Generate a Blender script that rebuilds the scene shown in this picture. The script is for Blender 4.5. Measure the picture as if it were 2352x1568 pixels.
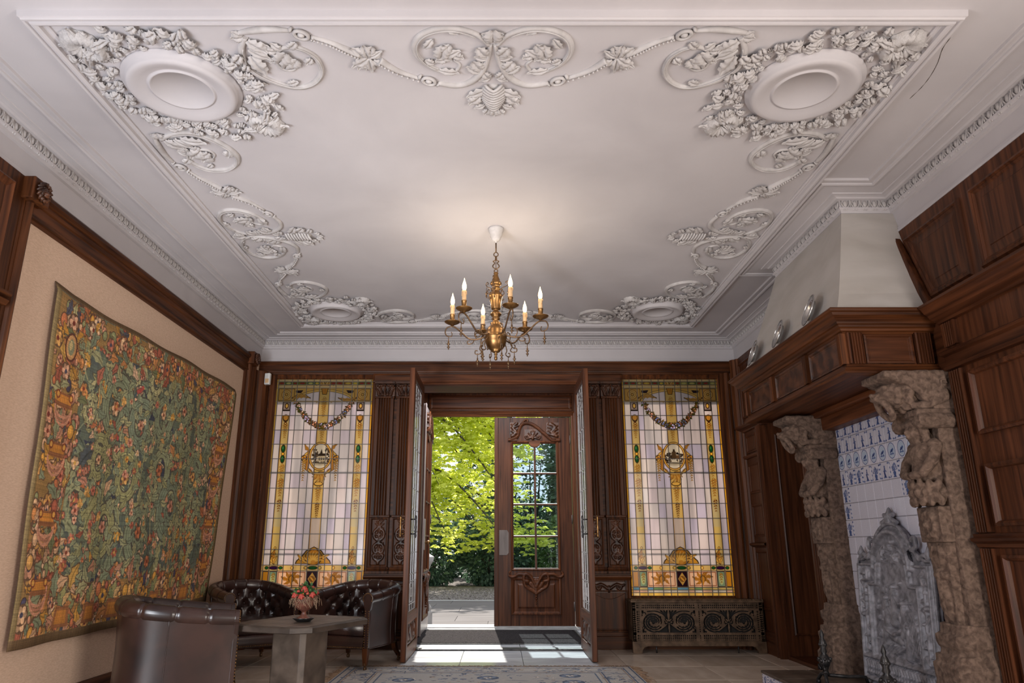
import bpy, bmesh, math, random
import numpy as np
from mathutils import Vector, Matrix
PI = math.pi
rnd = random.Random(7)
S = bpy.context.scene
COL = S.collection
for o in list(bpy.data.objects):
    bpy.data.objects.remove(o)

# ---------------------------------------------------------------- camera
F_PX, CX, CY, HEYE = 1645.0, 1148.0, 784.0, 1.05
cam_d = bpy.data.cameras.new('camera')
cam = bpy.data.objects.new('camera', cam_d)
COL.objects.link(cam)
cam_d.sensor_width = 36.0
cam_d.lens = 36.0 * F_PX / 2352.0
cam_d.shift_x = (1176.0 - CX) / 2352.0
cam_d.shift_y = 0.0
cam_d.clip_start = 0.05
cam_d.clip_end = 300
cam.location = (0, 0, HEYE)
cam.rotation_euler = (PI / 2 + math.atan2(473.0, F_PX), 0, 0)
S.camera = cam

# ---------------------------------------------------------------- light
S.view_settings.view_transform = 'Standard'
S.view_settings.look = 'None'
S.view_settings.gamma = 1.0
S.view_settings.use_curve_mapping = False
S.view_settings.exposure = 0.14
W = bpy.data.worlds.new('sky')
S.world = W
W.use_nodes = True
bg = W.node_tree.nodes['Background']
bg.inputs['Color'].default_value = (0.86, 0.93, 1.0, 1)
bg.inputs['Strength'].default_value = 1.25


def lamp(name, kind, loc, energy, color=(1, 1, 1), rot=(0, 0, 0), **kw):
    d = bpy.data.lights.new(name, kind)
    d.energy = energy
    d.color = color
    for k, v in kw.items():
        setattr(d, k, v)
    o = bpy.data.objects.new(name, d)
    COL.objects.link(o)
    o.location = loc
    o.rotation_euler = rot
    return o


# the sun stands beyond the garden, a little to the left, 42 degrees up
sun = lamp('sun', 'SUN', (-1, 20, 15), 9.0, (1, 0.95, 0.86), angle=0.008)
sun.rotation_euler = Vector((0.035, -0.743, -0.669)).to_track_quat('-Z', 'Y').to_euler()
# added area fill lamps at both sides of the hall, out of view
for nm, loc, en, col, d in (('left_fill', (-2.7, 1.6, 1.4), 145, (0.86, 0.92, 1.0), (0.50, 0.86, 0.02)), ('right_fill', (2.5, 0.6, 1.5), 170, (1.0, 0.93, 0.86), (-0.80, 0.60, 0.0))):
    o = lamp(nm, 'AREA', loc, en, col, shape='RECTANGLE', size=1.6, size_y=2.2)
    o.rotation_euler = Vector(d).to_track_quat('-Z', 'Y').to_euler()
for nm, p, t, en, col in (('left_ceiling_fill', (-2.6, 1.1, 0.9), (-0.9, 7.3, 3.1), 360, (0.94, 0.96, 1.0)), ('hall_ceiling_fill', (-1.25, 0.3, 0.9), (0.3, 7.3, 3.25), 380, (1.0, 0.97, 0.94))):  # added spots, out of view, that brighten the far ceiling
    o = lamp(nm, 'SPOT', p, en, col, spot_size=1.08, spot_blend=1.0, shadow_soft_size=0.35)
    o.rotation_euler = (Vector(t) - o.location).to_track_quat('-Z', 'Y').to_euler()
# added fill lamp in the vestibule, hidden above the door head
lamp('vestibule_fill', 'AREA', (0, 9.2, 3.19), 65, (0.88, 0.94, 1.0), (0, 0, 0), shape='RECTANGLE', size=1.7, size_y=0.7)


# ---------------------------------------------------------------- mesh helpers
class MB:
    def __init__(s):
        s.v, s.f, s.sm, s.uv = [], [], [], None

    def add(s, V, Fc, smooth=False):
        b = len(s.v)
        s.v.extend([tuple(p) for p in V])
        s.f.extend([tuple(i + b for i in f) for f in Fc])
        s.sm.extend([smooth] * len(Fc))
        return s

    def box(s, x0, x1, y0, y1, z0, z1, fr=None):
        P = [(x, y, z) for z in (z0, z1) for y in (y0, y1) for x in (x0, x1)]
        if fr:
            P = [fr(*p) for p in P]
        return s.add(P, [(0, 2, 3, 1), (4, 5, 7, 6), (0, 1, 5, 4), (2, 6, 7, 3), (0, 4, 6, 2), (1, 3, 7, 5)])

    def grid(s, rows, cu=False, cv=False, smooth=True):
        n, m = len(rows), len(rows[0])
        V = [p for r in rows for p in r]
        Fc = []
        for i in range(n if cv else n - 1):
            for j in range(m if cu else m - 1):
                i2, j2 = (i + 1) % n, (j + 1) % m
                Fc.append((i * m + j, i * m + j2, i2 * m + j2, i2 * m + j))
        return s.add(V, Fc, smooth)

    def lathe(s, prof, c=(0, 0, 0), seg=20, smooth=True, sx=1, sy=1, fr=None):
        rows = []
        for r, z in prof:
            row = []
            for k in range(seg):
                a = 2 * PI * k / seg
                p = (c[0] + sx * r * math.cos(a), c[1] + sy * r * math.sin(a), c[2] + z)
                row.append(fr(*p) if fr else p)
            rows.append(row)
        s.grid(rows, cu=True, smooth=smooth)
        b = len(s.v) - len(prof) * seg
        if prof[0][0] > 1e-4:
            s.f.append(tuple(b + k for k in range(seg))); s.sm.append(False)
        if prof[-1][0] > 1e-4:
            e = len(s.v) - seg
            s.f.append(tuple(e + k for k in range(seg))); s.sm.append(False)
        return s

    def ball(s, c, r, seg=12, rings=8, fr=None, rot=None):
        rx, ry, rz = (r, r, r) if not hasattr(r, '__len__') else r
        rows = []
        for i in range(rings + 1):
            t = PI * i / rings
            row = []
            for k in range(seg):
                a = 2 * PI * k / seg
                d = Vector((rx * math.sin(t) * math.cos(a), ry * math.sin(t) * math.sin(a), -rz * math.cos(t)))
                if rot:
                    d = rot @ d
                p = (c[0] + d.x, c[1] + d.y, c[2] + d.z)
                row.append(fr(*p) if fr else p)
            rows.append(row)
        return s.grid(rows, cu=True)

    def tube(s, pts, r, seg=8, closed=False, fr=None, smooth=True):
        pts = [Vector(fr(*p) if fr else p) for p in pts]
        n = len(pts)
        R = r if hasattr(r, '__len__') else [r] * n
        rows = []
        up = None
        for i in range(n):
            if closed:
                t = pts[(i + 1) % n] - pts[i - 1]
            else:
                t = pts[min(i + 1, n - 1)] - pts[max(i - 1, 0)]
            if t.length < 1e-9:
                t = Vector((0, 0, 1))
            t.normalize()
            if up is None:
                up = Vector((0, 0, 1)) if abs(t.z) < 0.9 else Vector((1, 0, 0))
            u = (up - t * up.dot(t))
            if u.length < 1e-6:
                u = t.orthogonal()
            u.normalize()
            up = u
            w = t.cross(u)
            rows.append([tuple(pts[i] + (u * math.cos(2 * PI * k / seg) + w * math.sin(2 * PI * k / seg)) * R[i]) for k in range(seg)])
        s.grid(rows, cu=True, cv=closed, smooth=smooth)
        if not closed:
            b = len(s.v) - n * seg
            s.f.append(tuple(b + k for k in range(seg))); s.sm.append(False)
            e = len(s.v) - seg
            s.f.append(tuple(e + k for k in range(seg))); s.sm.append(False)
        return s

    def rect(s, fr, a0, b0, a1, b1, prof, cap=True, smooth=False):
        """nested rectangles: prof = (inset, height) steps from the outer edge in."""
        rows = []
        for ins, h in prof:
            rows.append([fr(a0 + ins, b0 + ins, h), fr(a1 - ins, b0 + ins, h), fr(a1 - ins, b1 - ins, h), fr(a0 + ins, b1 - ins, h)])
        s.grid(rows, cu=True, smooth=smooth)
        if cap:
            e = len(s.v) - 4
            s.f.append((e, e + 1, e + 2, e + 3)); s.sm.append(False)
        return s

    def polyprof(s, fr, P, prof, cap=True):
        """as rect but for any convex outline (inset by mitred offset)."""
        rows = []
        for ins, h in prof:
            rows.append([fr(x, y, h) for x, y in offset_poly(P, -ins)])
        s.grid(rows, cu=True, smooth=False)
        if cap:
            m = len(P)
            e = len(s.v) - m
            s.f.append(tuple(range(e, e + m))); s.sm.append(False)
        return s

    def prism(s, poly, h0, h1, fr):
        m = len(poly)
        V = [fr(x, y, h0) for x, y in poly] + [fr(x, y, h1) for x, y in poly]
        Fc = [tuple(range(m)), tuple(range(m, 2 * m))] + [(i, (i + 1) % m, m + (i + 1) % m, m + i) for i in range(m)]
        return s.add(V, Fc)

    def sweep(s, path, prof, closed=False, smooth=False):
        """plan path, profile (offset to the left of travel, z), mitred."""
        rows = []
        for off, z in prof:
            rows.append([(x, y, z) for x, y in offset_path(path, off, closed)])
        return s.grid(rows, cu=closed, smooth=smooth)

    def relief(s, fr, a0, b0, a1, b1, Hm, amp, base=0.0):
        n, m = Hm.shape
        rows = []
        for i in range(n):
            b = b0 + (b1 - b0) * i / (n - 1)
            rows.append([fr(a0 + (a1 - a0) * j / (m - 1), b, base + amp * float(Hm[i, j])) for j in range(m)])
        return s.grid(rows)


def offset_path(P, d, closed):
    n = len(P)
    out = []
    for i in range(n):
        a = P[i - 1] if (closed or i > 0) else None
        c = P[(i + 1) % n] if (closed or i < n - 1) else None
        b = P[i]
        ns = []
        for p, q in ((a, b), (b, c)):
            if p is None or q is None:
                continue
            dx, dy = q[0] - p[0], q[1] - p[1]
            l = math.hypot(dx, dy)
            ns.append((-dy / l, dx / l))
        if len(ns) == 1:
            nx, ny = ns[0]
            k = 1
        else:
            nx, ny = ns[0][0] + ns[1][0], ns[0][1] + ns[1][1]
            k = 2.0 / max(nx * nx + ny * ny, 1e-6)
        out.append((b[0] + nx * d * k, b[1] + ny * d * k))
    return out


def offset_poly(P, d):
    area = sum(P[i][0] * P[(i + 1) % len(P)][1] - P[(i + 1) % len(P)][0] * P[i][1] for i in range(len(P)))
    return offset_path(P, -d if area > 0 else d, True)


def wpos(p):
    q = Vector((0, 0, 0))
    while p is not None:
        q += p.location
        p = p.parent
    return q


def obj(name, mb, mat, parent=None, org=None, bevel=0.0, kind=None, subsurf=0, recalc=True):
    """one mesh object from world coordinates; a child is written relative to its parent."""
    me = bpy.data.meshes.new(name)
    o0 = wpos(parent) if parent is not None else Vector(org or (0, 0, 0))
    A = np.array(mb.v, dtype=float) - np.array(o0)
    me.from_pydata(A.tolist(), [], mb.f)
    if recalc:
        b = bmesh.new(); b.from_mesh(me)
        bmesh.ops.recalc_face_normals(b, faces=b.faces)
        b.to_mesh(me); b.free()
    me.polygons.foreach_set('use_smooth', mb.sm)
    if mb.uv is not None:
        l = me.uv_layers.new(name='UVMap')
        for lp in me.loops:
            l.data[lp.index].uv = mb.uv[lp.vertex_index]
    me.materials.append(mat)
    o = bpy.data.objects.new(name, me)
    COL.objects.link(o)
    if parent is not None:
        o.parent = parent
    else:
        o.location = o0
    if bevel:
        m = o.modifiers.new('bevel', 'BEVEL'); m.width = bevel; m.segments = 2; m.limit_method = 'ANGLE'
    if subsurf:
        m = o.modifiers.new('sub', 'SUBSURF'); m.levels = subsurf; m.render_levels = subsurf
    if kind:
        o['kind'] = kind
    return o


def thing(name, label, cat, loc=(0, 0, 0), group=None, kind=None, parent=None):
    o = bpy.data.objects.new(name, None)
    o.empty_display_size = 0.05
    COL.objects.link(o)
    o.location = loc
    tag(o, label, cat, group, kind)
    return o


def part(name, parent, loc=None):
    o = bpy.data.objects.new(name, None)
    o.empty_display_size = 0.02
    COL.objects.link(o)
    o.parent = parent
    if loc is not None:
        o.location = Vector(loc) - wpos(parent)
    return o


def tag(o, label, cat, group=None, kind=None):
    if label:
        o['label'] = label
    if cat:
        o['category'] = cat
    if group:
        o['group'] = group
    if kind:
        o['kind'] = kind
    return o


def inst(src, parent, loc, rot=(0, 0, 0), sc=(1, 1, 1), name=None):
    """another object on the same mesh data."""
    o = src.copy()
    if name:
        o.name = name
    COL.objects.link(o)
    o.parent = parent
    o.location = Vector(loc) - (wpos(parent) if parent is not None else Vector((0, 0, 0)))
    o.rotation_euler = rot
    o.scale = sc
    return o


def mesh_of(name, mb, mat):
    """mesh data alone (first user is made by place())."""
    me = bpy.data.meshes.new(name)
    me.from_pydata(mb.v, [], mb.f)
    b = bmesh.new(); b.from_mesh(me)
    bmesh.ops.recalc_face_normals(b, faces=b.faces)
    b.to_mesh(me); b.free()
    me.polygons.foreach_set('use_smooth', mb.sm)
    if mb.uv is not None:
        l = me.uv_layers.new(name='UVMap')
        for lp in me.loops:
            l.data[lp.index].uv = mb.uv[lp.vertex_index]
    me.materials.append(mat)
    return me


def place(name, me, parent, M):
    """object on shared mesh data with a world matrix given before parenting (unrotated parents)."""
    o = bpy.data.objects.new(name, me)
    COL.objects.link(o)
    o.parent = parent
    M = M.copy()
    M.translation = M.translation - (wpos(parent) if parent is not None else Vector((0, 0, 0)))
    o.matrix_basis = M
    return o


def dup(root, loc, rz, label=None):
    """copy a thing with its parts and their sub-parts."""
    r = root.copy(); COL.objects.link(r)
    r.location = loc; r.rotation_euler = (0, 0, rz)
    if label:
        r['label'] = label
    for ch in list(root.children):
        c = ch.copy(); COL.objects.link(c); c.parent = r
        for g in list(ch.children):
            d = g.copy(); COL.objects.link(d); d.parent = c
    return r


# frames: (along, up, towards the room) -> world
YB, XL, XR, ZC = 8.33, -2.87, 2.82, 3.48


def fr_back(y=YB):
    return lambda a, b, n: (a, y - n, b)


def fr_left(x=XL):
    return lambda a, b, n: (x + n, a, b)


def fr_right(x=XR):
    return lambda a, b, n: (x - n, a, b)


def fr_ceil(z=ZC):
    return lambda a, b, n: (a, b, z - n)


def arc(cx, cy, r, a0, a1, n, ry=None):
    ry = r if ry is None else ry
    return [(cx + r * math.cos(a0 + (a1 - a0) * i / n), cy + ry * math.sin(a0 + (a1 - a0) * i / n)) for i in range(n + 1)]


def spiral(cx, cy, r0, r1, a0, turns, n=30):
    return [(cx + (r0 + (r1 - r0) * i / n) * math.cos(a0 + turns * 2 * PI * i / n),
             cy + (r0 + (r1 - r0) * i / n) * math.sin(a0 + turns * 2 * PI * i / n)) for i in range(n + 1)]


def smooth_path(P, n=6):
    """Catmull-Rom through points of any dimension."""
    P = [np.array(p, float) for p in P]
    out = []
    for i in range(len(P) - 1):
        p0, p1, p2, p3 = P[max(i - 1, 0)], P[i], P[i + 1], P[min(i + 2, len(P) - 1)]
        for k in range(n):
            t = k / n
            out.append(tuple(0.5 * ((2 * p1) + (-p0 + p2) * t + (2 * p0 - 5 * p1 + 4 * p2 - p3) * t * t + (-p0 + 3 * p1 - 3 * p2 + p3) * t ** 3)))
    out.append(tuple(P[-1]))
    return out


# ---------------------------------------------------------------- raster helpers (for woven, painted and printed surfaces)
class Ras:
    def __init__(s, w, h, bg):
        s.w, s.h = w, h
        s.a = np.empty((h, w, 3), float)
        s.a[:] = bg

    def box_(s, x0, y0, x1, y1):
        return max(int(x0), 0), max(int(y0), 0), min(int(x1) + 2, s.w), min(int(y1) + 2, s.h)

    def put(s, m, bx, col, al=1.0):
        x0, y0, x1, y1 = bx
        m = np.clip(m, 0, 1)[..., None] * al
        s.a[y0:y1, x0:x1] = s.a[y0:y1, x0:x1] * (1 - m) + np.array(col) * m

    def ell(s, cx, cy, rx, ry, col, rot=0, al=1.0):
        r = max(rx, ry) + 1
        bx = s.box_(cx - r, cy - r, cx + r, cy + r)
        if bx[2] <= bx[0] or bx[3] <= bx[1]:
            return
        Y, X = np.mgrid[bx[1]:bx[3], bx[0]:bx[2]]
        dx, dy = X - cx, Y - cy
        c, q = math.cos(rot), math.sin(rot)
        d = np.sqrt(((dx * c + dy * q) / rx) ** 2 + ((-dx * q + dy * c) / ry) ** 2)
        s.put((1 - d) * min(rx, ry) + 0.5, bx, col, al)

    def poly(s, P, col, al=1.0):
        P = np.array(P)
        bx = s.box_(P[:, 0].min() - 1, P[:, 1].min() - 1, P[:, 0].max() + 1, P[:, 1].max() + 1)
        if bx[2] <= bx[0] or bx[3] <= bx[1]:
            return
        Y, X = np.mgrid[bx[1]:bx[3], bx[0]:bx[2]].astype(float)
        ins = np.zeros(X.shape, bool)
        for i in range(len(P)):
            x1, y1 = P[i - 1]
            x2, y2 = P[i]
            if y1 == y2:
                continue
            c = ((y1 > Y) != (y2 > Y)) & (X < (x2 - x1) * (Y - y1) / (y2 - y1) + x1)
            ins ^= c
        s.put(ins.astype(float), bx, col, al)

    def line(s, P, r, col, al=1.0):
        n = len(P)
        Rr = r if hasattr(r, '__len__') else [r] * n
        for i in range(n - 1):
            (x1, y1), (x2, y2) = P[i], P[i + 1]
            rr = max(Rr[i], Rr[i + 1])
            bx = s.box_(min(x1, x2) - rr - 1, min(y1, y2) - rr - 1, max(x1, x2) + rr + 1, max(y1, y2) + rr + 1)
            if bx[2] <= bx[0] or bx[3] <= bx[1]:
                continue
            Y, X = np.mgrid[bx[1]:bx[3], bx[0]:bx[2]].astype(float)
            dx, dy = x2 - x1, y2 - y1
            L = dx * dx + dy * dy + 1e-9
            t = np.clip(((X - x1) * dx + (Y - y1) * dy) / L, 0, 1)
            d = np.hypot(X - x1 - t * dx, Y - y1 - t * dy)
            s.put(Rr[i] + (Rr[i + 1] - Rr[i]) * t - d + 0.5, bx, col, al)

    def leaf(s, x, y, L, Wd, ang, col, out=None, vein=None, lobes=3):
        """acanthus-like leaf from its base point."""
        up, dn = [], []
        N = lobes * 4
        for i in range(N + 1):
            t = i / N
            w = Wd * math.sin(PI * min(t * 0.92 + 0.06, 1)) ** 0.7 * (1 - 0.42 * abs(math.sin(PI * lobes * t)))
            bend = 0.12 * L * math.sin(PI * t)
            up.append((L * t, bend + w)); dn.append((L * t, bend - w))
        c, q = math.cos(ang), math.sin(ang)
        P = [(x + a * c - b * q, y + a * q + b * c) for a, b in up + dn[::-1]]
        if out is not None:
            m = np.mean(P, axis=0)
            s.poly([(m[0] + (p[0] - m[0]) * 1.16, m[1] + (p[1] - m[1]) * 1.16) for p in P], out)
        s.poly(P, col)
        if vein is not None:
            s.line([(x + L * t * c - 0.12 * L * math.sin(PI * t) * q, y + L * t * q + 0.12 * L * math.sin(PI * t) * c) for t in (0, .25, .5, .75, .95)], max(0.6, Wd * 0.10), vein)

    def flower(s, x, y, r, col, mid, out=None, n=6, a0=0.0):
        if out is not None:
            s.ell(x, y, r * 1.15, r * 1.15, out)
        for k in range(n):
            a = a0 + 2 * PI * k / n
            s.ell(x + 0.55 * r * math.cos(a), y + 0.55 * r * math.sin(a), 0.48 * r, 0.34 * r, [c * (0.85 + 0.3 * (k % 2)) for c in col], a)
        s.ell(x, y, 0.3 * r, 0.3 * r, mid)

    def image(s, name):
        im = bpy.data.images.new(name, s.w, s.h)
        px = np.ones((s.h, s.w, 4), np.float32)
        px[..., :3] = np.clip(s.a, 0, 1)
        im.pixels.foreach_set(px.ravel())
        im.pack()
        return im


def rgb(*c):
    return tuple(x / 255.0 for x in c)


def heights(w, h, strokes, asp=1.0):
    """height map 0..1 on a w x h grid; strokes = (points in 0..1 x 0..1, radius, height), radius in units of the height side."""
    Y, X = np.mgrid[0:h, 0:w]
    X = X / (w - 1) * asp
    Y = Y / (h - 1)
    Hm = np.zeros((h, w))
    for P, r, hh in strokes:
        n = len(P)
        Rr = r if hasattr(r, '__len__') else [r] * n
        if n == 1:
            P = [P[0], P[0]]; Rr = [Rr[0], Rr[0]]; n = 2
        for i in range(n - 1):
            x1, y1 = P[i][0] * asp, P[i][1]
            x2, y2 = P[i + 1][0] * asp, P[i + 1][1]
            dx, dy = x2 - x1, y2 - y1
            L = dx * dx + dy * dy + 1e-12
            t = np.clip(((X - x1) * dx + (Y - y1) * dy) / L, 0, 1)
            d = np.hypot(X - x1 - t * dx, Y - y1 - t * dy)
            q = d / (Rr[i] + (Rr[i + 1] - Rr[i]) * t + 1e-9)
            Hm = np.maximum(Hm, hh * np.sqrt(np.clip(1 - q * q, 0, 1)))
    return Hm


# ---------------------------------------------------------------- materials
def nodes(name):
    m = bpy.data.materials.new(name)
    m.use_nodes = True
    nt = m.node_tree
    return m, nt, nt.nodes['Principled BSDF']


def N(nt, kind, **kw):
    n = nt.nodes.new(kind)
    for k, v in kw.items():
        if k in n.inputs.keys() if hasattr(n, 'inputs') else False:
            n.inputs[k].default_value = v
        else:
            setattr(n, k, v)
    return n


def ramp(nt, stops):
    r = nt.nodes.new('ShaderNodeValToRGB')
    e = r.color_ramp.elements
    while len(e) < len(stops):
        e.new(0.5)
    for el, (p, c) in zip(e, stops):
        el.position = p
        el.color = (*c, 1)
    return r


def pm(name, c1, c2=None, scale=(8, 8, 8), rough=0.5, metal=0.0, bump=0.0, bdist=0.01, detail=5, coat=0.0, spec=None, lo=0.35, hi=0.65, perobj=0.0, space='Object'):
    """principled with two colours mixed by stretched noise."""
    m, nt, b = nodes(name)
    L = nt.links
    b.inputs['Roughness'].default_value = rough
    b.inputs['Metallic'].default_value = metal
    b.inputs['Coat Weight'].default_value = coat
    b.inputs['Coat Roughness'].default_value = 0.2
    if spec is not None:
        b.inputs['Specular IOR Level'].default_value = spec
    tc = N(nt, 'ShaderNodeTexCoord')
    mp = N(nt, 'ShaderNodeMapping')
    mp.inputs['Scale'].default_value = scale
    L.new(tc.outputs[space], mp.inputs['Vector'])
    nz = N(nt, 'ShaderNodeTexNoise')
    nz.inputs['Scale'].default_value = 1.0
    nz.inputs['Detail'].default_value = detail
    nz.inputs['Distortion'].default_value = 0.4
    L.new(mp.outputs[0], nz.inputs['Vector'])
    r = ramp(nt, [(lo, c1), (hi, c2 or c1)])
    L.new(nz.outputs['Fac'], r.inputs[0])
    out = r.outputs[0]
    if perobj:
        oi = N(nt, 'ShaderNodeObjectInfo')
        hsv = N(nt, 'ShaderNodeHueSaturation')
        ma = N(nt, 'ShaderNodeMapRange')
        ma.inputs['To Min'].default_value = 1 - perobj
        ma.inputs['To Max'].default_value = 1 + perobj
        L.new(oi.outputs['Random'], ma.inputs['Value'])
        L.new(ma.outputs[0], hsv.inputs['Value'])
        L.new(out, hsv.inputs['Color'])
        out = hsv.outputs[0]
    L.new(out, b.inputs['Base Color'])
    if bump:
        bp = N(nt, 'ShaderNodeBump')
        bp.inputs['Strength'].default_value = bump
        bp.inputs['Distance'].default_value = bdist
        L.new(nz.outputs['Fac'], bp.inputs['Height'])
        L.new(bp.outputs[0], b.inputs['Normal'])
    return m


def wood(name, axis, c1, c2, rough=0.46, coat=0.0, fine=1.0, perobj=0.12):
    sc = {'x': (1.6, 34, 34), 'y': (34, 1.6, 34), 'z': (34, 34, 1.6)}[axis]
    return pm(name, c1, c2, tuple(k * fine for k in sc), rough, bump=0.10, bdist=0.004, coat=coat, detail=6, lo=0.33, hi=0.7, perobj=perobj, spec=0.22)


WD1, WD2 = (0.024, 0.0068, 0.0023), (0.122, 0.038, 0.0110)
M = {}
for ax in 'xyz':
    M['wood_' + ax] = wood('stained_oak_' + ax, ax, WD1, WD2)
    M['woodr_' + ax] = wood('reddish_oak_' + ax, ax, (0.042, 0.0125, 0.0050), (0.150, 0.048, 0.0175), rough=0.42)
    M['woodm_' + ax] = wood('mahogany_' + ax, ax, (0.032, 0.0098, 0.0042), (0.112, 0.037, 0.0150), rough=0.40, coat=0.0)
M['carved'] = pm('carved_oak', (0.026, 0.0085, 0.0038), (0.105, 0.037, 0.0155), (12, 12, 12), 0.42)
M['plaster'] = pm('ceiling_plaster', (0.455, 0.425, 0.437), (0.52, 0.488, 0.50), (1.3, 1.3, 1.3), 0.85, bump=0.03, detail=8)
M['stucco'] = pm('ornament_plaster', (0.40, 0.372, 0.365), (0.50, 0.472, 0.468), (14, 14, 14), 0.8, bump=0.1, bdist=0.004)
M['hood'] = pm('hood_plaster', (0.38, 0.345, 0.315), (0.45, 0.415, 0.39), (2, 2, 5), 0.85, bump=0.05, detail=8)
M['fabric'] = pm('wall_linen', (0.56, 0.385, 0.275), (0.66, 0.47, 0.345), (40, 40, 160), 0.95, bump=0.25, bdist=0.002)
M['marble'] = pm('floor_marble', (0.56, 0.455, 0.37), (0.74, 0.625, 0.53), (7, 2.2, 4), 0.16, detail=9, perobj=0.10, lo=0.3, hi=0.75)
M['marble_pale'] = pm('threshold_marble', (0.48, 0.49, 0.52), (0.66, 0.67, 0.70), (2.4, 7, 4), 0.2, detail=9, perobj=0.06)
M['grout'] = pm('grout', (0.10, 0.085, 0.07), None, rough=0.9)
M['stone'] = pm('sandstone', (0.075, 0.046, 0.033), (0.185, 0.122, 0.090), (34, 34, 34), 0.95, bump=0.6, bdist=0.012, detail=10)
M['iron'] = pm('cast_iron', (0.14, 0.136, 0.152), (0.31, 0.302, 0.335), (22, 22, 22), 0.5, metal=0.2, bump=0.15, bdist=0.004, detail=9)
M['black_iron'] = pm('black_iron', (0.02, 0.02, 0.022), (0.06, 0.055, 0.055), (20, 20, 20), 0.4, metal=0.6, bump=0.2)
M['grille'] = pm('bronzed_iron', (0.050, 0.028, 0.015), (0.125, 0.075, 0.045), (12, 12, 12), 0.55, spec=0.25, bump=0.2)
M['dark'] = pm('dark_void', (0.012, 0.010, 0.009), None, rough=0.9)
M['brass'] = pm('aged_brass', (0.15, 0.075, 0.027), (0.29, 0.155, 0.056), (14, 14, 14), 0.36, metal=0.85)
M['brass_dark'] = pm('dark_brass', (0.085, 0.05, 0.028), (0.18, 0.105, 0.055), (20, 20, 20), 0.38, metal=0.75)
M['pewter'] = pm('pewter', (0.52, 0.52, 0.52), (0.68, 0.67, 0.66), (6, 6, 6), 0.22, metal=0.95)
M['steel'] = pm('steel_plate', (0.10, 0.078, 0.07), (0.15, 0.12, 0.11), (30, 30, 4), 0.5, metal=0.3)
M['leather'] = pm('brown_leather', (0.014, 0.0060, 0.0048), (0.038, 0.0155, 0.0115), (5, 5, 5), 0.30, coat=0.3, bump=0.06, bdist=0.004, detail=8)
M['slate'] = pm('slate_top', (0.045, 0.032, 0.024), (0.115, 0.084, 0.064), (7, 7, 7), 0.42, bump=0.25, bdist=0.004, detail=9, perobj=0.12)
M['slate_edge'] = pm('slate_dark', (0.032, 0.022, 0.016), (0.075, 0.054, 0.042), (6, 6, 10), 0.5, bump=0.3, bdist=0.005, detail=9)
M['candle'] = pm('candle_sleeve', (0.50, 0.30, 0.14), (0.66, 0.44, 0.24), (30, 30, 12), 0.6)
M['mat'] = pm('coir_mat', (0.010, 0.009, 0.0095), (0.055, 0.047, 0.048), (110, 110, 110), 0.95, spec=0.02, bump=0.8, bdist=0.006, detail=3)
M['white_plastic'] = pm('white_plastic', (0.72, 0.71, 0.68), None, rough=0.45)
M['white_stone'] = pm('white_stone', (0.26, 0.25, 0.245), (0.38, 0.37, 0.36), (6, 6, 6), 0.8, bump=0.2)
M['porch'] = pm('porch_stone', (0.115, 0.102, 0.10), (0.175, 0.158, 0.155), (0.7, 9, 4), 0.9, bump=0.15, detail=8, perobj=0.06, spec=0.08)
M['gravel'] = pm('gravel', (0.07, 0.058, 0.05), (0.26, 0.23, 0.215), (16, 16, 16), 0.95, spec=0.05, bump=1.0, bdist=0.03, detail=4)
M['bark'] = pm('bark', (0.035, 0.028, 0.022), (0.09, 0.075, 0.06), (12, 12, 3), 0.95, bump=0.8, bdist=0.02)
M['came'] = pm('lead_came', (0.075, 0.062, 0.05), (0.12, 0.10, 0.085), (20, 20, 20), 0.45, metal=0.5)
M['came_lit'] = pm('lead_came_lit', (0.50, 0.47, 0.47), (0.62, 0.59, 0.58), (20, 20, 20), 0.4, metal=0.3)  # white light on the inner doors' cames put into a pale lead colour
M['lit_wood'] = pm('lit_door_wood', (0.20, 0.155, 0.145), (0.36, 0.30, 0.285), (30, 30, 2), 0.35, coat=0.3)  # whitish sheen of light on the open outer leaf, put into its colour
M['facade'] = pm('facade_render', (0.46, 0.42, 0.37), (0.56, 0.52, 0.46), (3, 3, 3), 0.9)
M['red'] = pm('rose_petal', (0.26, 0.022, 0.016), (0.40, 0.06, 0.04), (30, 30, 30), 0.5)
M['bowl'] = pm('russet_bowl', (0.085, 0.028, 0.018), (0.19, 0.07, 0.045), (18, 18, 18), 0.5)
M['moss'] = pm('dry_moss', (0.17, 0.10, 0.058), (0.34, 0.22, 0.14), (40, 40, 40), 0.9)
M['black_glaze'] = pm('black_saucer', (0.012, 0.011, 0.011), None, rough=0.25)


def leafmat(name, c1, c2, trans=0.5, tint=(1, 1, 1)):
    m, nt, b = nodes(name)
    L = nt.links
    ge = N(nt, 'ShaderNodeNewGeometry')
    r = ramp(nt, [(0.0, c1), (1.0, c2)])
    L.new(ge.outputs['Random Per Island'], r.inputs[0])
    L.new(r.outputs[0], b.inputs['Base Color'])
    b.inputs['Roughness'].default_value = 0.5
    t = N(nt, 'ShaderNodeBsdfTranslucent')
    L.new(r.outputs[0], t.inputs['Color'])
    mx = N(nt, 'ShaderNodeMixShader')
    mx.inputs[0].default_value = trans
    L.new(b.outputs[0], mx.inputs[1])
    L.new(t.outputs[0], mx.inputs[2])
    L.new(mx.outputs[0], nt.nodes['Material Output'].inputs['Surface'])
    return m


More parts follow.
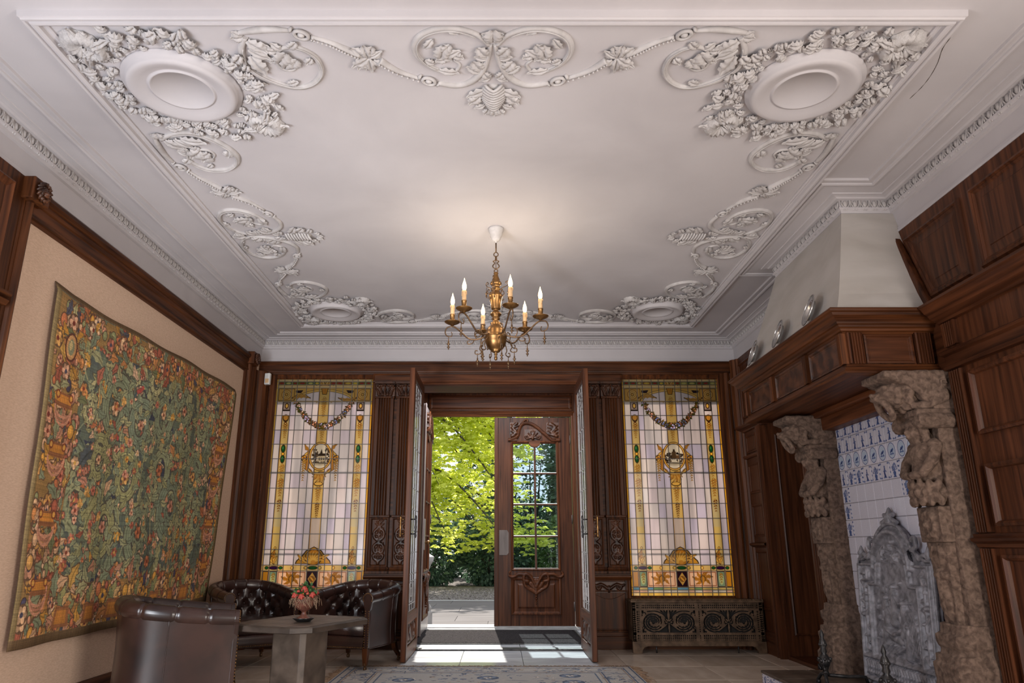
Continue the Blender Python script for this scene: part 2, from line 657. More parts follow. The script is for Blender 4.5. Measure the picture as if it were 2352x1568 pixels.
M['leaf_lime'] = leafmat('lime_leaf', (0.62, 0.70, 0.09), (0.95, 0.95, 0.27), 0.70)
M['leaf_ivy'] = leafmat('ivy_leaf', (0.05, 0.11, 0.07), (0.17, 0.26, 0.16), 0.4)
M['leaf_mid'] = leafmat('shrub_leaf', (0.06, 0.13, 0.04), (0.20, 0.30, 0.10), 0.4)
M['leaf_pot'] = leafmat('rose_leaf', (0.03, 0.09, 0.03), (0.09, 0.19, 0.06), 0.3)


def glassmat(name, tint, gloss=0.10, rough=0.02):
    m, nt, b = nodes(name)
    nt.nodes.remove(b)
    t = N(nt, 'ShaderNodeBsdfTransparent'); t.inputs['Color'].default_value = (*tint, 1)
    g = N(nt, 'ShaderNodeBsdfGlossy'); g.inputs['Roughness'].default_value = rough
    mx = N(nt, 'ShaderNodeMixShader'); mx.inputs[0].default_value = gloss
    nt.links.new(t.outputs[0], mx.inputs[1]); nt.links.new(g.outputs[0], mx.inputs[2])
    nt.links.new(mx.outputs[0], nt.nodes['Material Output'].inputs['Surface'])
    return m


M['glass'] = glassmat('clear_glass', (0.78, 0.86, 0.90), 0.05)
M['glass_lead'] = glassmat('leaded_glass', (0.80, 0.82, 0.84), 0.16, 0.10)


def emis(name, col, st):
    m, nt, b = nodes(name)
    b.inputs['Base Color'].default_value = (*col, 1)
    b.inputs['Emission Color'].default_value = (*col, 1)
    b.inputs['Emission Strength'].default_value = st
    return m


M['bulb'] = emis('lit_bulb', (1, 0.76, 0.42), 3.2)


def imgmat(name, im, rough=0.8, bump=0.0, bscale=(300, 300, 300), coat=0.0, spec=0.5):
    """flat print (weaving, glaze) by UV on real geometry."""
    m, nt, b = nodes(name)
    L = nt.links
    t = N(nt, 'ShaderNodeTexImage'); t.image = im
    L.new(t.outputs[0], b.inputs['Base Color'])
    b.inputs['Roughness'].default_value = rough
    b.inputs['Coat Weight'].default_value = coat
    b.inputs['Specular IOR Level'].default_value = spec
    if bump:
        tc = N(nt, 'ShaderNodeTexCoord'); mp = N(nt, 'ShaderNodeMapping'); mp.inputs['Scale'].default_value = bscale
        nz = N(nt, 'ShaderNodeTexNoise'); nz.inputs['Scale'].default_value = 1
        L.new(tc.outputs['Object'], mp.inputs[0]); L.new(mp.outputs[0], nz.inputs[0])
        bp = N(nt, 'ShaderNodeBump'); bp.inputs['Strength'].default_value = bump; bp.inputs['Distance'].default_value = 0.004
        L.new(nz.outputs[0], bp.inputs['Height']); L.new(bp.outputs[0], b.inputs['Normal'])
    return m


def stainedmat(name, im):
    """opal and painted glass: daylight comes through diffused."""
    m, nt, b = nodes(name)
    L = nt.links
    t = N(nt, 'ShaderNodeTexImage'); t.image = im
    L.new(t.outputs[0], b.inputs['Base Color'])
    b.inputs['Roughness'].default_value = 0.15
    tr = N(nt, 'ShaderNodeBsdfTranslucent')
    mul = N(nt, 'ShaderNodeMixRGB', blend_type='MULTIPLY'); mul.inputs[0].default_value = 1
    L.new(t.outputs[0], mul.inputs[1])
    # upright streaks of outdoor light, put into the glass colour by noise
    tc = N(nt, 'ShaderNodeTexCoord'); mp = N(nt, 'ShaderNodeMapping'); mp.inputs['Scale'].default_value = (8, 8, .8)
    nz = N(nt, 'ShaderNodeTexNoise'); nz.inputs['Scale'].default_value = 1; nz.inputs['Detail'].default_value = 2
    L.new(tc.outputs['Object'], mp.inputs[0]); L.new(mp.outputs[0], nz.inputs[0])
    r = ramp(nt, [(0.36, (0.60, 0.575, 0.565)), (0.64, (0.90, 0.86, 0.84))])
    L.new(nz.outputs[0], r.inputs[0]); L.new(r.outputs[0], mul.inputs[2])
    L.new(mul.outputs[0], tr.inputs['Color'])
    mx = N(nt, 'ShaderNodeMixShader'); mx.inputs[0].default_value = 0.72
    L.new(b.outputs[0], mx.inputs[1]); L.new(tr.outputs[0], mx.inputs[2])
    L.new(mx.outputs[0], nt.nodes['Material Output'].inputs['Surface'])
    return m


# ================================================================ ROOM SHELL
# floor
mb = MB(); mb.box(-3.3, 3.9, -3.0, 8.3, -0.06, -0.012)
floor = tag(obj('floor', mb, M['grout']), 'beige marble slab floor of the hall', 'floor', None, 'structure')
tp = 0.70
tile_me = mesh_of('floor_tile', MB().polyprof(lambda a, b, n: (a, b, n), [(-.347, -.347), (.347, -.347), (.347, .347), (-.347, .347)], [(0, -0.02), (0, -0.0015), (0.0015, 0)]), M['marble'])
for i in range(-5, 5):
    for j in range(0, 12):
        x, y = 0.83 + tp * i, 0.15 + tp * j + 0.35
        if -3.2 < x < 3.5 and y < 8.4:
            if abs(x + 0.03) < 0.75 and y > 7.3:
                continue
            place('floor_tile', tile_me, floor, Matrix.Translation((x, y, 0)))
slab = []
for x0, x1 in ((-0.93, -0.38), (-0.375, 0.22), (0.225, 0.92)):
    for y0, y1 in ((7.02, 7.62), (7.625, 8.15)):
        mb = MB(); mb.box(x0, x1, y0, y1, -0.02, 0.004)
        obj('floor_slab', mb, M['marble_pale'], floor, bevel=0.002)
# door well: sill strip, metal edge, well
mb = MB(); mb.box(-1.25, 1.25, 8.15, 10.62, -0.08, -0.022)
obj('door_well', mb, M['grout'], floor)
mb = MB(); mb.box(-0.97, 0.97, 8.15, 8.29, -0.02, 0.022)
obj('threshold_strip', mb, M['black_iron'], floor, bevel=0.006)
for x0, x1 in ((-0.97, 0.22), (0.225, 0.97)):
    mb = MB(); mb.box(x0, x1, 8.295, 8.66, -0.02, 0.004)
    obj('floor_slab', mb, M['marble_pale'], floor, bevel=0.002)
for sx in (-1, 1):
    mb = MB(); mb.box(sx * 1.01 - .1 * (sx > 0) * 0, sx * 1.12, 8.295, 10.2, -0.02, 0.006)
    obj('floor_slab', mb, M['marble_pale'], floor)
mb = MB(); mb.box(-1.1, 1.1, 10.06, 10.20, -0.02, 0.02); mb.box(-1.1, 1.1, 10.2, 10.62, -0.02, 0.03)
obj('door_sill', mb, M['white_stone'], floor, bevel=0.006)

# walls (masonry behind the finishes)
mb = MB()
for x0, x1, z0, z1 in ((-3.4, -2.66, 0, 3.7), (-2.66, -1.50, 0, .52), (-2.66, -1.50, 3.02, 3.7), (-1.50, -0.99, 0, 3.7),
                       (-0.99, 0.96, 2.93, 3.7), (0.96, 1.44, 0, 3.7), (1.44, 2.60, 0, .52), (1.44, 2.60, 3.02, 3.7), (2.60, 4.0, 0, 3.7)):
    mb.box(x0, x1, YB, YB + 0.40, z0, z1)
wall_back = tag(obj('wall_back', mb, M['wood_x']), 'oak panelled end wall with the entrance doors', 'wall', None, 'structure')
mb = MB(); mb.box(XL - 0.3, XL, -3.0, YB + .4, 0, 3.7)
wall_left = tag(obj('wall_left', mb, M['fabric']), 'left wall covered in pinkish beige linen', 'wall', None, 'structure')
mb = MB()
for y0, y1, z0, z1 in ((-3.0, 6.62, 0, 3.7), (6.62, 7.56, 2.32, 3.7), (7.56, YB + .4, 0, 3.7)):
    mb.box(XR, XR + 0.45, y0, y1, z0, z1)
wall_right = tag(obj('wall_right', mb, M['woodm_y']), 'right wall panelled in glossy mahogany-red oak', 'wall', None, 'structure')
mb = MB()
mb.box(-3.2, 3.3, -3.3, -3.0, 0, 3.7)
tag(obj('wall_rear', mb, M['wood_x']), 'dark oak end wall behind the viewer', 'wall', None, 'structure')
# ceiling
mb = MB(); mb.box(-3.3, 3.4, -3.2, YB + .4, ZC, ZC + 0.25)
ceiling = tag(obj('ceiling', mb, M['plaster']), 'white stucco ceiling with moulded frame and foliage', 'ceiling', None, 'structure')
# building above and beside the porch
mb = MB(); mb.box(-9, -1.12, 10.36, 10.62, -0.2, 3.3); mb.box(1.12, 9, 10.36, 10.62, 3.4, 3.6)

# rooms and porch around the hall
mb = MB()
mb.box(3.27, 4.6, 5.6, 5.8, 0, 3.0); mb.box(4.5, 4.6, 5.6, 9.0, 0, 3.0); mb.box(3.27, 4.6, 8.8, 9.0, 0, 3.0); mb.box(3.0, 4.6, 5.6, 9.0, 2.9, 3.0)
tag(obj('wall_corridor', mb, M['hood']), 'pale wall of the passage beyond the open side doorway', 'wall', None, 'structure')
mb = MB()
mb.box(-1.32, -1.12, 8.72, 10.62, -0.2, 3.3); mb.box(1.12, 1.32, 8.72, 10.62, -0.2, 3.3)
mb.box(-1.32, 1.32, 8.72, 10.62, 3.24, 3.6); mb.box(-1.12, 1.12, 10.42, 10.62, 2.93, 3.24)
mb.box(-1.12, -1.045, 10.42, 10.62, -.02, 2.93); mb.box(1.045, 1.12, 10.42, 10.62, -.02, 2.93)
wall_porch = tag(obj('wall_vestibule', mb, M['woodr_z']), 'oak lined vestibule between the two pairs of doors', 'wall', None, 'structure')

# ---------------------------------------------------------------- cornice, all round
HX0, HX1, HY0, HY1 = 2.47, XR, 4.70, 5.92          # chimney hood at ceiling height
room_path = [(XR, -3.0), (XR, HY0), (HX0, HY0), (HX0, HY1), (XR, HY1), (XR, YB), (XL, YB), (XL, -3.0)]
cprof = [(o_ + .007, z_) for o_, z_ in [(0, 3.18), (.014, 3.183), (.016, 3.197), (.006, 3.205), (.008, 3.22), (0, 3.224), (0, 3.343), (.018, 3.35), (.022, 3.368), (.034, 3.378), (.036, 3.388),
         (.026, 3.39), (.026, 3.442), (.056, 3.446), (.066, 3.454), (.085, 3.458), (.105, 3.459), (.108, 3.466), (.212, 3.468), (.215, 3.458), (.228, 3.455), (.24, 3.459),
         (.243, 3.468), (.272, 3.47), (.275, 3.463), (.286, 3.464), (.29, 3.481)]]
cornice = tag(obj('trim_1', MB().sweep(room_path, cprof), M['plaster']), 'white stucco cornice with an egg and dart band', 'cornice', None, 'structure')
egg = MB()
egg.ball((0, 0, 0), (0.019, 0.020, 0.027), 8, 5)
egg.tube([(-.027, .004, .026), (-.03, .012, 0), (-.018, .010, -.024), (0, .006, -.03), (.018, .010, -.024), (.03, .012, 0), (.027, .004, .026)], .0055, 4)
egg_me = mesh_of('egg', egg, M['stucco'])
dart_me = mesh_of('dart', MB().polyprof(lambda a, b, n: (a, n, b), [(-.008, .027), (.008, .027), (.003, -.026), (-.003, -.026)], [(0, 0), (.001, .012), (.003, .016)]), M['stucco'])
pair_me = mesh_of('bead_pair', MB().ball((-.010, 0, 0), (.008, .007, .010), 6, 4).ball((.010, 0, 0), (.008, .007, .010), 6, 4), M['stucco'])
pitch = 0.0765
inner = offset_path(room_path, 0.030, False)
beads = MB()
for i in range(len(room_path) - 1):
    (x0, y0), (x1, y1) = inner[i], inner[i + 1]
    L = math.hypot(x1 - x0, y1 - y0)
    ux, uy = (x1 - x0) / L, (y1 - y0) / L
    n = max(1, round(L / pitch))
    for k in range(n):
        t = (k + .5) * L / n
        px, py = x0 + ux * t, y0 + uy * t
        if py < 2.9:
            continue
        Mx = Matrix(((ux, -uy, 0, px), (uy, ux, 0, py), (0, 0, 1, 3.417), (0, 0, 0, 1)))
        place('egg', egg_me, cornice, Mx)
        t2 = t + .5 * L / n
        qx, qy = x0 + ux * t2, y0 + uy * t2
        if k < n - 1:
            Mx = Mx.copy(); Mx.translation = (qx, qy, 3.417)
            place('dart', dart_me, cornice, Mx)
        c = (px - uy * .004, py + ux * .004, 3.383)
        for dd in (-.009, .009):
            beads.ball((c[0] + ux * dd, c[1] + uy * dd, c[2] - .006), (.007, .007, .012), 6, 4)
obj('pendant_beads', beads, M['stucco'], cornice, kind='stuff')

# ---------------------------------------------------------------- ceiling frame and foliage
FX0, FX1, FY0, FY1 = -2.18, 2.11, 2.90, 7.67
fprof = [(0, 3.481), (0, 3.470), (.008, 3.464), (.018, 3.466), (.022, 3.462), (.026, 3.444), (.04, 3.436), (.052, 3.438), (.055, 3.446), (.062, 3.447), (.066, 3.438), (.078, 3.437), (.082, 3.446), (.09, 3.448), (.094, 3.481)]
fpath = [(FX0, FY0), (FX0, FY1), (FX1, FY1), (FX1, FY0)]
obj('frame_moulding', MB().sweep(fpath, fprof, closed=True), M['plaster'], ceiling)


def leaf_mesh(name, mat, wid=0.34, lobes=3, hgt=0.22, curl=0.10, mb=None):
    rows = []
    n = 3 * lobes + 2
    for i in range(n):
        t = i / (n - 1)
        w = wid * (math.sin(PI * min(.08 + .92 * t, .975)) ** .7) * (1 - .42 * abs(math.sin(PI * lobes * t)))
        lift = curl * t * t * 2.2
        hh = hgt * (math.sin(PI * min(t + .15, .95)) ** .6)
        row = []
        for s, h in ((-1, .50), (-.62, 1.0), (-.18, .85), (0, .28), (.18, .85), (.62, 1.0), (1, .50)):
            q = h * hh
            if abs(s) > .9:
                q = hh * (.15 + .55 * abs(math.sin(PI * lobes * t + .8)))
            row.append((t, w * s, q + lift + .015))
        rows.append(row)
    return mesh_of(name, MB().grid(rows), mat)


def shell_mesh(name, mat, ribs=9):
    rows = []
    for i in range(6):
        r = .08 + .92 * i / 5
        row = []
        for j in range(ribs * 2 + 1):
            a = -PI * .62 + 1.24 * PI * j / (ribs * 2)
            rr = r * (1 + (.05 if j % 2 else -.03) * (i / 5))
            h = .36 * math.sin(PI * min(.16 + .84 * (1 - r) * .75 + .1, 1)) * (1 if j % 2 else .72) if i < 5 else 0.02
            row.append((rr * math.cos(a), rr * math.sin(a) * .86, h))
        rows.append(row)
    return mesh_of(name, MB().grid(rows), mat)


lf_me = leaf_mesh('leaf', M['stucco'], .36, 3, .32, .06)
lf2_me = leaf_mesh('leaf', M['stucco'], .46, 4, .36, .09)
sh_me = shell_mesh('shell', M['stucco'])
fl = MB()
for k in range(6):
    a = PI / 3 * k
    fl.ball((.55 * math.cos(a), .55 * math.sin(a), .16), (.42, .30, .26), 6, 4, rot=Matrix.Rotation(a, 3, 'Z'))
fl.ball((0, 0, .26), .26, 7, 4)
fl_me = mesh_of('rose', fl, M['stucco'])


def cmat(x, y, ang, sx, sy=None, sz=None, flip=1, z=None):
    """on the ceiling: local x points along ang, local z hangs down."""
    sy = sx if sy is None else sy
    sz = sx if sz is None else sz
    c, s = math.cos(ang), math.sin(ang)
    return Matrix(((c * sx, s * sy * flip, 0, x), (s * sx, -c * sy * flip, 0, y), (0, 0, -sz, ZC if z is None else z), (0, 0, 0, 1)))


def bake(mb, me, Mx):
    """append mesh data, transformed, to a builder (for foliage too small to pick apart)."""
    V = [tuple(Mx @ v.co) for v in me.vertices]
    mb.add(V, [tuple(p.vertices) for p in me.polygons], True)


def rosette(cx, cy, k, ca, seed, single):
    R = random.Random(seed)
    ro = part('rosette', ceiling, (cx, cy, ZC))
    prof = [(.312, -.001), (.309, .012), (.287, .014), (.283, .040), (.270, .052), (.248, .051), (.215, .040), (.182, .028), (.172, .027), (.169, .034), (.160, .034), (.155, .024), (0.0, .024)]
    mb = MB()
    mb.lathe([(r * k, -n) for r, n in prof], (cx, cy, ZC), 48)
    obj('dished_ring', mb, M['plaster'], ro)
    fol = MB()

    def put(nm, me, Mx):
        if single:
            place(nm, me, ro, Mx)
        else:
            bake(fol, me, Mx)
    for ring, (r0, cnt, l0) in enumerate(((.328, 34, .050), (.362, 38, .058), (.398, 38, .062), (.432, 30, .062))):
        for i in range(cnt):
            a = 2 * PI * (i + .5 * (ring % 2) + R.uniform(-.3, .3)) / cnt
            dg = abs(math.cos(a - ca))
            r = r0 * (1 + .18 * max(0, dg - .70) * 3 * (ring / 3)) + R.uniform(-.010, .010)
            if ring == 3 and dg < .55 and R.random() < .5:
                continue
            l = l0 * R.uniform(.85, 1.35)
            me = lf2_me if R.random() < .6 else lf_me
            put('leaf', me, cmat(cx + k * r * math.cos(a), cy + k * r * math.sin(a), a + R.uniform(-1.5, 1.5), l * k, l * k * 1.15, l * k * R.uniform(1.1, 1.7)))
    for i in range(30):
        a = 2 * PI * (i + R.uniform(-.3, .3)) / 30
        r = R.uniform(.335, .43)
        q = R.uniform(.016, .024) * k
        put('rose', fl_me, cmat(cx + k * r * math.cos(a), cy + k * r * math.sin(a), a, q, q, q * 1.8))
    for a in (ca, ca + PI):
        x, y = cx + k * .50 * math.cos(a), cy + k * .50 * math.sin(a)
        put('shell', sh_me, cmat(x, y, a, .105 * k, .105 * k, .15 * k))
        put('shell', sh_me, cmat(x - .05 * math.cos(a), y - .05 * math.sin(a), a + PI, .07 * k, .07 * k, .16 * k))
        for da in (-.75, .75):
            put('leaf', lf_me, cmat(x, y, a + da, .13 * k, .08 * k, .12 * k))
            put('leaf', lf2_me, cmat(x - .02 * math.cos(a), y - .02 * math.sin(a), a + da * 2.6, .17 * k, .07 * k, .12 * k))
            put('leaf', lf2_me, cmat(x - .06 * math.cos(a), y - .06 * math.sin(a), a + da * 1.7, .12 * k, .08 * k, .12 * k))
    if not single:
        obj('foliage', fol, M['stucco'], ro, kind='stuff')


CXM = -0.035
rosette(-1.735, 3.385, 1.0, math.atan2(-1, -1), 1, True)
rosette(1.665, 3.385, 1.0, math.atan2(-1, 1), 2, True)
rosette(-1.745, 7.24, .93, math.atan2(1, -1), 3, False)
rosette(1.675, 7.22, .93, math.atan2(1, 1), 4, False)


LEAVES = [  # (base, tip, width ratio) of the sprays on half a side
    ((1.235, .078), (1.278, .048), .8), ((1.235, .085), (1.292, .088), .8), ((1.235, .09), (1.275, .122), .8),
    ((1.222, .105), (1.150, .185), .55), ((1.236, .17), (1.150, .245), .5), ((1.240, .215), (1.205, .350), .42), ((1.228, .12), (1.130, .150), .5),
    ((1.060, .305), (1.010, .250), .8), ((1.095, .325), (1.045, .235), .7), ((1.115, .28), (1.052, .195), .7), ((1.112, .25), (1.155, .275), .8), ((1.10, .19), (1.155, .175), .7),
    ((1.07, .178), (1.112, .130), .7), ((1.03, .165), (.982, .120), .6), ((1.06, .30), (1.075, .255), .9), ((1.115, .455), (1.055, .430), .6), ((.935, .245), (.972, .290), .7),
    ((.64, .235), (.651, .138), .42), ((.64, .235), (.566, .186), .40), ((.64, .235), (.728, .298), .40), ((.64, .235), (.640, .345), .42), ((.655, .225), (.710, .160), .6), ((.62, .225), (.575, .215), .9), ((.665, .25), (.705, .320), .6), ((.62, .26), (.575, .300), .7), ((.64, .21), (.605, .150), .6), ((.66, .27), (.672, .335), .6),
    ((.27, .245), (.248, .138), .6), ((.25, .225), (.168, .182), .55), ((.24, .245), (.295, .262), .7), ((.285, .335), (.188, .358), .5), ((.305, .285), (.350, .255), .7), ((.22, .028), (.172, .062), .6), ((.205, .215), (.155, .240), .7), ((.345, .165), (.300, .100), .55), ((.26, .20), (.215, .135), .6), ((.255, .23), (.215, .262), .8),
    ((.03, .225), (.078, .160), .7), ((.03, .25), (.096, .232), .6), ((.06, .335), (.105, .265), .7), ((.07, .36), (.138, .308), .6), ((.02, .405), (.055, .355), .7), ((.02, .405), (.075, .425), .7), ((.03, .30), (.07, .29), .8), ((.004, .10), (.052, .058), .7), ((.004, .11), (.040, .095), .8),
    ((.045, .50), (.142, .565), .5), ((.075, .565), (.135, .628), .6), ((.05, .645), (.108, .680), .6), ((.03, .69), (.052, .735), .7), ((.06, .55), (.105, .53), .7)]


def ornament(fn):
    """one side of the frame: fn(s, d) -> ceiling point; s runs along the side from its middle, d inwards from the frame."""
    so = part('scroll_ornament', ceiling, (*fn(0, .3), ZC))

    def fr(s, d, n):
        x, y = fn(s, d)
        return (x, y, ZC - n)

    clus = {}

    def lf(A, B, w, me):
        (x0, y0), (x1, y1) = fn(*A), fn(*B)
        l = math.hypot(x1 - x0, y1 - y0) * 1.08
        key = (A[0] > 0, min((1.1, .64, .25, .04), key=lambda q: abs(abs(A[0]) - q)))
        if key not in clus:
            clus[key] = MB()
        bake(clus[key], me, cmat(x0, y0, math.atan2(y1 - y0, x1 - x0), l, l * w * 1.9, l * .35 + .035))

    for g in (1, -1):
        G = lambda P: [(g * s, d) for s, d in smooth_path(P, 5)]
        mb = MB()

        def stroke(P, n, r0, r1, r2=None):
            m = len(P) - 1
            rr = []
            for i in range(m + 1):
                t = i / m
                rr.append(r0 + (r1 - r0) * math.sin(PI * t) if r2 is None else r0 + (r2 - r0) * t + (r1 - (r0 + r2) / 2) * math.sin(PI * t))
            mb.tube([(s, d, n) for s, d in P], rr, 7, fr=fr)
        top = G([(1.262, .062), (1.184, .041), (1.078, .029), (.985, .042)])
        stroke(top, .006, .008, .020)
        c1 = G([(1.225, .085), (1.279, .189), (1.289, .303), (1.245, .39), (1.155, .462), (1.059, .488), (.969, .447), (.910, .355), (.910, .253), (.948, .192), (1.003, .16), (1.07, .173), (1.119, .237), (1.114, .324), (1.065, .346), (1.016, .307)])
        stroke(c1, .004, .017, .016, .006)
        stroke([(s * .992, d * .985) for s, d in c1[4:52]], .019, .003, .0045)
        c2 = G([(.022, .149), (.067, .08), (.132, .039), (.213, .021), (.295, .036), (.361, .08), (.394, .149), (.388, .229), (.342, .303), (.269, .351), (.205, .352), (.175, .30), (.205, .26)])
        stroke(c2, .004, .012, .017, .006)
        stroke([(g * .225 + (s - g * .225) * .94, .19 + (d - .19) * .94) for s, d in c2[6:44]], .019, .003, .0045)
        low = G([(.300, .452), (.209, .473), (.128, .444), (.064, .364), (.029, .253), (.011, .141)])
        stroke(low, .004, .014, .019, .010)
        obj('scroll', mb, M['stucco'], so)
        for P, r0, r1 in (([(.90, .085), (.816, .126), (.752, .173), (.685, .218)], .010, .026), ([(.592, .262), (.512, .346), (.390, .418)], .026, .010)):
            P = G(P)
            m = len(P) - 1
            mb = MB()
            mb.tube([(s, d, .004) for s, d in P], [r0 + (r1 - r0) * (i / m) for i in range(m + 1)], 7, fr=fr)
            for i in range(22):
                q = P[min(int(i * m / 22), m)]
                mb.ball(fr(q[0] - g * .004, q[1] + .006, .016 + .6 * (r0 + (r1 - r0) * i / 22)), .0065, 6, 4)
            obj('bead_rope', mb, M['stucco'], so)
        for (s, d) in ((.941, .065), (.348, .428)):
            x, y = fn(g * s, d)
            x1, y1 = fn(g * (s - .05), d + .035)
            a = math.atan2(y1 - y, x1 - x)
            mb = MB()
            Mx = cmat(x, y, a, 1)
            mb.tube([tuple(Mx @ Vector((.036 * math.cos(2 * PI * i / 16), .026 * math.sin(2 * PI * i / 16), .013))) for i in range(16)], .010, 6, closed=True)
            mb.ball(tuple(Mx @ Vector((0, 0, .010))), (.020, .018, .016), 8, 5)
            for q in (.056, -.056):
                mb.ball(tuple(Mx @ Vector((q, 0, .006))), (.010, .022, .015), 6, 4, rot=Matrix.Rotation(a, 3, 'Z'))
            obj('knot', mb, M['stucco'], so)
        for i, (A, B, w) in enumerate(LEAVES):
            lf((g * A[0], A[1]), (g * B[0], B[1]), w, lf2_me if i % 2 else lf_me)
    lf((.001, .12), (.001, .028), .8, lf2_me)
    lf((.001, .70), (.001, .750), .8, lf2_me)
    x0, y0 = fn(0, .46); x1, y1 = fn(0, .56)
    ang = math.atan2(y1 - y0, x1 - x0)
    mb = MB()
    for k in range(9):                                  # ribbed shell
        t = k / 8
        w = .030 + .038 * math.sin(PI * min(t * .75 + .15, 1))
        Mx = cmat(x0, y0, ang, 1)
        mb.tube([tuple(Mx @ Vector((.022 * k + .02 * (1 - abs(q)), w * q, .010 + .030 * (1 - q * q)))) for q in np.linspace(-1, 1, 9)], .0095, 5)
    mb.ball(tuple(cmat(x0, y0, ang, 1) @ Vector((.10, 0, 0))), (.10, .065, .028), 12, 6, rot=Matrix.Rotation(ang, 3, 'Z'))
    obj('shell', mb, M['stucco'], so)
    for mbk in clus.values():
        obj('leaf_spray', mbk, M['stucco'], so)


ornament(lambda s, d: (CXM + s, FY0 + d))
ornament(lambda s, d: (CXM + s, FY1 - d * .92))
ornament(lambda s, d: (FX0 + d, 5.33 + 1.16 * s))
ornament(lambda s, d: (FX1 - d, 5.33 + 1.16 * s))
# settlement crack by the right edge
mb = MB()
ck = [(2.33, 2.74), (2.41, 2.98), (2.385, 3.05), (2.28, 3.12), (2.285, 3.22), (2.315, 3.30), (2.35, 3.42), (2.365, 3.52), (2.36, 3.58), (2.36, 3.66)]
ck = [(2.236, 2.995), (2.245, 3.08), (2.285, 3.19), (2.31, 3.30), (2.318, 3.40), (2.31, 3.50)]
mb.tube([(x, y, ZC - .0004) for x, y in smooth_path(ck, 3)], [.0005 + .0022 * abs(math.sin(i * 1.7)) for i in range(len(smooth_path(ck, 3)))], 4)
obj('crack', mb, M['grout'], ceiling)

# ================================================================ LEFT WALL
fl_ = fr_left()
# tall baseboard, wooden uprights and the picture rail
rail = [(0, 2.955), (.016, 2.957), (.018, 2.972), (.034, 2.976), (.036, 2.99), (.030, 2.996), (.030, 3.06), (.040, 3.066), (.046, 3.085), (.040, 3.10), (.050, 3.106), (.062, 3.125), (.062, 3.145), (.05, 3.158), (.028, 3.172), (0, 3.18)]
mb = MB(); mb.sweep([(XL, 7.96), (XL, 3.96)], rail)
obj('picture_rail', mb, M['wood_y'], wall_left)
mb = MB(); mb.sweep([(XL, 7.96), (XL, 3.96)], [(0, 0), (.028, 0), (.028, .13), (.02, .15), (.012, .165), (0, .17)])
obj('baseboard', mb, M['wood_y'], wall_left)


def upright(y0, y1, prof, z0, z1, mat, parent, fr=fl_, name='upright'):
    """vertical moulding: prof = (fraction across, depth)."""
    rows = [[fr(y0 + (y1 - y0) * t, z, n) for t, n in prof] for z in (z0, z1)]
    return obj(name, MB().grid(rows, smooth=False), mat, parent)


um = [(0, 0), (0, .02), (.12, .028), (.2, .028), (.26, .018), (.34, .05), (.5, .062), (.66, .05), (.72, .03), (.8, .034), (1, .034), (1, 0)]
upright(3.985, 3.86, um, 0, 3.18, M['wood_z'], wall_left)
upright(7.80, 7.97, um, 0, 3.18, M['wood_z'], wall_left)
upright(7.97, 8.14, [(0, .034), (.1, .05), (.3, .06), (.5, .05), (.55, .035), (.85, .035), (1, .0)], 0, 3.18, M['wood_z'], wall_left)
upright(8.14, 8.33, [(0, .02), (.2, .03), (.4, .09), (.6, .12), (.8, .13), (1, .13), (1, 0)], 0, 3.05, M['wood_z'], wall_left)
# lion-masked corner blocks
for yc in (3.92, 7.90):
    mb = MB(); mb.box(XL, XL + .10, yc - .082, yc + .082, 3.045, 3.185)
    b = obj('corner_block', mb, M['wood_z'], wall_left, bevel=.006)
    mb = MB()
    fx = XL + .10
    mb.ball((fx, yc, 3.115), (.030, .042, .048), 10, 8)
    mb.ball((fx + .028, yc, 3.10), (.020, .020, .016), 8, 6)
    mb.ball((fx + .03, yc, 3.088), (.014, .024, .010), 8, 5)
    for s in (-1, 1):
        mb.ball((fx + .024, yc + s * .017, 3.124), (.008, .009, .006), 6, 4)
        mb.ball((fx + .02, yc + s * .02, 3.135), (.012, .016, .006), 6, 4)
    for k in range(14):
        a = 2 * PI * k / 14
        mb.tube([(fx + .004, yc + .036 * math.cos(a), 3.113 + .042 * math.sin(a)), (fx + .022, yc + .05 * math.cos(a + .25), 3.113 + .054 * math.sin(a + .25)), (fx + .006, yc + .062 * math.cos(a + .6), 3.113 + .062 * math.sin(a + .6))], [.011, .012, .006], 6)
    obj('lion_mask', mb, M['carved'], b)
# panelled door case at the near end of the wall
mb = MB(); mb.box(XL, XL + .03, 2.2, 3.87, 0, 3.185)
dc = obj('door_case', mb, M['wood_z'], wall_left)
pf = [(0, .03), (0, .048), (.012, .055), (.03, .045), (.045, .034), (.05, .026)]
for y0, y1, z0, z1 in ((2.95, 3.76, 2.50, 3.10), (2.95, 3.76, .95, 2.33), (2.95, 3.76, .2, .85)):
    obj('panel', MB().rect(fl_, y0, z0, y1, z1, pf), M['woodr_z'], dc)
mb = MB(); mb.sweep([(XL, 3.86), (XL, 2.3)], [(.03, 2.37), (.06, 2.375), (.075, 2.40), (.06, 2.415), (.085, 2.43), (.085, 2.445), (.03, 2.45)])
obj('ledge', mb, M['wood_y'], dc)

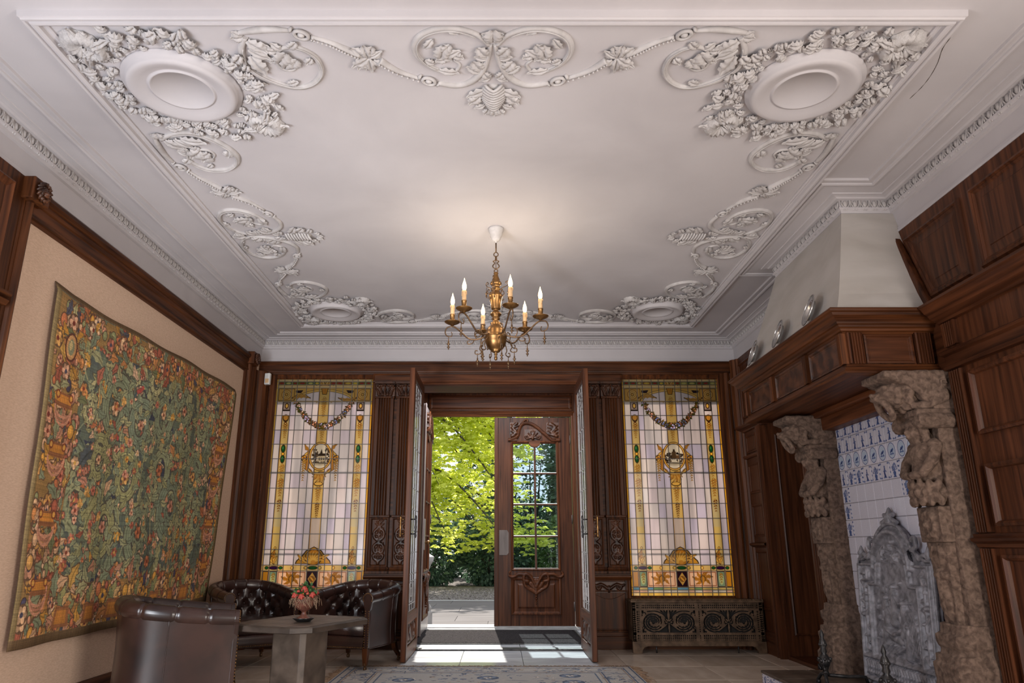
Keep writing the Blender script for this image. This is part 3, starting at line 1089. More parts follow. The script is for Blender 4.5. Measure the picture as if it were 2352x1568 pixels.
# ---------------------------------------------------------------- tapestry
TW, TH = 900, 620
T = Ras(TW, TH, rgb(92, 106, 94))
Rt = random.Random(3)
teal = [rgb(84, 100, 96), rgb(98, 114, 100), rgb(76, 90, 92), rgb(108, 122, 104), rgb(70, 82, 96)]
for _ in range(900):
    T.ell(Rt.uniform(0, TW), Rt.uniform(0, TH), Rt.uniform(6, 40), Rt.uniform(6, 26), Rt.choice(teal), Rt.uniform(0, 3), .55)
dark = rgb(70, 70, 66)
pale = [rgb(156, 162, 128), rgb(140, 152, 124), rgb(170, 170, 130), rgb(128, 144, 122), rgb(150, 154, 112), rgb(116, 134, 118)]
warm = [rgb(196, 132, 82), rgb(182, 106, 74), rgb(206, 156, 94), rgb(192, 138, 116), rgb(212, 172, 140), rgb(156, 84, 70), rgb(200, 146, 66)]
pinkl = [rgb(206, 160, 138), rgb(190, 132, 116), rgb(218, 184, 158), rgb(176, 104, 90)]
cols = pale + pale + pale + teal
# dark blue drifts of the ground
for _ in range(24):
    x, y = Rt.uniform(100, 800), Rt.uniform(80, 520)
    T.leaf(x, y, Rt.uniform(40, 110), Rt.uniform(14, 34), Rt.uniform(0, 6.3), rgb(46, 54, 80), None, None, 2)
# scattered foliage, birds, fruit and flowers
for _ in range(560):
    x, y = Rt.uniform(95, 810), Rt.uniform(60, 560)
    L = Rt.uniform(22, 66)
    c = Rt.choice(cols)
    T.leaf(x, y, L, L * Rt.uniform(.18, .34), Rt.uniform(0, 6.3), c, dark if Rt.random() < .5 else None, [k * .7 for k in c], Rt.choice((2, 3, 3, 4)))
for _ in range(300):
    x, y = Rt.uniform(95, 810), Rt.uniform(60, 560)
    if Rt.random() < .5:
        T.flower(x, y, Rt.uniform(7, 15), Rt.choice(warm + pinkl + pinkl), Rt.choice([rgb(120, 50, 40), rgb(214, 170, 90)]), dark, Rt.choice((5, 6, 7)), Rt.uniform(0, 3))
    else:
        L = Rt.uniform(18, 44)
        c = Rt.choice(warm + pinkl + pale)
        T.leaf(x, y, L, L * .3, Rt.uniform(0, 6.3), c, dark, [k * .7 for k in c], 2)
for _ in range(16):     # birds
    x, y, g = Rt.uniform(150, 760), Rt.uniform(120, 500), Rt.choice((-1, 1))
    c = Rt.choice([rgb(196, 92, 62), rgb(214, 140, 70), rgb(170, 70, 70)])
    T.ell(x, y, 15, 7, dark, .5 * g); T.ell(x, y, 13, 5.6, c, .5 * g)
    T.ell(x + 11 * g, y + 9, 5, 5, c); T.poly([(x + 15 * g, y + 10), (x + 21 * g, y + 8), (x + 15 * g, y + 7)], rgb(214, 170, 60))
    T.leaf(x - 10 * g, y - 6, 26, 5, -2.4 if g > 0 else -.7, rgb(60, 84, 100), dark, None, 1)
for _ in range(60):     # stems
    x, y = Rt.uniform(110, 800), Rt.uniform(60, 420)
    P = smooth_path([(x, y), (x + Rt.uniform(-18, 18), y + 40), (x + Rt.uniform(-30, 30), y + 90)], 6)
    T.line(P, [1.6] * len(P), Rt.choice(pale))

# great leafy scrolls
for cx, cy, r, a0, g in ((255, 440, 62, 0, 1), (215, 330, 40, 2, -1), (360, 420, 46, 1, 1), (330, 300, 50, 2.4, -1), (460, 460, 50, .6, -1), (480, 330, 56, 3.6, 1), (600, 420, 46, 1.5, 1),
                        (560, 250, 60, 4.4, -1), (690, 330, 52, .4, 1), (640, 190, 40, 2, 1), (410, 190, 54, 5, -1), (270, 200, 50, 3.3, 1), (700, 470, 38, 1, -1), (740, 220, 40, 2.2, -1), (530, 520, 34, .3, 1), (160, 420, 26, 1, 1), (400, 530, 30, 1, -1)):
    n = 34
    P, Rr = [], []
    for i in range(n):
        t = i / (n - 1)
        a = a0 + g * t * 2 * PI * 1.25
        P.append((cx + r * (1.15 - .75 * t) * math.cos(a) * .82, cy + r * (1.15 - .75 * t) * math.sin(a)))
        Rr.append(r * (.25 - .10 * t))
    c = Rt.choice(pale)
    T.line(P, [q + 3 for q in Rr], dark)
    T.line(P, Rr, c)
    T.line(P, [q * .35 for q in Rr], [k * .80 for k in c])
    T.line(P, [1.2] * n, [min(1, k * 1.2) for k in c])
    for i in range(0, n, 3):
        a = a0 + g * (i / (n - 1)) * 2 * PI * 1.25
        T.leaf(P[i][0], P[i][1], r * .55, r * .17, a + Rt.uniform(-.7, .9) * g, Rt.choice(pale), dark, [k * .7 for k in c], 3)
    T.flower(cx, cy, r * .26, Rt.choice(warm + pinkl), rgb(120, 60, 50), dark)
for _ in range(170):
    x, y = Rt.uniform(110, 800), Rt.uniform(80, 550)
    if Rt.random() < .55:
        T.flower(x, y, Rt.uniform(5, 11), Rt.choice(warm + pinkl), Rt.choice([rgb(130, 64, 52), rgb(214, 170, 90)]), None, 6, Rt.random())
    else:
        L = Rt.uniform(14, 30)
        T.leaf(x, y, L, L * .3, Rt.uniform(0, 6.3), Rt.choice(warm + pale), dark, None, 2)


def band(x0, y0, x1, y1, seed):
    """border of fruit, masks and drapery on a gold-brown ground."""
    Rb = random.Random(seed)
    T.a[y0:y1, x0:x1] = T.a[y0:y1, x0:x1] * .25 + np.array(rgb(164, 118, 64)) * .75
    area = (x1 - x0) * (y1 - y0)
    for _ in range(area // 190):
        x, y = Rb.uniform(x0 + 4, x1 - 4), Rb.uniform(y0 + 4, y1 - 4)
        k = Rb.random()
        if k < .45:
            L = Rb.uniform(18, 48)
            c = Rb.choice(warm + pale + [rgb(76, 80, 104), rgb(104, 114, 84), rgb(176, 128, 60), rgb(204, 160, 84)])
            T.leaf(x, y, L, L * .3, Rb.uniform(0, 6.3), c, rgb(92, 68, 56), [q * .7 for q in c], 3)
        elif k < .75:
            T.flower(x, y, Rb.uniform(8, 17), Rb.choice(warm + pinkl), Rb.choice([rgb(110, 44, 40), rgb(60, 60, 90)]), rgb(92, 68, 56))
        else:
            c = Rb.choice(warm + [rgb(62, 62, 96), rgb(126, 136, 100)])
            r = Rb.uniform(5, 11)
            T.ell(x, y, r + 1.5, r * 1.3 + 1.5, rgb(60, 44, 44)); T.ell(x, y, r, r * 1.3, c); T.ell(x - r * .2, y + r * .3, r * .55, r * .75, [min(1, q * 1.2) for q in c])


band(12, 12, 118, TH - 12, 1); band(TW - 110, 12, TW - 12, TH - 12, 2); band(100, TH - 70, TW - 100, TH - 12, 3); band(100, 12, TW - 100, 96, 4)
# side-border motifs: pedestals, swags, oval cameos
for x in (66, TW - 62):
    for y in (95, 210, 330, 420, 520):
        k = (y // 10) % 3
        if k == 0:
            T.poly([(x - 30, y - 12), (x + 30, y - 12), (x + 24, y + 14), (x - 24, y + 14)], rgb(140, 88, 60)); T.poly([(x - 26, y - 4), (x + 26, y - 4), (x + 22, y + 10), (x - 22, y + 10)], rgb(204, 134, 60))
            for s in (-1, 1):
                T.ell(x + s * 24, y + 8, 8, 8, rgb(120, 56, 40)); T.ell(x + s * 24, y + 8, 5, 5, rgb(214, 160, 80))
            for q in range(3):
                P = [(x + 30 * math.cos(t), y - 14 - (16 + 7 * q) * math.sin(t)) for t in np.linspace(0, PI, 14)]
                T.line(P, [2.6] * 14, rgb(210, 150, 128) if q % 2 == 0 else rgb(172, 116, 98))
        else:
            T.ell(x, y, 22, 27, rgb(84, 46, 42)); T.ell(x, y, 18, 23, rgb(206, 158, 110)); T.ell(x, y, 11, 15, rgb(130, 140, 118) if k == 1 else rgb(180, 100, 80)); T.ell(x - 2, y + 3, 6, 9, rgb(206, 190, 140))
            for s in (-1, 1):
                T.leaf(x + s * 16, y + 20, 26, 8, PI / 2 - s * .9, rgb(196, 140, 60), dark, None)
for x in range(160, TW - 140, 95):
    T.poly([(x - 26, 22), (x + 26, 22), (x + 20, 60), (x - 20, 60)], rgb(146, 92, 62)); T.poly([(x - 18, 28), (x + 18, 28), (x + 14, 52), (x - 14, 52)], rgb(186, 120, 56))
    T.leaf(x, 60, 34, 10, PI / 2, rgb(150, 152, 104), dark, None); T.leaf(x, 60, 28, 8, PI / 2 + .7, rgb(120, 132, 96), dark, None); T.leaf(x, 60, 28, 8, PI / 2 - .7, rgb(206, 170, 120), dark, None)
# selvedge
for x0, y0, x1, y1 in ((0, 0, 12, TH), (TW - 12, 0, TW, TH), (0, 0, TW, 16), (0, TH - 10, TW, TH)):
    T.a[y0:y1, x0:x1] = rgb(112, 96, 66) if y1 - y0 > 20 else rgb(98, 78, 58)
ns = np.random.RandomState(2)
T.a *= (0.86 + 0.24 * ns.rand(TH, 1, 1)) * (0.86 + 0.24 * ns.rand(1, TW, 1)) * (0.9 + 0.2 * ns.rand(TH, TW, 1))
T.a = (T.a * .80 + np.array(rgb(128, 116, 92)) * .20) * np.array((1.10, 1.06, 1.0)) + .01
M['tapestry'] = imgmat('woven_tapestry', T.image('tapestry_weave'), 0.95, bump=0.5, bscale=(300, 300, 300), spec=0.15)
mb = MB(); mb.uv = []
nu, nv = 90, 40
rows = []
for j in range(nv + 1):
    t = j / nv
    row = []
    for i in range(nu + 1):
        s = i / nu
        top = 2.672 + .003 * math.sin(s * 23) + .025 * (s < .06) * (1 - s / .06) + .022 * s - .006 * math.sin(s * 7)
        bot = 0.475 + .075 * s - .02 * math.sin(s * PI)
        yl = 4.315 + (4.425 - 4.315) * (1 - t) + .006 * math.sin(t * 13)
        yr = 7.575 - .25 * (1 - t) + .015 * math.sin(t * 9)
        n = .030 + .012 * math.sin(s * 30 + 1.5 * math.sin(t * 3)) * (1 - t * .7) + .012 * math.sin(s * 11 + 2) + .012 * (1 - t)
        if j == nv:
            n = .016 + .006 * math.sin(s * 23)
        row.append((XL + n, yl + (yr - yl) * s, bot + (top - bot) * t))
        mb.uv.append((s, t))
    rows.append(row)
mb.grid(rows)
tap = obj('tapestry', mb, M['tapestry'], org=(XL + .03, 5.9, 0.5), recalc=False)
tag(tap, 'large woven verdure tapestry with leaves and birds on the linen wall', 'tapestry')
sd = tap.modifiers.new('thick', 'SOLIDIFY'); sd.thickness = .006; sd.offset = -1

# ================================================================ STAINED GLASS
COLS = [0, .017, .078, .158, .214, .31, .385, .446, .554, .615, .69, .786, .842, .922, .983, 1]
ROWZ = [.536, .573, .601, .629, .801, .863, 1.029, 1.198, 1.368, 1.533, 1.703, 1.874, 2.038, 2.206, 2.371, 2.543, 2.709, 2.872, 2.910, 2.948, 3.002]
ROWS = [(z - .536) / (3.002 - .536) for z in ROWZ]
GW, GH = 560, 1214


def glass_art(kind):
    R = random.Random(40 + kind)
    G = Ras(GW, GH, rgb(214, 206, 206))
    X = lambda f: f * GW
    Yf = lambda f: f * GH
    gold, amber, brown, umber = rgb(216, 186, 112), rgb(198, 158, 82), rgb(150, 108, 56), rgb(92, 70, 42)
    lil = [rgb(212, 203, 204), rgb(216, 207, 204), rgb(208, 200, 204), rgb(218, 210, 205), rgb(211, 205, 203), rgb(204, 197, 206)]
    # opal panes
    for r in range(5, 16):
        for c in range(1, 14):
            cc = R.choice(lil)
            G.a[int(Yf(ROWS[r])):int(Yf(ROWS[r + 1])), int(X(COLS[c])):int(X(COLS[c + 1]))] = cc
    # gold outer strips
    for c in (0, 14):
        G.a[:, int(X(COLS[c])):int(X(COLS[c + 1])) + 1] = rgb(222, 186, 88)

    def vstrip(c0, c1, y0, y1, col):
        x0, x1 = X(c0), X(c1)
        G.a[int(Yf(y0)):int(Yf(y1)), int(x0):int(x1)] = col
        for x in (x0 + 2, x1 - 2):
            G.line([(x, Yf(y0)), (x, Yf(y1))], 1.6, rgb(170, 120, 40))

    def drop(cx, y0, y1, w, col):
        """pendant of husks and fruit."""
        n = max(3, int((y1 - y0) * GH / 13))
        for i in range(n):
            y = Yf(y1) + (Yf(y0) - Yf(y1)) * i / n
            q = w * (1 - .6 * i / n)
            for s in (-1, 1):
                G.leaf(cx, y, q * 1.3, q * .35, -PI / 2 + s * .8, col, umber, None, 2)
            G.ell(cx, y, q * .42, q * .42, umber); G.ell(cx, y, q * .32, q * .32, gold)

    for c in (2, 12):
        a, b = COLS[c], COLS[c + 1]
        mx = X((a + b) / 2)
        vstrip(a, b, ROWS[5], ROWS[15], rgb(204, 186, 134))
        G.a[int(Yf(.30)):int(Yf(.42)), int(X(a)) + 4:int(X(b)) - 4] = rgb(196, 184, 150)
        vstrip(a + .008, b - .008, .80, ROWS[15], rgb(208, 176, 100))
        # jewel at the head, masks, green drops
        G.a[int(Yf(.836)):int(Yf(.884)), int(X(a)):int(X(b))] = rgb(60, 46, 36)
        G.a[int(Yf(.842)):int(Yf(.878)), int(X(a)) + 5:int(X(b)) - 5] = rgb(176, 160, 150)
        G.ell(mx, Yf(.86), 11, 17, rgb(76, 50, 30)); G.ell(mx, Yf(.86), 7, 12, gold)
        G.ell(mx, Yf(.80), 17, 22, umber); G.ell(mx, Yf(.803), 13, 16, amber); G.ell(mx, Yf(.77), 9, 18, rgb(120, 60, 30))
        drop(mx, .70, .775, 15, amber)
        for y in (.655, .607):
            G.ell(mx, Yf(y), 13, 24, umber); G.ell(mx, Yf(y), 9, 19, rgb(40, 106, 62)); G.ell(mx - 2, Yf(y) + 5, 4, 9, rgb(96, 160, 100))
        G.ell(mx, Yf(.631), 10, 10, umber); G.ell(mx, Yf(.631), 7, 7, rgb(226, 190, 90))
        drop(mx, .52, .58, 15, amber); drop(mx, .43, .515, 16, rgb(196, 150, 76)); drop(mx, .36, .42, 12, rgb(150, 90, 40))
        G.leaf(mx, Yf(.145), 62, 15, PI / 2, amber, umber, brown, 3); G.leaf(mx, Yf(.138), 40, 12, PI / 2 + .35, gold, umber, brown, 2); G.leaf(mx, Yf(.138), 40, 12, PI / 2 - .35, gold, umber, brown, 2)
        G.ell(mx, Yf(.206), 6, 8, umber); G.ell(mx, Yf(.206), 4, 6, gold)
    # central shaft
    vstrip(COLS[7], COLS[8], ROWS[5] + .05, ROWS[16], rgb(208, 186, 128))
    cx = X(.5)
    G.a[int(Yf(.18)):int(Yf(.34)), int(X(COLS[7])) + 6:int(X(COLS[8])) - 6] = rgb(198, 186, 176)
    drop(cx, .80, .89, 16, amber); drop(cx, .69, .76, 15, amber); drop(cx, .41, .48, 17, amber); drop(cx, .33, .405, 13, brown)
    # garland
    for s in (-1, 1):
        for i in range(26):
            t = i / 25
            x = X(.5 + s * .285 * (1 - t))
            y = Yf(.876 - .115 * (1 - (1 - t) ** 2.1))
            for _ in range(3):
                G.leaf(x + R.uniform(-5, 5), y + R.uniform(-6, 6), 19, 5.5, R.uniform(0, 6.3), R.choice([rgb(96, 106, 50), rgb(146, 124, 50), rgb(120, 84, 40)]), umber, None, 2)
            if i % 2 == 0:
                G.flower(x + R.uniform(-3, 3), y + R.uniform(-4, 4), R.uniform(9, 12) + 4 * t, R.choice([rgb(216, 176, 150), rgb(196, 190, 210), rgb(206, 150, 110), rgb(224, 206, 190), rgb(150, 160, 190)]), rgb(150, 70, 40), rgb(90, 70, 60), 6, R.random())
    for s in (-1, 1):
        drop(X(.5 + s * .075), .865, .915, 8, amber)
    # medallion with its bracket
    my = Yf(.62)
    for s in (-1, 1):
        G.line([(cx + s * 38, my + 50), (cx + s * 84, my + 10), (cx + s * 100, my - 18), (cx + s * 84, my - 34), (cx + s * 70, my - 18)], 7, umber)
        G.line([(cx + s * 38, my + 50), (cx + s * 84, my + 10), (cx + s * 100, my - 18), (cx + s * 84, my - 34), (cx + s * 70, my - 18)], 5, gold)
        G.line([(cx + s * 62, my + 30), (cx + s * 72, my - 70), (cx + s * 52, my - 84)], 10, umber); G.line([(cx + s * 62, my + 30), (cx + s * 72, my - 70), (cx + s * 52, my - 84)], 8, rgb(196, 152, 76))
        G.flower(cx + s * 92, my - 10, 15, amber, brown, umber, 6)
        G.leaf(cx + s * 60, my + 30, 48, 10, PI / 2 - s * .7, amber, umber, brown, 2)
        drop(cx + s * 92, .50, .60, 13, amber)
    G.ell(cx, my, 66, 82, umber); G.ell(cx, my, 63, 79, gold); G.ell(cx, my, 57, 73, rgb(146, 104, 50)); G.ell(cx, my, 53, 69, rgb(214, 206, 190))
    sep = [rgb(60, 46, 34), rgb(92, 74, 54), rgb(120, 102, 78), rgb(44, 34, 28)]

    def inside(x, y):
        return ((x - cx) / 52) ** 2 + ((y - my) / 68) ** 2 < .93
    # sepia scene in the oval: trees, a house with pointed roof or a tower, water
    for _ in range(150):
        x, y = cx + R.uniform(-50, 50), my + R.uniform(-34, 50)
        side = abs(x - cx - 6) > 22 if kind == 0 else abs(x - cx) > 12
        if inside(x, y) and (side or y < my - 10) and y < my + 44 - (0 if kind == 0 else 26):
            G.ell(x, y, R.uniform(3, 7), R.uniform(3, 6), R.choice(sep), 0, .8)
    if kind == 0:
        G.poly([(cx - 14, my - 30), (cx + 34, my - 30), (cx + 34, my + 2), (cx - 14, my + 2)], rgb(196, 184, 160)); G.poly([(cx - 18, my + 2), (cx + 38, my + 2), (cx + 24, my + 16), (cx + 12, my + 16), (cx + 6, my + 42), (cx - 2, my + 16), (cx - 8, my + 14)], rgb(84, 68, 54))
        for x in (-6, 6, 18, 27):
            G.poly([(cx + x, my - 22), (cx + x + 4, my - 22), (cx + x + 4, my - 8), (cx + x, my - 8)], sep[0])
    else:
        G.poly([(cx - 12, my - 14), (cx + 12, my - 14), (cx + 12, my + 26), (cx - 12, my + 26)], rgb(120, 96, 66)); G.poly([(cx - 7, my + 26), (cx + 7, my + 26), (cx + 4, my + 40), (cx - 4, my + 40)], rgb(96, 76, 54)); G.poly([(cx + 12, my - 14), (cx + 34, my - 14), (cx + 34, my + 6), (cx + 12, my + 6)], rgb(140, 112, 78))
    G.poly([(cx - 44, my - 34), (cx + 44, my - 34), (cx + 34, my - 52), (cx - 34, my - 52)], rgb(190, 180, 160)); G.line([(cx - 42, my - 36), (cx + 42, my - 40)], 2, sep[0])
    # shell bracket under the medallion
    for k in range(9):
        a = PI + .25 + (PI - .5) * k / 8
        G.leaf(cx, Yf(.545), 62 - 12 * abs(k - 4) * .5, 8.5, a, gold if k % 2 else amber, umber, brown, 1)
    G.line([(cx + 62 * math.cos(a), Yf(.56) + 26 * math.sin(a)) for a in np.linspace(PI, 2 * PI, 14)], 6, umber); G.line([(cx + 62 * math.cos(a), Yf(.56) + 26 * math.sin(a)) for a in np.linspace(PI, 2 * PI, 14)], 4, rgb(216, 186, 120))
    G.ell(cx, Yf(.492), 26, 12, umber); G.ell(cx, Yf(.493), 22, 9, gold)
    # great shell at the foot
    by = Yf(.137)
    for s in (-1, 1):
        G.poly([(cx, by), (cx + s * 100, by), (cx + s * 92, by + 18), (cx + s * 62, by + 46), (cx + s * 44, by + 70), (cx, by + 92)], umber)
        G.poly([(cx, by + 3), (cx + s * 94, by + 3), (cx + s * 86, by + 16), (cx + s * 58, by + 42), (cx + s * 40, by + 66), (cx, by + 87)], rgb(196, 160, 76))
        G.leaf(cx + s * 42, by + 20, 50, 12, PI / 2 - s * 1.0, gold, umber, brown, 2)
    G.ell(cx, by + 34, 47, 44, umber); G.ell(cx, by + 34, 43, 40, rgb(190, 146, 60))
    for k in range(9):
        a = PI * (k + .5) / 9
        G.leaf(cx, by + 8, 60, 7, a, gold, brown, None, 1)
    G.a[int(Yf(ROWS[5])) - 2:int(by) + 1, :] = G.a[int(Yf(ROWS[5])) - 2:int(by) + 1, :]
    G.ell(cx, by + 10, 13, 10, amber)
    # head: volutes, arch, ram mask
    yt = Yf(ROWS[16])
    G.a[int(yt) - 2:, int(X(.017)):int(X(.983))] = rgb(208, 174, 96)
    G.poly([(X(.21), Yf(.884))] + [(X(.21 + .58 * t), Yf(.884 + .048 * math.sin(PI * t) ** .55)) for t in np.linspace(0, 1, 24)] + [(X(.79), Yf(.884))], rgb(214, 206, 206))
    vstrip(COLS[7], COLS[8], .884, .94, rgb(208, 182, 112)); drop(cx, .84, .90, 14, amber)
    P = [(X(.20 + .60 * t), Yf(.886 + .050 * math.sin(PI * t) ** .55)) for t in np.linspace(0, 1, 30)]
    G.line(P, 7, umber); G.line(P, 5, gold)
    for s in (-1, 1):
        vx, vy = X(.5 + s * .395), Yf(.915)
        G.poly([(vx - s * 48, vy - 36), (vx + s * 46, vy - 36), (vx + s * 46, vy + 36), (vx - s * 48, vy + 36)], umber); G.poly([(vx - s * 45, vy - 33), (vx + s * 43, vy - 33), (vx + s * 43, vy + 33), (vx - s * 45, vy + 33)], rgb(204, 166, 90))
        for r, c in ((29, brown), (25, gold), (19, brown), (16, gold), (10, umber), (7, amber)):
            G.ell(vx, vy, r, r, c)
        G.leaf(vx - s * 40, vy - 20, 95, 13, PI if s > 0 else 0, amber, umber, brown, 4)
        G.poly([(vx - s * 52, vy + 24), (vx - s * 96, vy + 26), (vx - s * 84, vy + 8), (vx - s * 56, vy + 10)], rgb(58, 44, 46))
    for s in (-1, 1):
        for r, c in ((26, umber), (22, gold), (14, brown), (10, amber)):
            G.ell(cx + s * 27, Yf(.968), r, r * .85, c)
    G.poly([(cx - 25, Yf(.965)), (cx + 25, Yf(.965)), (cx + 13, Yf(.915)), (cx - 13, Yf(.915))], umber); G.poly([(cx - 21, Yf(.965)), (cx + 21, Yf(.965)), (cx + 10, Yf(.918)), (cx - 10, Yf(.918))], rgb(200, 146, 56))
    for s in (-1, 1):
        G.ell(cx + s * 9, Yf(.951), 4, 3, umber); G.line([(cx + s * 5, Yf(.945)), (cx + s * 4, Yf(.924))], 1.5, brown)
    # top strip of jewels
    y0, y1 = Yf(ROWS[18]), Yf(ROWS[19])
    for c in range(1, 14):
        if c in (7,):
            continue
        x0, x1 = X(COLS[c]), X(COLS[c + 1])
        G.a[int(y0):int(y1), int(x0):int(x1)] = R.choice([rgb(112, 120, 50), rgb(164, 160, 90), rgb(140, 104, 50), rgb(96, 110, 60)])
        G.ell((x0 + x1) / 2, (y0 + y1) / 2, (x1 - x0) * .3, (y1 - y0) * .3, R.choice([rgb(206, 180, 80), rgb(150, 60, 50), rgb(196, 190, 120)]))
    for yy in (ROWS[17], ROWS[19]):
        G.a[int(Yf(yy)):int(Yf(yy)) + 14, int(X(.017)):int(X(.983))] = rgb(216, 196, 150)
    # lower bands
    G.a[:int(Yf(ROWS[5])), int(X(.017)):int(X(.983))] = rgb(216, 194, 142)
    ya, yb = Yf(ROWS[4]), Yf(ROWS[5])
    for f, c in ((.12, rgb(86, 44, 96)), (.5, rgb(44, 110, 60)), (.88, rgb(86, 44, 96))):
        G.ell(X(f), (ya + yb) / 2, 27, 10, umber); G.ell(X(f), (ya + yb) / 2, 23, 7.5, c)
        for s in (-1, 1):
            G.ell(X(f) + s * 38, (ya + yb) / 2, 11, 9, umber); G.ell(X(f) + s * 38, (ya + yb) / 2, 8, 6.5, rgb(60, 130, 70) if f != .5 else rgb(216, 190, 110))
    for f in (.30, .70):
        G.ell(X(f), (ya + yb) / 2, 9, 10, brown); G.ell(X(f), (ya + yb) / 2, 6, 7, rgb(226, 200, 130))
    yc, yd = Yf(ROWS[3]), Yf(ROWS[4])
    G.a[int(yc):int(yd), int(X(.017)):int(X(.983))] = rgb(224, 200, 172)
    for f0, f1, c in ((.02, .07, rgb(206, 164, 70)), (.93, .98, rgb(206, 164, 70)), (.085, .155, rgb(156, 172, 150)), (.845, .915, rgb(156, 172, 150)), (.45, .55, rgb(72, 40, 54))):
        G.poly([(X(f0), yc + 2), (X(f1), yc + 2), (X(f1), yd - 3), (X(f0), yd - 3)], umber); G.poly([(X(f0) + 2, yc + 5), (X(f1) - 2, yc + 5), (X(f1) - 2, yd - 6), (X(f0) + 2, yd - 6)], c)
    for f in (.12, .88):
        G.ell(X(f), (yc + yd) / 2, 13, 30, rgb(196, 200, 160)); drop(X(f), ROWS[3] + .012, ROWS[4] - .012, 11, amber)
    G.poly([(cx - 23, (yc + yd) / 2), (cx, yd - 8), (cx + 23, (yc + yd) / 2), (cx, yc + 8)], rgb(206, 176, 110)); G.flower(cx, (yc + yd) / 2, 13, amber, gold, brown, 4, PI / 4)
    for f in (.30, .70):
        x, y = X(f), (yc + yd) / 2
        G.poly([(x - 74, yc + 6), (x + 74, yc + 6), (x + 74, yd - 6), (x - 74, yd - 6)], rgb(170, 124, 100)); G.poly([(x - 70, yc + 10), (x + 70, yc + 10), (x + 70, yd - 10), (x - 70, yd - 10)], rgb(222, 196, 172))
        for s in (-1, 1):
            for a, l in ((.9, 44), (.2, 54), (-.6, 44), (1.35, 32)):
                G.leaf(x, y, l, l * .2, a if s > 0 else PI - a, amber, brown, brown, 3)
        G.ell(x, y, 15, 18, umber); G.ell(x, y, 12, 15, amber); G.poly([(x - 10, y - 8), (x + 10, y - 8), (x, y - 36)], amber)
    for r, cl in ((0, [rgb(224, 200, 130)]), (1, [rgb(216, 190, 170), rgb(206, 200, 190)]), (2, [rgb(150, 170, 130), rgb(140, 176, 190), rgb(206, 190, 140), rgb(196, 180, 130)])):
        for c in range(1, 14):
            G.a[int(Yf(ROWS[r])):int(Yf(ROWS[r + 1])), int(X(COLS[c])):int(X(COLS[c + 1]))] = R.choice(cl)
    return G


def stained_window(name, x0, x1, label, kind):
    z0, z1 = ROWZ[0], ROWZ[-1]
    y = YB + .012
    mat = stainedmat('painted_glass', glass_art(kind).image('painted_glass'))
    w = thing(name, label, 'window', ((x0 + x1) / 2, YB, z0), None, 'structure')
    px = [x0 + (x1 - x0) * f for f in COLS]
    Rw = random.Random(kind)

    def pane(c, c2, r, r2):
        mb = MB()
        t = Rw.uniform(-.0012, .0012)
        q = Rw.uniform(-.0012, .0012)
        pts = []
        uv = []
        for yy in (y + .003, y):
            for (cx, rx, dx, dz) in ((c, r, -1, -1), (c2, r, 1, -1), (c2, r2, 1, 1), (c, r2, -1, 1)):
                pts.append((px[cx], yy + dx * t + dz * q, ROWZ[rx]))
                uv.append((COLS[cx], ROWS[rx]))
        mb.uv = uv
        mb.add(pts, [(0, 1, 2, 3), (4, 5, 6, 7), (0, 1, 5, 4), (1, 2, 6, 5), (2, 3, 7, 6), (3, 0, 4, 7)])
        obj('pane', mb, mat, w, recalc=False)
    for r in range(20):
        for c in range(1, 14):
            pane(c, c + 1, r, r + 1)
    pane(0, 1, 0, 20); pane(14, 15, 0, 20)
    came = MB()
    for x in px[1:-1]:
        came.box(x - .0035, x + .0035, y - .006, y + .006, z0, z1)
    for z in ROWZ[1:-1]:
        came.box(x0, x1, y - .0055, y + .0055, z - .003, z + .003)
    obj('lead_came', came, M['came'], w)
    mb = MB()
    mb.rect(fr_back(), x0 - .075, z0 - .07, x1 + .075, z1 + .05, [(0, -.01), (0, .012), (.03, .016), (.045, .004), (.06, .006), (.075, -.008), (.075, -.03)], cap=False)
    obj('frame', mb, M['wood_z'], w)
    for z in (1.0, 1.9):   # saddle bars outside
        came = MB(); came.box(x0, x1, y + .03, y + .04, z, z + .012)
        obj('saddle_bar', came, M['black_iron'], w)
    return w


stained_window('window_1', -2.652, -1.510, 'left stained glass window with garland and oval house scene, behind the armchairs', 0)
stained_window('window_2', 1.452, 2.586, 'right stained glass window with garland and oval tower scene, above the radiator grille', 1)

# ================================================================ BACK WALL PANELLING
fb = fr_back()
rprof = [(0, 3.03), (.028, 3.032), (.03, 3.046), (.046, 3.05), (.050, 3.064), (.040, 3.07), (.040, 3.150), (.052, 3.156), (.060, 3.170), (.060, 3.181), (0, 3.182)]
obj('top_rail', MB().sweep([(XR, YB), (XL, YB)], rprof), M['wood_x'], wall_back)


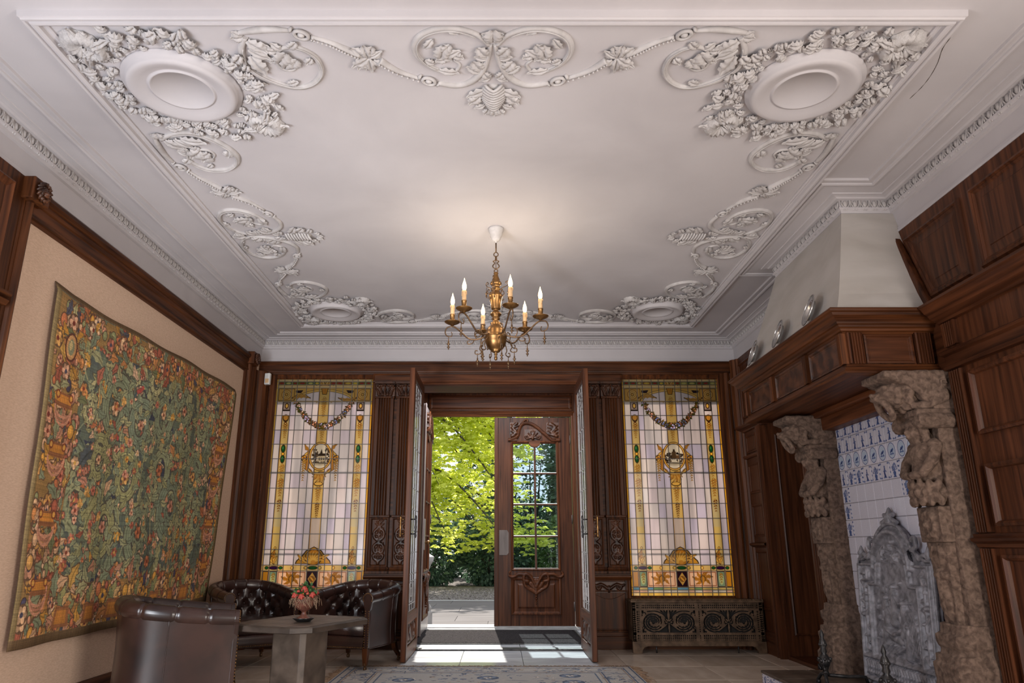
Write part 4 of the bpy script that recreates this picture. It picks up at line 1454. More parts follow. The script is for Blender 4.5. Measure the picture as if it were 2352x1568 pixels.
def pilaster(xc, w, seed):
    p = part('pilaster', wall_back, (xc, YB, 0))
    h = w / 2
    # fluted shaft
    cs = [(-h, 0), (-h, .05), (-h * .80, .05)]
    nfl = 5
    for k in range(nfl):
        a = -h * .72 + (1.44 * h) * k / nfl
        b = a + 1.44 * h / nfl
        m_ = (a + b) / 2
        q = (b - a) * .36
        cs += [(m_ - q, .05), (m_ - q * .7, .036), (m_, .031), (m_ + q * .7, .036), (m_ + q, .05)]
    cs += [(h * .80, .05), (h, .05), (h, 0)]
    mb = MB(); mb.grid([[fb(xc + a, z, n) for a, n in cs] for z in (1.40, 2.735)], smooth=False)
    mb.rect(fb, xc - h - .012, 2.735, xc + h + .012, 2.762, [(0, 0), (0, .058), (.006, .064), (.008, .064)])
    mb.rect(fb, xc - h - .012, 1.375, xc + h + .012, 1.40, [(0, 0), (0, .062), (.006, .068)])
    obj('fluted_shaft', mb, M['wood_z'], p)
    # carved capital
    st = []
    for s in (-1, 1):
        st.append(([(.5 + s * (.44 - .10 * k), .86 + .05 * math.sin(k)) for k in range(4)], .07, .8))
        st.append(([(.5 + s * .36 + .09 * math.cos(a), .80 + .10 * math.sin(a)) for a in np.linspace(0, 6.3, 12)], .045, 1.0))
        st.append(([(.5 + s * .30, .08), (.5 + s * .34, .35), (.5 + s * .42, .55), (.5 + s * .46, .62)], [.11, .10, .07, .03], .8))
        st.append(([(.5 + s * .14, .08), (.5 + s * .16, .35), (.5 + s * .24, .58), (.5 + s * .20, .70)], [.10, .09, .06, .04], .7))
    st.append(([(.5, .05), (.5, .4), (.5, .72)], [.12, .11, .05], .95)); st.append(([(.5, .9)], .10, 1.0))
    mb = MB(); mb.relief(fb, xc - h * 1.12, 2.762, xc + h * 1.12, 2.905, heights(34, 24, st, 1.5), .045, .045)
    mb.rect(fb, xc - h * 1.1, 2.762, xc + h * 1.1, 2.905, [(0, 0), (0, .045), (.005, .046)])
    mb.rect(fb, xc - h * 1.22, 2.905, xc + h * 1.22, 2.932, [(0, 0), (0, .085), (.008, .09)])
    obj('capital', mb, M['carved'], p)
    # carved lower panel
    st = []
    Rp = random.Random(seed)
    for s in (-1, 1):
        st.append((smooth_path([(.5, .52), (.5 + s * .30, .60), (.5 + s * .34, .72), (.5 + s * .12, .80), (.5, .9)], 5), .035, .8))
        st.append((smooth_path([(.5, .50), (.5 + s * .32, .42), (.5 + s * .30, .30), (.5 + s * .10, .27), (.5 + s * .12, .35)], 5), .035, .9))
        st.append((smooth_path([(.5, .08), (.5 + s * .26, .14), (.5 + s * .34, .22), (.5 + s * .18, .22)], 5), .03, .9))
        for z in (.12, .2, .33, .45, .58, .66, .76, .86, .93):
            st.append(([(.5 + s * .05, z), (.5 + s * Rp.uniform(.18, .36), z + Rp.uniform(.01, .05))], [.035, .012], Rp.uniform(.6, 1)))
    for z in np.linspace(.05, .95, 12):
        st.append(([(.5, z)], .03 + .012 * (int(z * 30) % 2), 1))
    mb = MB(); mb.relief(fb, xc - h * .78, .86, xc + h * .78, 1.355, heights(26, 76, st, .32), .026, .030)
    obj('carved_panel', mb, M['carved'], p)
    mb = MB(); mb.rect(fb, xc - h, .845, xc + h, 1.375, [(0, 0), (0, .05), (.012, .052), (.02, .046), (.024, .032)], cap=True)
    mb.sweep([(xc + h, YB), (xc + h, YB - .05), (xc - h, YB - .05), (xc - h, YB)], [(0, .845), (.012, .84), (.018, .825), (.012, .812), (.03, .80), (.034, .775), (0, .77)])
    obj('pedestal', mb, M['wood_z'], p)


for xc, sd in ((-1.352, 1), (-1.105, 2), (1.06, 3), (1.305, 4)):
    pilaster(xc, .205, sd)
for x0, x1 in ((-1.50, -.985), (.955, 1.445)):
    mb = MB(); mb.rect(fb, x0, 2.932, x1, 3.03, [(0, 0), (0, .06), (.012, .064), (.02, .058)])
    obj('entablature', mb, M['wood_x'], wall_back)
    mb = MB(); mb.sweep([(x1, YB), (x0, YB)], [(0, .70), (.05, .702), (.055, .715), (.075, .722), (.085, .74), (.085, .752), (.06, .756), (.06, .77), (0, .77)])
    obj('dado_rail', mb, M['wood_x'], wall_back)
    # dado panel with a curved head and carved frieze
    arcp = [(x0 + .07, .20), (x1 - .07, .20), (x1 - .07, .57)] + [(x1 - .07 - (x1 - x0 - .14) * t, .57 - .06 * math.sin(PI * t)) for t in np.linspace(.1, .9, 9)] + [(x0 + .07, .57)]
    mb = MB(); mb.prism(arcp, .0, .022, fb)
    mb.polyprof(fb, [(x0 + .035, .17), (x1 - .035, .17), (x1 - .035, .60), (x0 + .035, .60)], [(0, 0), (0, .018), (.012, .02), (.02, .008)])
    d = obj('dado_panel', mb, M['wood_z'], wall_back, bevel=.004)
    st = []
    for s in (-1, 1):
        st.append((smooth_path([(.5, .3), (.5 + s * .2, .75), (.5 + s * .34, .6), (.5 + s * .30, .3), (.5 + s * .24, .5)], 6), .12, .9))
        st.append((smooth_path([(.5 + s * .34, .65), (.5 + s * .46, .75)], 4), [.12, .12, .1, .08, .04], .8))
    st.append(([(.5, .1), (.5, .5)], [.1, .16], 1))
    mb = MB(); mb.relief(fb, x0 + .05, .575, x1 - .05, .685, heights(60, 16, st, 4), .022, .012)
    obj('carved_frieze', mb, M['carved'], d)
    mb = MB(); mb.box(x0, x1, YB - .045, YB, 0, .13)
    obj('plinth', mb, M['wood_x'], wall_back, bevel=.006)
mb = MB(); mb.box(-2.66, -1.5, YB - .03, YB, 0, .46); obj('under_sill_panel', mb, M['wood_x'], wall_back)
mb = MB(); mb.box(1.45, 2.6, YB - .02, YB, 0, .46); obj('under_sill_panel', mb, M['wood_x'], wall_back)
# right corner post strips
fbm = fr_back()
upright(2.60, 2.72, [(0, .01), (.1, .03), (.35, .03), (.45, .06), (.7, .085), (.9, .075), (1, .05), (1, 0)], 0, 3.04, M['wood_z'], wall_back, lambda y, z, n: (y, YB - n, z))
upright(2.72, 2.82, [(0, .05), (.4, .06), (.6, .10), (.8, .12), (1, .12)], 0, 3.04, M['wood_z'], wall_back, lambda y, z, n: (y, YB - n, z))

# ================================================================ DOORWAY
# head and jamb mouldings of the opening
mb = MB()
mb.box(-1.0, 0.97, YB - .045, YB + .02, 2.90, 3.03)
obj('door_head', mb, M['woodr_x'], wall_back, bevel=.008)
mb = MB(); mb.sweep([(.96, YB - .045), (-.99, YB - .045)], [(0, 2.90), (.014, 2.905), (.022, 2.92), (.012, 2.935), (.012, 2.955), (0, 2.96)])
obj('head_moulding', mb, M['woodr_x'], wall_back)
for x, s in ((-.99, 1), (.96, -1)):
    mb = MB(); mb.box(min(x, x + s * .03), max(x, x + s * .03), YB - .03, YB + .40, 0, 2.90)
    obj('jamb', mb, M['woodr_z'], wall_back, bevel=.006)
mb = MB(); mb.box(-.99, .96, YB, YB + .40, 2.895, 2.935)
obj('soffit', mb, M['woodr_x'], wall_back)
mb = MB(); mb.sweep([(.96, YB + .46), (-.99, YB + .46)], [(-.06, 2.93), (.0, 2.93), (.015, 2.95), (.01, 2.97), (-.06, 2.97)])
obj('soffit_moulding', mb, M['woodr_x'], wall_back)
# wall over the outer doors
fo = lambda a, b, n: (a, 10.42 - n, b)
mb = MB(); mb.rect(fo, -1.04, 2.98, 1.06, 3.21, [(0, 0), (0, .03), (.02, .034), (.03, .022), (.05, .014), (.06, .014)])
obj('overdoor_panel', mb, M['woodr_x'], wall_porch)
mb = MB(); mb.sweep([(1.12, 10.42), (-1.12, 10.42)], [(0, 2.89), (.05, 2.89), (.06, 2.905), (.045, 2.92), (.055, 2.94), (.07, 2.95), (.065, 2.965), (0, 2.97)])
obj('overdoor_moulding', mb, M['woodr_x'], wall_porch)
for x, s in ((-1.12, 1), (1.12, -1)):
    mb = MB(); mb.box(min(x, x + s * .09), max(x, x + s * .09), 10.30, 10.42, 0, 2.90)
    mb.box(min(x, x + s * .06), max(x, x + s * .06), 10.24, 10.30, 0, 2.93)
    obj('architrave', mb, M['woodr_z'], wall_porch, bevel=.012)
    for z0, z1 in ((.2, .85), (1.0, 2.7)):
        mb = MB(); mb.rect(lambda a, b, n, x=x, s=s: (x + s * n, a, b), 8.85, z0, 10.1, z1, [(0, 0), (0, .016), (.02, .02), (.035, .006), (.08, .012)])
        obj('panel', mb, M['woodr_z'], wall_porch)


# ---------------------------------------------------------------- inner doors (glazed, leaded, swung into the hall)
def inner_door(name, xh, s, yh, label):
    """leaf in the plane x = xh, hinge at yh, free edge towards the viewer; s = +1 if its glass faces +x."""
    L = .965
    y0, y1 = yh - L, yh
    t = .027
    d = thing(name, label, 'door', (xh, yh, 0), None, 'structure')
    ff = lambda a, b, n: (xh + s * n, a, b)
    for ya, yb, nm in ((y0, y0 + .10, 'stile'), (y1 - .10, y1, 'stile')):
        mb = MB(); mb.box(xh - t, xh + t, ya, yb, .012, 2.865); obj(nm, mb, M['woodr_z'], d, bevel=.005)
    for za, zb in ((.012, .13), (.335, .43), (2.76, 2.865)):
        mb = MB(); mb.box(xh - t + .001, xh + t - .001, y0 + .10, y1 - .10, za, zb); obj('rail', mb, M['woodr_y'], d, bevel=.004)
    mb = MB()
    st = []
    for q in (-1, 1):
        st.append((smooth_path([(.5, .15), (.5 + q * .2, .8), (.5 + q * .34, .6), (.5 + q * .3, .3), (.5 + q * .22, .45)], 6), .09, .9))
        st.append((smooth_path([(.5 + q * .34, .3), (.5 + q * .44, .8)], 4), .08, .8)); st.append((smooth_path([(.5 + q * .1, .1), (.5 + q * .45, .15)], 4), .07, .8))
    st.append(([(.5, .2), (.5, .8)], [.12, .08], 1))
    Hm = heights(80, 24, st, 3.6)
    for k in (1, -1):
        mb.relief(lambda a, b, n, k=k: (xh + k * n, a, b), y0 + .1, .13, y1 - .1, .335, Hm, .020, .006)
    obj('carved_panel', mb, M['carved'], d)
    # leaded lights
    ya, yb, za, zb = y0 + .105, y1 - .105, .435, 2.755
    yc = [ya + (yb - ya) * f for f in (0, .14, .38, .62, .86, 1)]
    zc = [za, .50, .72, .79] + [.79 + (2.50 - .79) * k / 8 for k in range(1, 9)] + [2.62, zb]
    for i in range(len(yc) - 1):
        for j in range(len(zc) - 1):
            mb = MB(); mb.box(xh - .002, xh + .002, yc[i] + .001, yc[i + 1] - .001, zc[j] + .001, zc[j + 1] - .001)
            obj('pane', mb, M['glass_lead'], d)
    mb = MB()
    for y in yc:
        mb.box(xh - .005, xh + .005, y - .004, y + .004, za, zb)
    for z in zc:
        mb.box(xh - .005, xh + .005, ya, yb, z - .004, z + .004)
    ym = (ya + yb) / 2
    for zz0, zz1 in ((.52, .70), (.57, .65)):
        w = (zz1 - zz0) * .75
        for y in (ym - w, ym + w):
            mb.box(xh - .005, xh + .005, y - .003, y + .003, zz0, zz1)
        for z in (zz0, zz1):
            mb.box(xh - .005, xh + .005, ym - w, ym + w, z - .003, z + .003)
    for q in (-1, 1):
        for P in (smooth_path([(ym, 2.52), (ym + q * .14, 2.60), (ym + q * .22, 2.56), (ym + q * .16, 2.50)], 5), smooth_path([(ym, 2.70), (ym + q * .16, 2.66), (ym + q * .28, 2.72)], 5)):
            mb.tube([(xh, y, z) for y, z in P], .005, 5)
    obj('lead_came', mb, M['came_lit'], d)
    for k in (1, -1):        # long brass pull on each face
        mb = MB()
        x = xh + k * .075
        yy = y0 + .05
        mb.lathe([(.004, 1.14), (.010, 1.15), (.013, 1.165), (.007, 1.18), (.011, 1.20), (.009, 1.22), (.014, 1.245), (.009, 1.27), (.011, 1.30), (.007, 1.32), (.013, 1.335), (.009, 1.35), (.004, 1.36)], (x, yy, 0), 10)
        for z in (1.18, 1.32):
            mb.tube([(xh + k * .025, yy, z), (x, yy, z)], .007, 8)
        obj('pull_handle', mb, M['brass'] if (k * s < 0) else M['black_iron'], d)
    for z in (.35, 1.45, 2.55):
        mb = MB(); mb.tube([(xh - s * .03, yh, z - .05), (xh - s * .03, yh, z + .05)], .011, 8)
        obj('hinge', mb, M['brass_dark'], d)


inner_door('door_1', -.912, 1, 8.262, 'left inner door leaf with leaded panes, swung open beside the leather armchair')
inner_door('door_2', .900, -1, 8.285, 'right inner door leaf with leaded panes, swung open next to the fluted pilasters')

# ---------------------------------------------------------------- outer doors
def outer_door(name, label, wd, mat, mirror=False):
    """leaf in local coordinates: x along the leaf from its lock edge (0) to the hinge (wd), z up, y = 0 the room face, thickness behind."""
    d = thing(name, label, 'door', (0, 0, 0), None, 'structure')
    T_ = .055
    fr = lambda a, b, n: (a, -n, b)
    H = 2.875
    gx0, gx1, gz0, gz1 = .235, .855, .77, 2.50
    for a, b, nm in ((0, .20, 'stile'), (.885, wd, 'stile')):
        mb = MB(); mb.box(a, b, 0, T_, .015, H); obj(nm, mb, mat, d, bevel=.004)
    for a, b in ((.015, .17), (.66, .745), (2.53, H)):
        mb = MB(); mb.box(.20, .885, .001, T_, a, b); obj('rail', mb, mat, d, bevel=.003)
    mb = MB(); mb.rect(fr, .20, .745, .885, 2.53, [(0, -T_), (0, .008), (.012, .014), (.022, .006), (.035, -.012), (.035, -T_)], cap=False)
    obj('glazing_frame', mb, M['woodr_z'], d)
    mx = (gx0 + gx1) / 2
    zs = [gz0, 1.2, 1.635, 2.068, gz1]
    for z in zs[1:-1]:
        mb = MB(); mb.rect(fr, gx0 - .01, z - .014, gx1 + .01, z + .014, [(0, -.05), (0, -.012), (.007, .003), (.012, .003)]); obj('glazing_bar', mb, M['woodr_x'], d)
    mb = MB(); mb.rect(fr, mx - .014, gz0 - .01, mx + .014, gz1 + .01, [(0, -.05), (0, -.012), (.007, .004), (.012, .004)]); obj('glazing_bar', mb, M['woodr_z'], d)
    for i in range(4):
        for a, b in ((gx0, mx), (mx, gx1)):
            mb = MB(); mb.box(a, b, .026, .030, zs[i], zs[i + 1]); obj('pane', mb, M['glass'], d)
    # keyhole dip of the head
    mb = MB(); mb.prism([(mx - .105, 2.53)] + [(mx + .085 * math.cos(a), 2.515 + .075 * math.sin(a)) for a in np.linspace(PI, 2 * PI, 12)] + [(mx + .105, 2.53)], -.05, .012, fr)
    obj('head_boss', mb, M['woodr_x'], d, bevel=.004)
    # broken scroll pediment with foliage
    mb = MB()
    rib = smooth_path([(.165, 2.545), (.235, 2.56), (.30, 2.60), (.325, 2.70), (.37, 2.775), (.46, 2.79), (.56, 2.745), (.66, 2.66), (.76, 2.575), (.80, 2.545), (.915, 2.545)], 7)
    mb.tube([(x, -.016, z) for x, z in rib], .024, 8); mb.tube([(x, -.036, z + .006) for x, z in rib[4:-4]], .010, 6)
    mb.box(.16, .29, -.03, 0, 2.53, 2.556); mb.box(.80, .92, -.03, 0, 2.53, 2.556)
    mb.tube([(x, -.02, z) for x, z in smooth_path([(.36, 2.78), (.40, 2.83), (.44, 2.84), (.445, 2.81), (.42, 2.805)], 5)], .012, 6)
    obj('pediment', mb, M['woodr_x'], d)
    st = []
    for s in (-1, 1):
        for a in (.3, .9, 1.5):
            st.append(([(.5, .25), (.5 + s * .34 * math.sin(a), .25 + .6 * math.cos(a))], [.09, .05], 1 - .2 * a))
        st.append((smooth_path([(.5 + s * .1, .2), (.5 + s * .38, .12), (.5 + s * .44, .32), (.5 + s * .34, .36)], 5), .06, .9))
    st.append(([(.5, .1), (.5, .9)], [.12, .05], 1))
    mb = MB(); mb.relief(fr, .40, 2.545, .64, 2.70, heights(40, 26, st, 1.5), .035, .002)
    obj('carved_palmette', mb, M['carved'], d)
    for x0, x1, s in ((.19, .33, 1), (.72, .90, -1)):
        st = [(smooth_path([(.5 - s * .3, .1), (.5 + s * .1, .35), (.5 - s * .2, .65), (.5 + s * .2, .95)], 6), [.10] * 19, .9)]
        for k in range(7):
            st.append(([(.5 - s * .1, .12 + .11 * k), (.5 + (.38 if k % 2 else -.38), .22 + .11 * k)], [.07, .03], .9))
        mb = MB(); mb.relief(fr, x0, 2.58, x1, 2.80, heights(24, 32, st, .65), .032, .002)
        obj('carved_foliage', mb, M['carved'], d)
    # lock plate, lower scroll and panel
    mb = MB(); mb.prism([(.035, .95), (.14, .95), (.165, .98), (.165, 1.25), (.14, 1.285), (.035, 1.285)], 0, .006, fr)
    obj('push_plate', mb, M['steel'], d)
    st = []
    for s in (-1, 1):
        st.append((smooth_path([(.5, .50), (.5 + s * .10, .80), (.5 + s * .20, .86), (.5 + s * .22, .70), (.5 + s * .15, .66)], 6), .055, .9))
        st.append((smooth_path([(.5 + s * .2, .85), (.5 + s * .32, .86), (.5 + s * .42, .78), (.5 + s * .49, .84), (.5 + s * .47, .93)], 6), [.05] * 20 + [.03] * 6, .8))
        st.append((smooth_path([(.5 + s * .22, .70), (.5 + s * .19, .52), (.5 + s * .08, .40), (.5, .32)], 6), .05, .8))
        st.append(([(.5 + s * .10, .58), (.5 + s * .02, .44)], .07, .6))
    st.append(([(.5, .62), (.5, .36)], [.14, .06], .8))
    for k in range(5):
        st.append(([(.5, .30 - .065 * k)], .05 - .006 * k, 1))
    mb = MB(); mb.rect(fr, .20, .17, .885, .66, [(0, -.03), (0, .010), (.012, .018), (.03, .012), (.045, -.006), (.085, -.004), (.10, .004), (.105, .008)])
    obj('lower_panel', mb, M['woodr_z'], d)
    Hm = heights(84, 60, st, 1.7)
    mb = MB()
    rows, n_, m_ = [], *Hm.shape
    for i in range(n_):
        rows.append([fr(.16 + .76 * j / (m_ - 1), .30 + .46 * i / (n_ - 1), .034 * Hm[i, j] + (.006 if Hm[i, j] > .02 else -.03)) for j in range(m_)])
    mb.grid(rows)
    obj('carved_scroll', mb, M['woodr_x'], d)
    for z in (.28, 1.43, 2.55):
        mb = MB(); mb.tube([(wd - .004, -.006, z - .06), (wd - .004, -.006, z + .06)], .009, 8); obj('hinge', mb, M['steel'], d)
    mb = MB(); mb.box(-.035, .02, -.018, 0, .015, H); obj('astragal', mb, mat, d, bevel=.006)
    mb = MB(); mb.lathe([(.0, 0), (.012, .002), (.010, .03), (.022, .05), (.030, .065), (.024, .085), (0, .09)], (0, 0, 0), 12, fr=lambda x, y, z: (.10 + x, -z - .005, 1.11 + y))
    if mirror:
        obj('door_knob', mb, M['brass'], d)
        mb = MB(); mb.box(.02, .12, -.03, 0, 1.02, 1.40); obj('rim_lock', mb, M['lit_wood'], d, bevel=.006)
    return d


d = outer_door('door_3', 'right outer front door, closed, with eight panes and scroll pediment', 1.062, M['woodm_z'])
d.location = (-.042, 10.362, 0)
d = outer_door('door_4', 'left outer front door, open edge-on against the vestibule wall', 1.05, M['lit_wood'], True)
d.rotation_euler = (0, 0, PI / 2)
d.location = (-.975, 9.30, 0)

# ================================================================ RIGHT WALL PANELLING
frr = fr_right()
pf = [(0, .0), (0, .020), (.012, .030), (.022, .022), (.032, .026), (.042, .006), (.085, .012), (.09, .015)]


def rsweep(name, y0, y1, prof, parent=None, mat='woodm_y'):
    return obj(name, MB().sweep([(XR, y0), (XR, y1)], prof), M[mat], parent or wall_right)


# near bay (towards the viewer from the fireplace)
mb = MB(); mb.box(XR - .02, XR, 2.0, 4.32, 0, 2.44); mb.prism([(2.0, 2.44), (4.40, 2.44), (4.68, 3.18), (2.0, 3.18)], 0, .02, frr)
near = obj('panelling', mb, M['woodm_z'], wall_right)
f2 = fr_right(XR - .02)
pu = [(0, 0), (.008, .018), (.022, .022), (.030, .010), (.036, .012), (.05, -.004 + .006), (.10, .008), (.105, .012)]
obj('panel', MB().polyprof(f2, [(3.955, 2.60), (4.37, 2.60), (4.575, 3.10), (3.955, 3.10)], pu), M['woodm_z'], near)
obj('panel', MB().polyprof(f2, [(3.10, 2.60), (3.865, 2.60), (3.865, 3.10), (3.10, 3.10)], pu), M['woodm_z'], near)
obj('panel', MB().polyprof(f2, [(2.2, 2.60), (3.02, 2.60), (3.02, 3.10), (2.2, 3.10)], pu), M['woodm_z'], near)
# moulded strip that follows the slope of the hood
mb = MB(); mb.prism([(4.40, 2.53), (4.34, 2.53), (4.63, 3.18), (4.69, 3.18)], 0, .05, f2)
obj('sloping_moulding', mb, M['woodm_z'], near, bevel=.01)
rsweep('cornice', 2.0, 4.335, [(.02, 2.40), (.045, 2.405), (.05, 2.42), (.09, 2.44), (.10, 2.46), (.12, 2.475), (.135, 2.50), (.15, 2.51), (.15, 2.525), (.02, 2.53)], near)
rsweep('frieze_moulding', 2.0, 4.34, [(.02, 2.10), (.05, 2.105), (.055, 2.125), (.035, 2.135), (.035, 2.19), (.06, 2.20), (.065, 2.215), (.04, 2.23), (.02, 2.235)], near)
mb = MB()
mb.grid([[f2(4.18 + a, z, n) for a, n in [(0, 0), (0, .03), (.015, .03)] + [q for k in range(4) for q in ((.018 + .02 * k, .022), (.034 + .02 * k, .022), (.036 + .02 * k, .03), (.037 + .02 * k, .03))] + [(.12, .03), (.12, 0)]] for z in (2.245, 2.395)], smooth=False)
obj('fluted_block', mb, M['woodm_z'], near)
for z0, z1 in ((1.135, 2.09), (0.17, 1.045)):
    mb = MB()
    mb.grid([[f2(4.185 + a, z, n) for a, n in [(0, 0), (0, .03), (.012, .034)] + [q for k in range(4) for q in ((.016 + .022 * k, .034), (.020 + .022 * k, .018), (.030 + .022 * k, .018), (.034 + .022 * k, .034))] + [(.115, .034), (.12, .03), (.12, 0)]] for z in (z0, z1)], smooth=False)
    obj('fluted_pilaster', mb, M['woodm_z'], near)
rsweep('chair_rail', 2.0, 4.33, [(.02, 1.045), (.04, 1.05), (.05, 1.07), (.075, 1.085), (.08, 1.10), (.055, 1.108), (.06, 1.125), (.02, 1.13)], near)
for z0, z1 in ((1.68, 2.06), (1.165, 1.51), (.30, 1.01)):
    for y0, y1 in ((3.52, 4.14), (2.75, 3.40)):
        obj('panel', MB().rect(f2, y0, z0, y1, z1, [(0, 0), (0, .024), (.014, .030), (.026, .020), (.032, .004), (.05, .003)]), M['woodm_z'], near)
rsweep('baseboard', 2.0, 4.33, [(.02, 0), (.05, 0), (.05, .13), (.04, .15), (.02, .16)], near)

# far bay: narrow panels, doorway to the passage
mb = MB(); mb.box(XR - .03, XR, 7.60, 8.21, 0, 3.18); mb.box(XR - .03, XR, 6.40, 7.60, 2.34, 3.18)
far = obj('panelling', mb, M['woodm_z'], wall_right)
f3 = fr_right(XR - .03)
pn = [(0, 0), (0, .012), (.012, .018), (.022, .010), (.028, .002), (.05, .004)]
for z0, z1 in ((2.06, 2.26), (1.62, 1.94), (1.16, 1.50), (.42, 1.02)):
    obj('panel', MB().rect(f3, 7.76, z0, 8.10, z1, pn), M['woodm_z'], far)
rsweep('rail', 7.70, 8.16, [(.03, 2.0), (.05, 2.005), (.065, 2.02), (.065, 2.035), (.03, 2.04)], far)
rsweep('chair_rail', 7.70, 8.16, [(.03, 1.05), (.05, 1.055), (.08, 1.075), (.085, 1.09), (.06, 1.10), (.03, 1.105)], far)
rsweep('head_cornice', 6.45, 8.26, [(.03, 2.30), (.05, 2.305), (.055, 2.32), (.09, 2.34), (.105, 2.36), (.105, 2.375), (.03, 2.38)], far)
rsweep('baseboard', 7.60, 8.28, [(.03, 0), (.055, 0), (.055, .20), (.045, .22), (.03, .23)], far)
upright(8.14, 8.26, [(0, .03), (.1, .05), (.3, .05), (.4, .08), (.7, .10), (1, .09), (1, 0)], 0, 3.18, M['wood_z'], far, frr)
upright(7.58, 7.74, [(0, .0), (0, .06), (.12, .072), (.22, .058), (.35, .052), (.5, .052), (.6, .066), (.75, .066), (.82, .04), (1, .034), (1, 0)], 0, 2.31, M['woodm_z'], far, frr, 'door_casing')
upright(6.46, 6.62, [(0, .0), (0, .05), (.1, .05), (.14, .03), (.26, .03), (.3, .05), (.36, .05), (.4, .03), (.52, .03), (.56, .05), (.62, .05), (.66, .03), (.78, .03), (.82, .05), (1, .05), (1, 0)], 0, 2.31, M['woodm_z'], far, frr, 'fluted_casing')
for y0, y1, z0, z1 in ((6.7, 7.5, 2.46, 3.10), (7.64, 8.12, 2.46, 3.10)):
    obj('panel', MB().rect(f3, y0, z0, y1, z1, pn), M['woodm_z'], far)
# panelled reveal of the thick wall, and the passage door beyond
fv = lambda a, b, n: (a, 7.56 - n, b)
mb = MB(); mb.box(XR - .005, XR + .46, 7.535, 7.56, 0, 2.32)
rev = obj('reveal', mb, M['woodm_z'], far)
mb = MB(); mb.rect(fv, XR + .07, .22, XR + .40, 2.20, [(0, .02), (0, .036), (.012, .042), (.024, .030), (.03, .022), (.05, .022)])
obj('reveal_panel', mb, M['woodm_z'], rev)
mb = MB(); mb.box(XR, XR + .45, 6.60, 7.56, -.012, .035)
obj('step', mb, M['woodm_y'], far, bevel=.008)
dd = thing('door_5', 'dark passage door standing open beyond the side doorway', 'door', (3.30, 7.50, 0), None, 'structure')
mb = MB(); mb.box(3.30, 3.345, 6.78, 7.50, .035, 2.28); obj('leaf', mb, M['wood_z'], dd, bevel=.005)
mb = MB(); mb.box(3.285, 3.30, 6.86, 7.42, .2, 2.1); obj('field', mb, M['dark'], dd)
for z in (.45, 1.9):
    mb = MB(); mb.tube([(3.29, 7.50, z - .07), (3.29, 7.50, z + .07)], .014, 8); mb.box(3.278, 3.30, 7.44, 7.50, z - .09, z + .09); obj('hinge', mb, M['brass'], dd)

# ================================================================ FIREPLACE
MX, MY0, MY1 = 2.235, 4.47, 6.36          # faces of the mantel frieze box
mp = [(XR, MY1), (MX, MY1), (MX, MY0), (XR, MY0)]
mp = mp[::-1]                              # travel so that "left" is outwards
# (XR,MY0)->(MX,MY0): direction -x, left = -y : outwards
man = thing('mantel_hood', 'carved dark oak chimney mantel with panelled frieze over the stone pillars', 'mantelpiece', (MX, (MY0 + MY1) / 2, 2.1))
crown = [(-.12, 2.535), (.118, 2.53), (.124, 2.520), (.120, 2.508), (.106, 2.502), (.100, 2.486), (.078, 2.470), (.062, 2.452), (.058, 2.440), (.044, 2.436), (.040, 2.424), (.026, 2.416), (.022, 2.402), (.010, 2.398), (0, 2.385), (-.03, 2.385)]
obj('crown_moulding', MB().sweep(mp, crown), M['wood_y'], man)
mb = MB(); mb.prism([(XR, MY0 - .1), (MX - .1, MY0 - .1), (MX - .1, MY1 + .1), (XR, MY1 + .1)], 2.515, 2.534, lambda a, b, n: (a, b, n))
obj('shelf', mb, M['wood_y'], man)
mb = MB(); mb.box(MX + .012, XR, MY0 + .012, MY1 - .012, 2.15, 2.40)
obj('frieze_core', mb, M['wood_y'], man)
obj('lower_moulding', MB().sweep(mp, [(-.05, 2.115), (.030, 2.118), (.036, 2.130), (.028, 2.142), (.022, 2.160), (.010, 2.166), (.006, 2.182), (-.05, 2.185)]), M['wood_y'], man)
for o in man.children:          # grain runs along the return ends too
    if o.name.split('.')[0] in ('crown_moulding', 'lower_moulding'):
        o.data.materials.append(M['wood_x'])
        for p in o.data.polygons:
            if abs(p.normal.x) < .05:
                p.material_index = 1 if abs(p.normal.y) > .05 or p.center.x > -.0 + .12 else 0
ff = lambda a, b, n: (MX - n, a, b)
fn = lambda a, b, n: (a, MY0 - n, b)
bounds = [MY0, 5.06, 5.72, MY1]
for i in range(3):
    y0, y1 = bounds[i] + .045, bounds[i + 1] - .045
    obj('frieze_panel', MB().rect(ff, y0, 2.19, y1, 2.382, [(0, -.02), (0, .004), (.012, .006), (.020, -.004), (.028, -.004), (.03, -.006)]), M['carved'], man)
for y in (MY0 + .03, 5.06, 5.72, MY1 - .03):
    w = .032
    mb = MB(); mb.grid([[ff(y + a, z, n) for a, n in ((-w, -.02), (-w, .022), (-w * .6, .026), (-w * .5, .018), (-w * .1, .018), (0, .026), (w * .1, .018), (w * .5, .018), (w * .6, .026), (w, .022), (w, -.02))] for z in (2.185, 2.39)], smooth=False)
    obj('fluted_strip', mb, M['wood_z'], man)
obj('frieze_panel', MB().rect(fn, MX + .13, 2.19, XR - .14, 2.382, [(0, -.02), (0, .004), (.012, .006), (.020, -.004), (.028, -.004), (.03, -.006)]), M['woodm_x'], man)
for x in (MX + .065, XR - .08):
    w = .05
    mb = MB(); mb.grid([[fn(x + a, z, n) for a, n in [(-w, -.02), (-w, .022)] + [q for k in range(5) for q in ((-w + .008 + .018 * k, .026), (-w + .012 + .018 * k, .012), (-w + .02 + .018 * k, .012), (-w + .024 + .018 * k, .026))] + [(w, .022), (w, -.02)]] for z in (2.185, 2.39)], smooth=False)
    obj('fluted_strip', mb, M['woodm_z'], man)
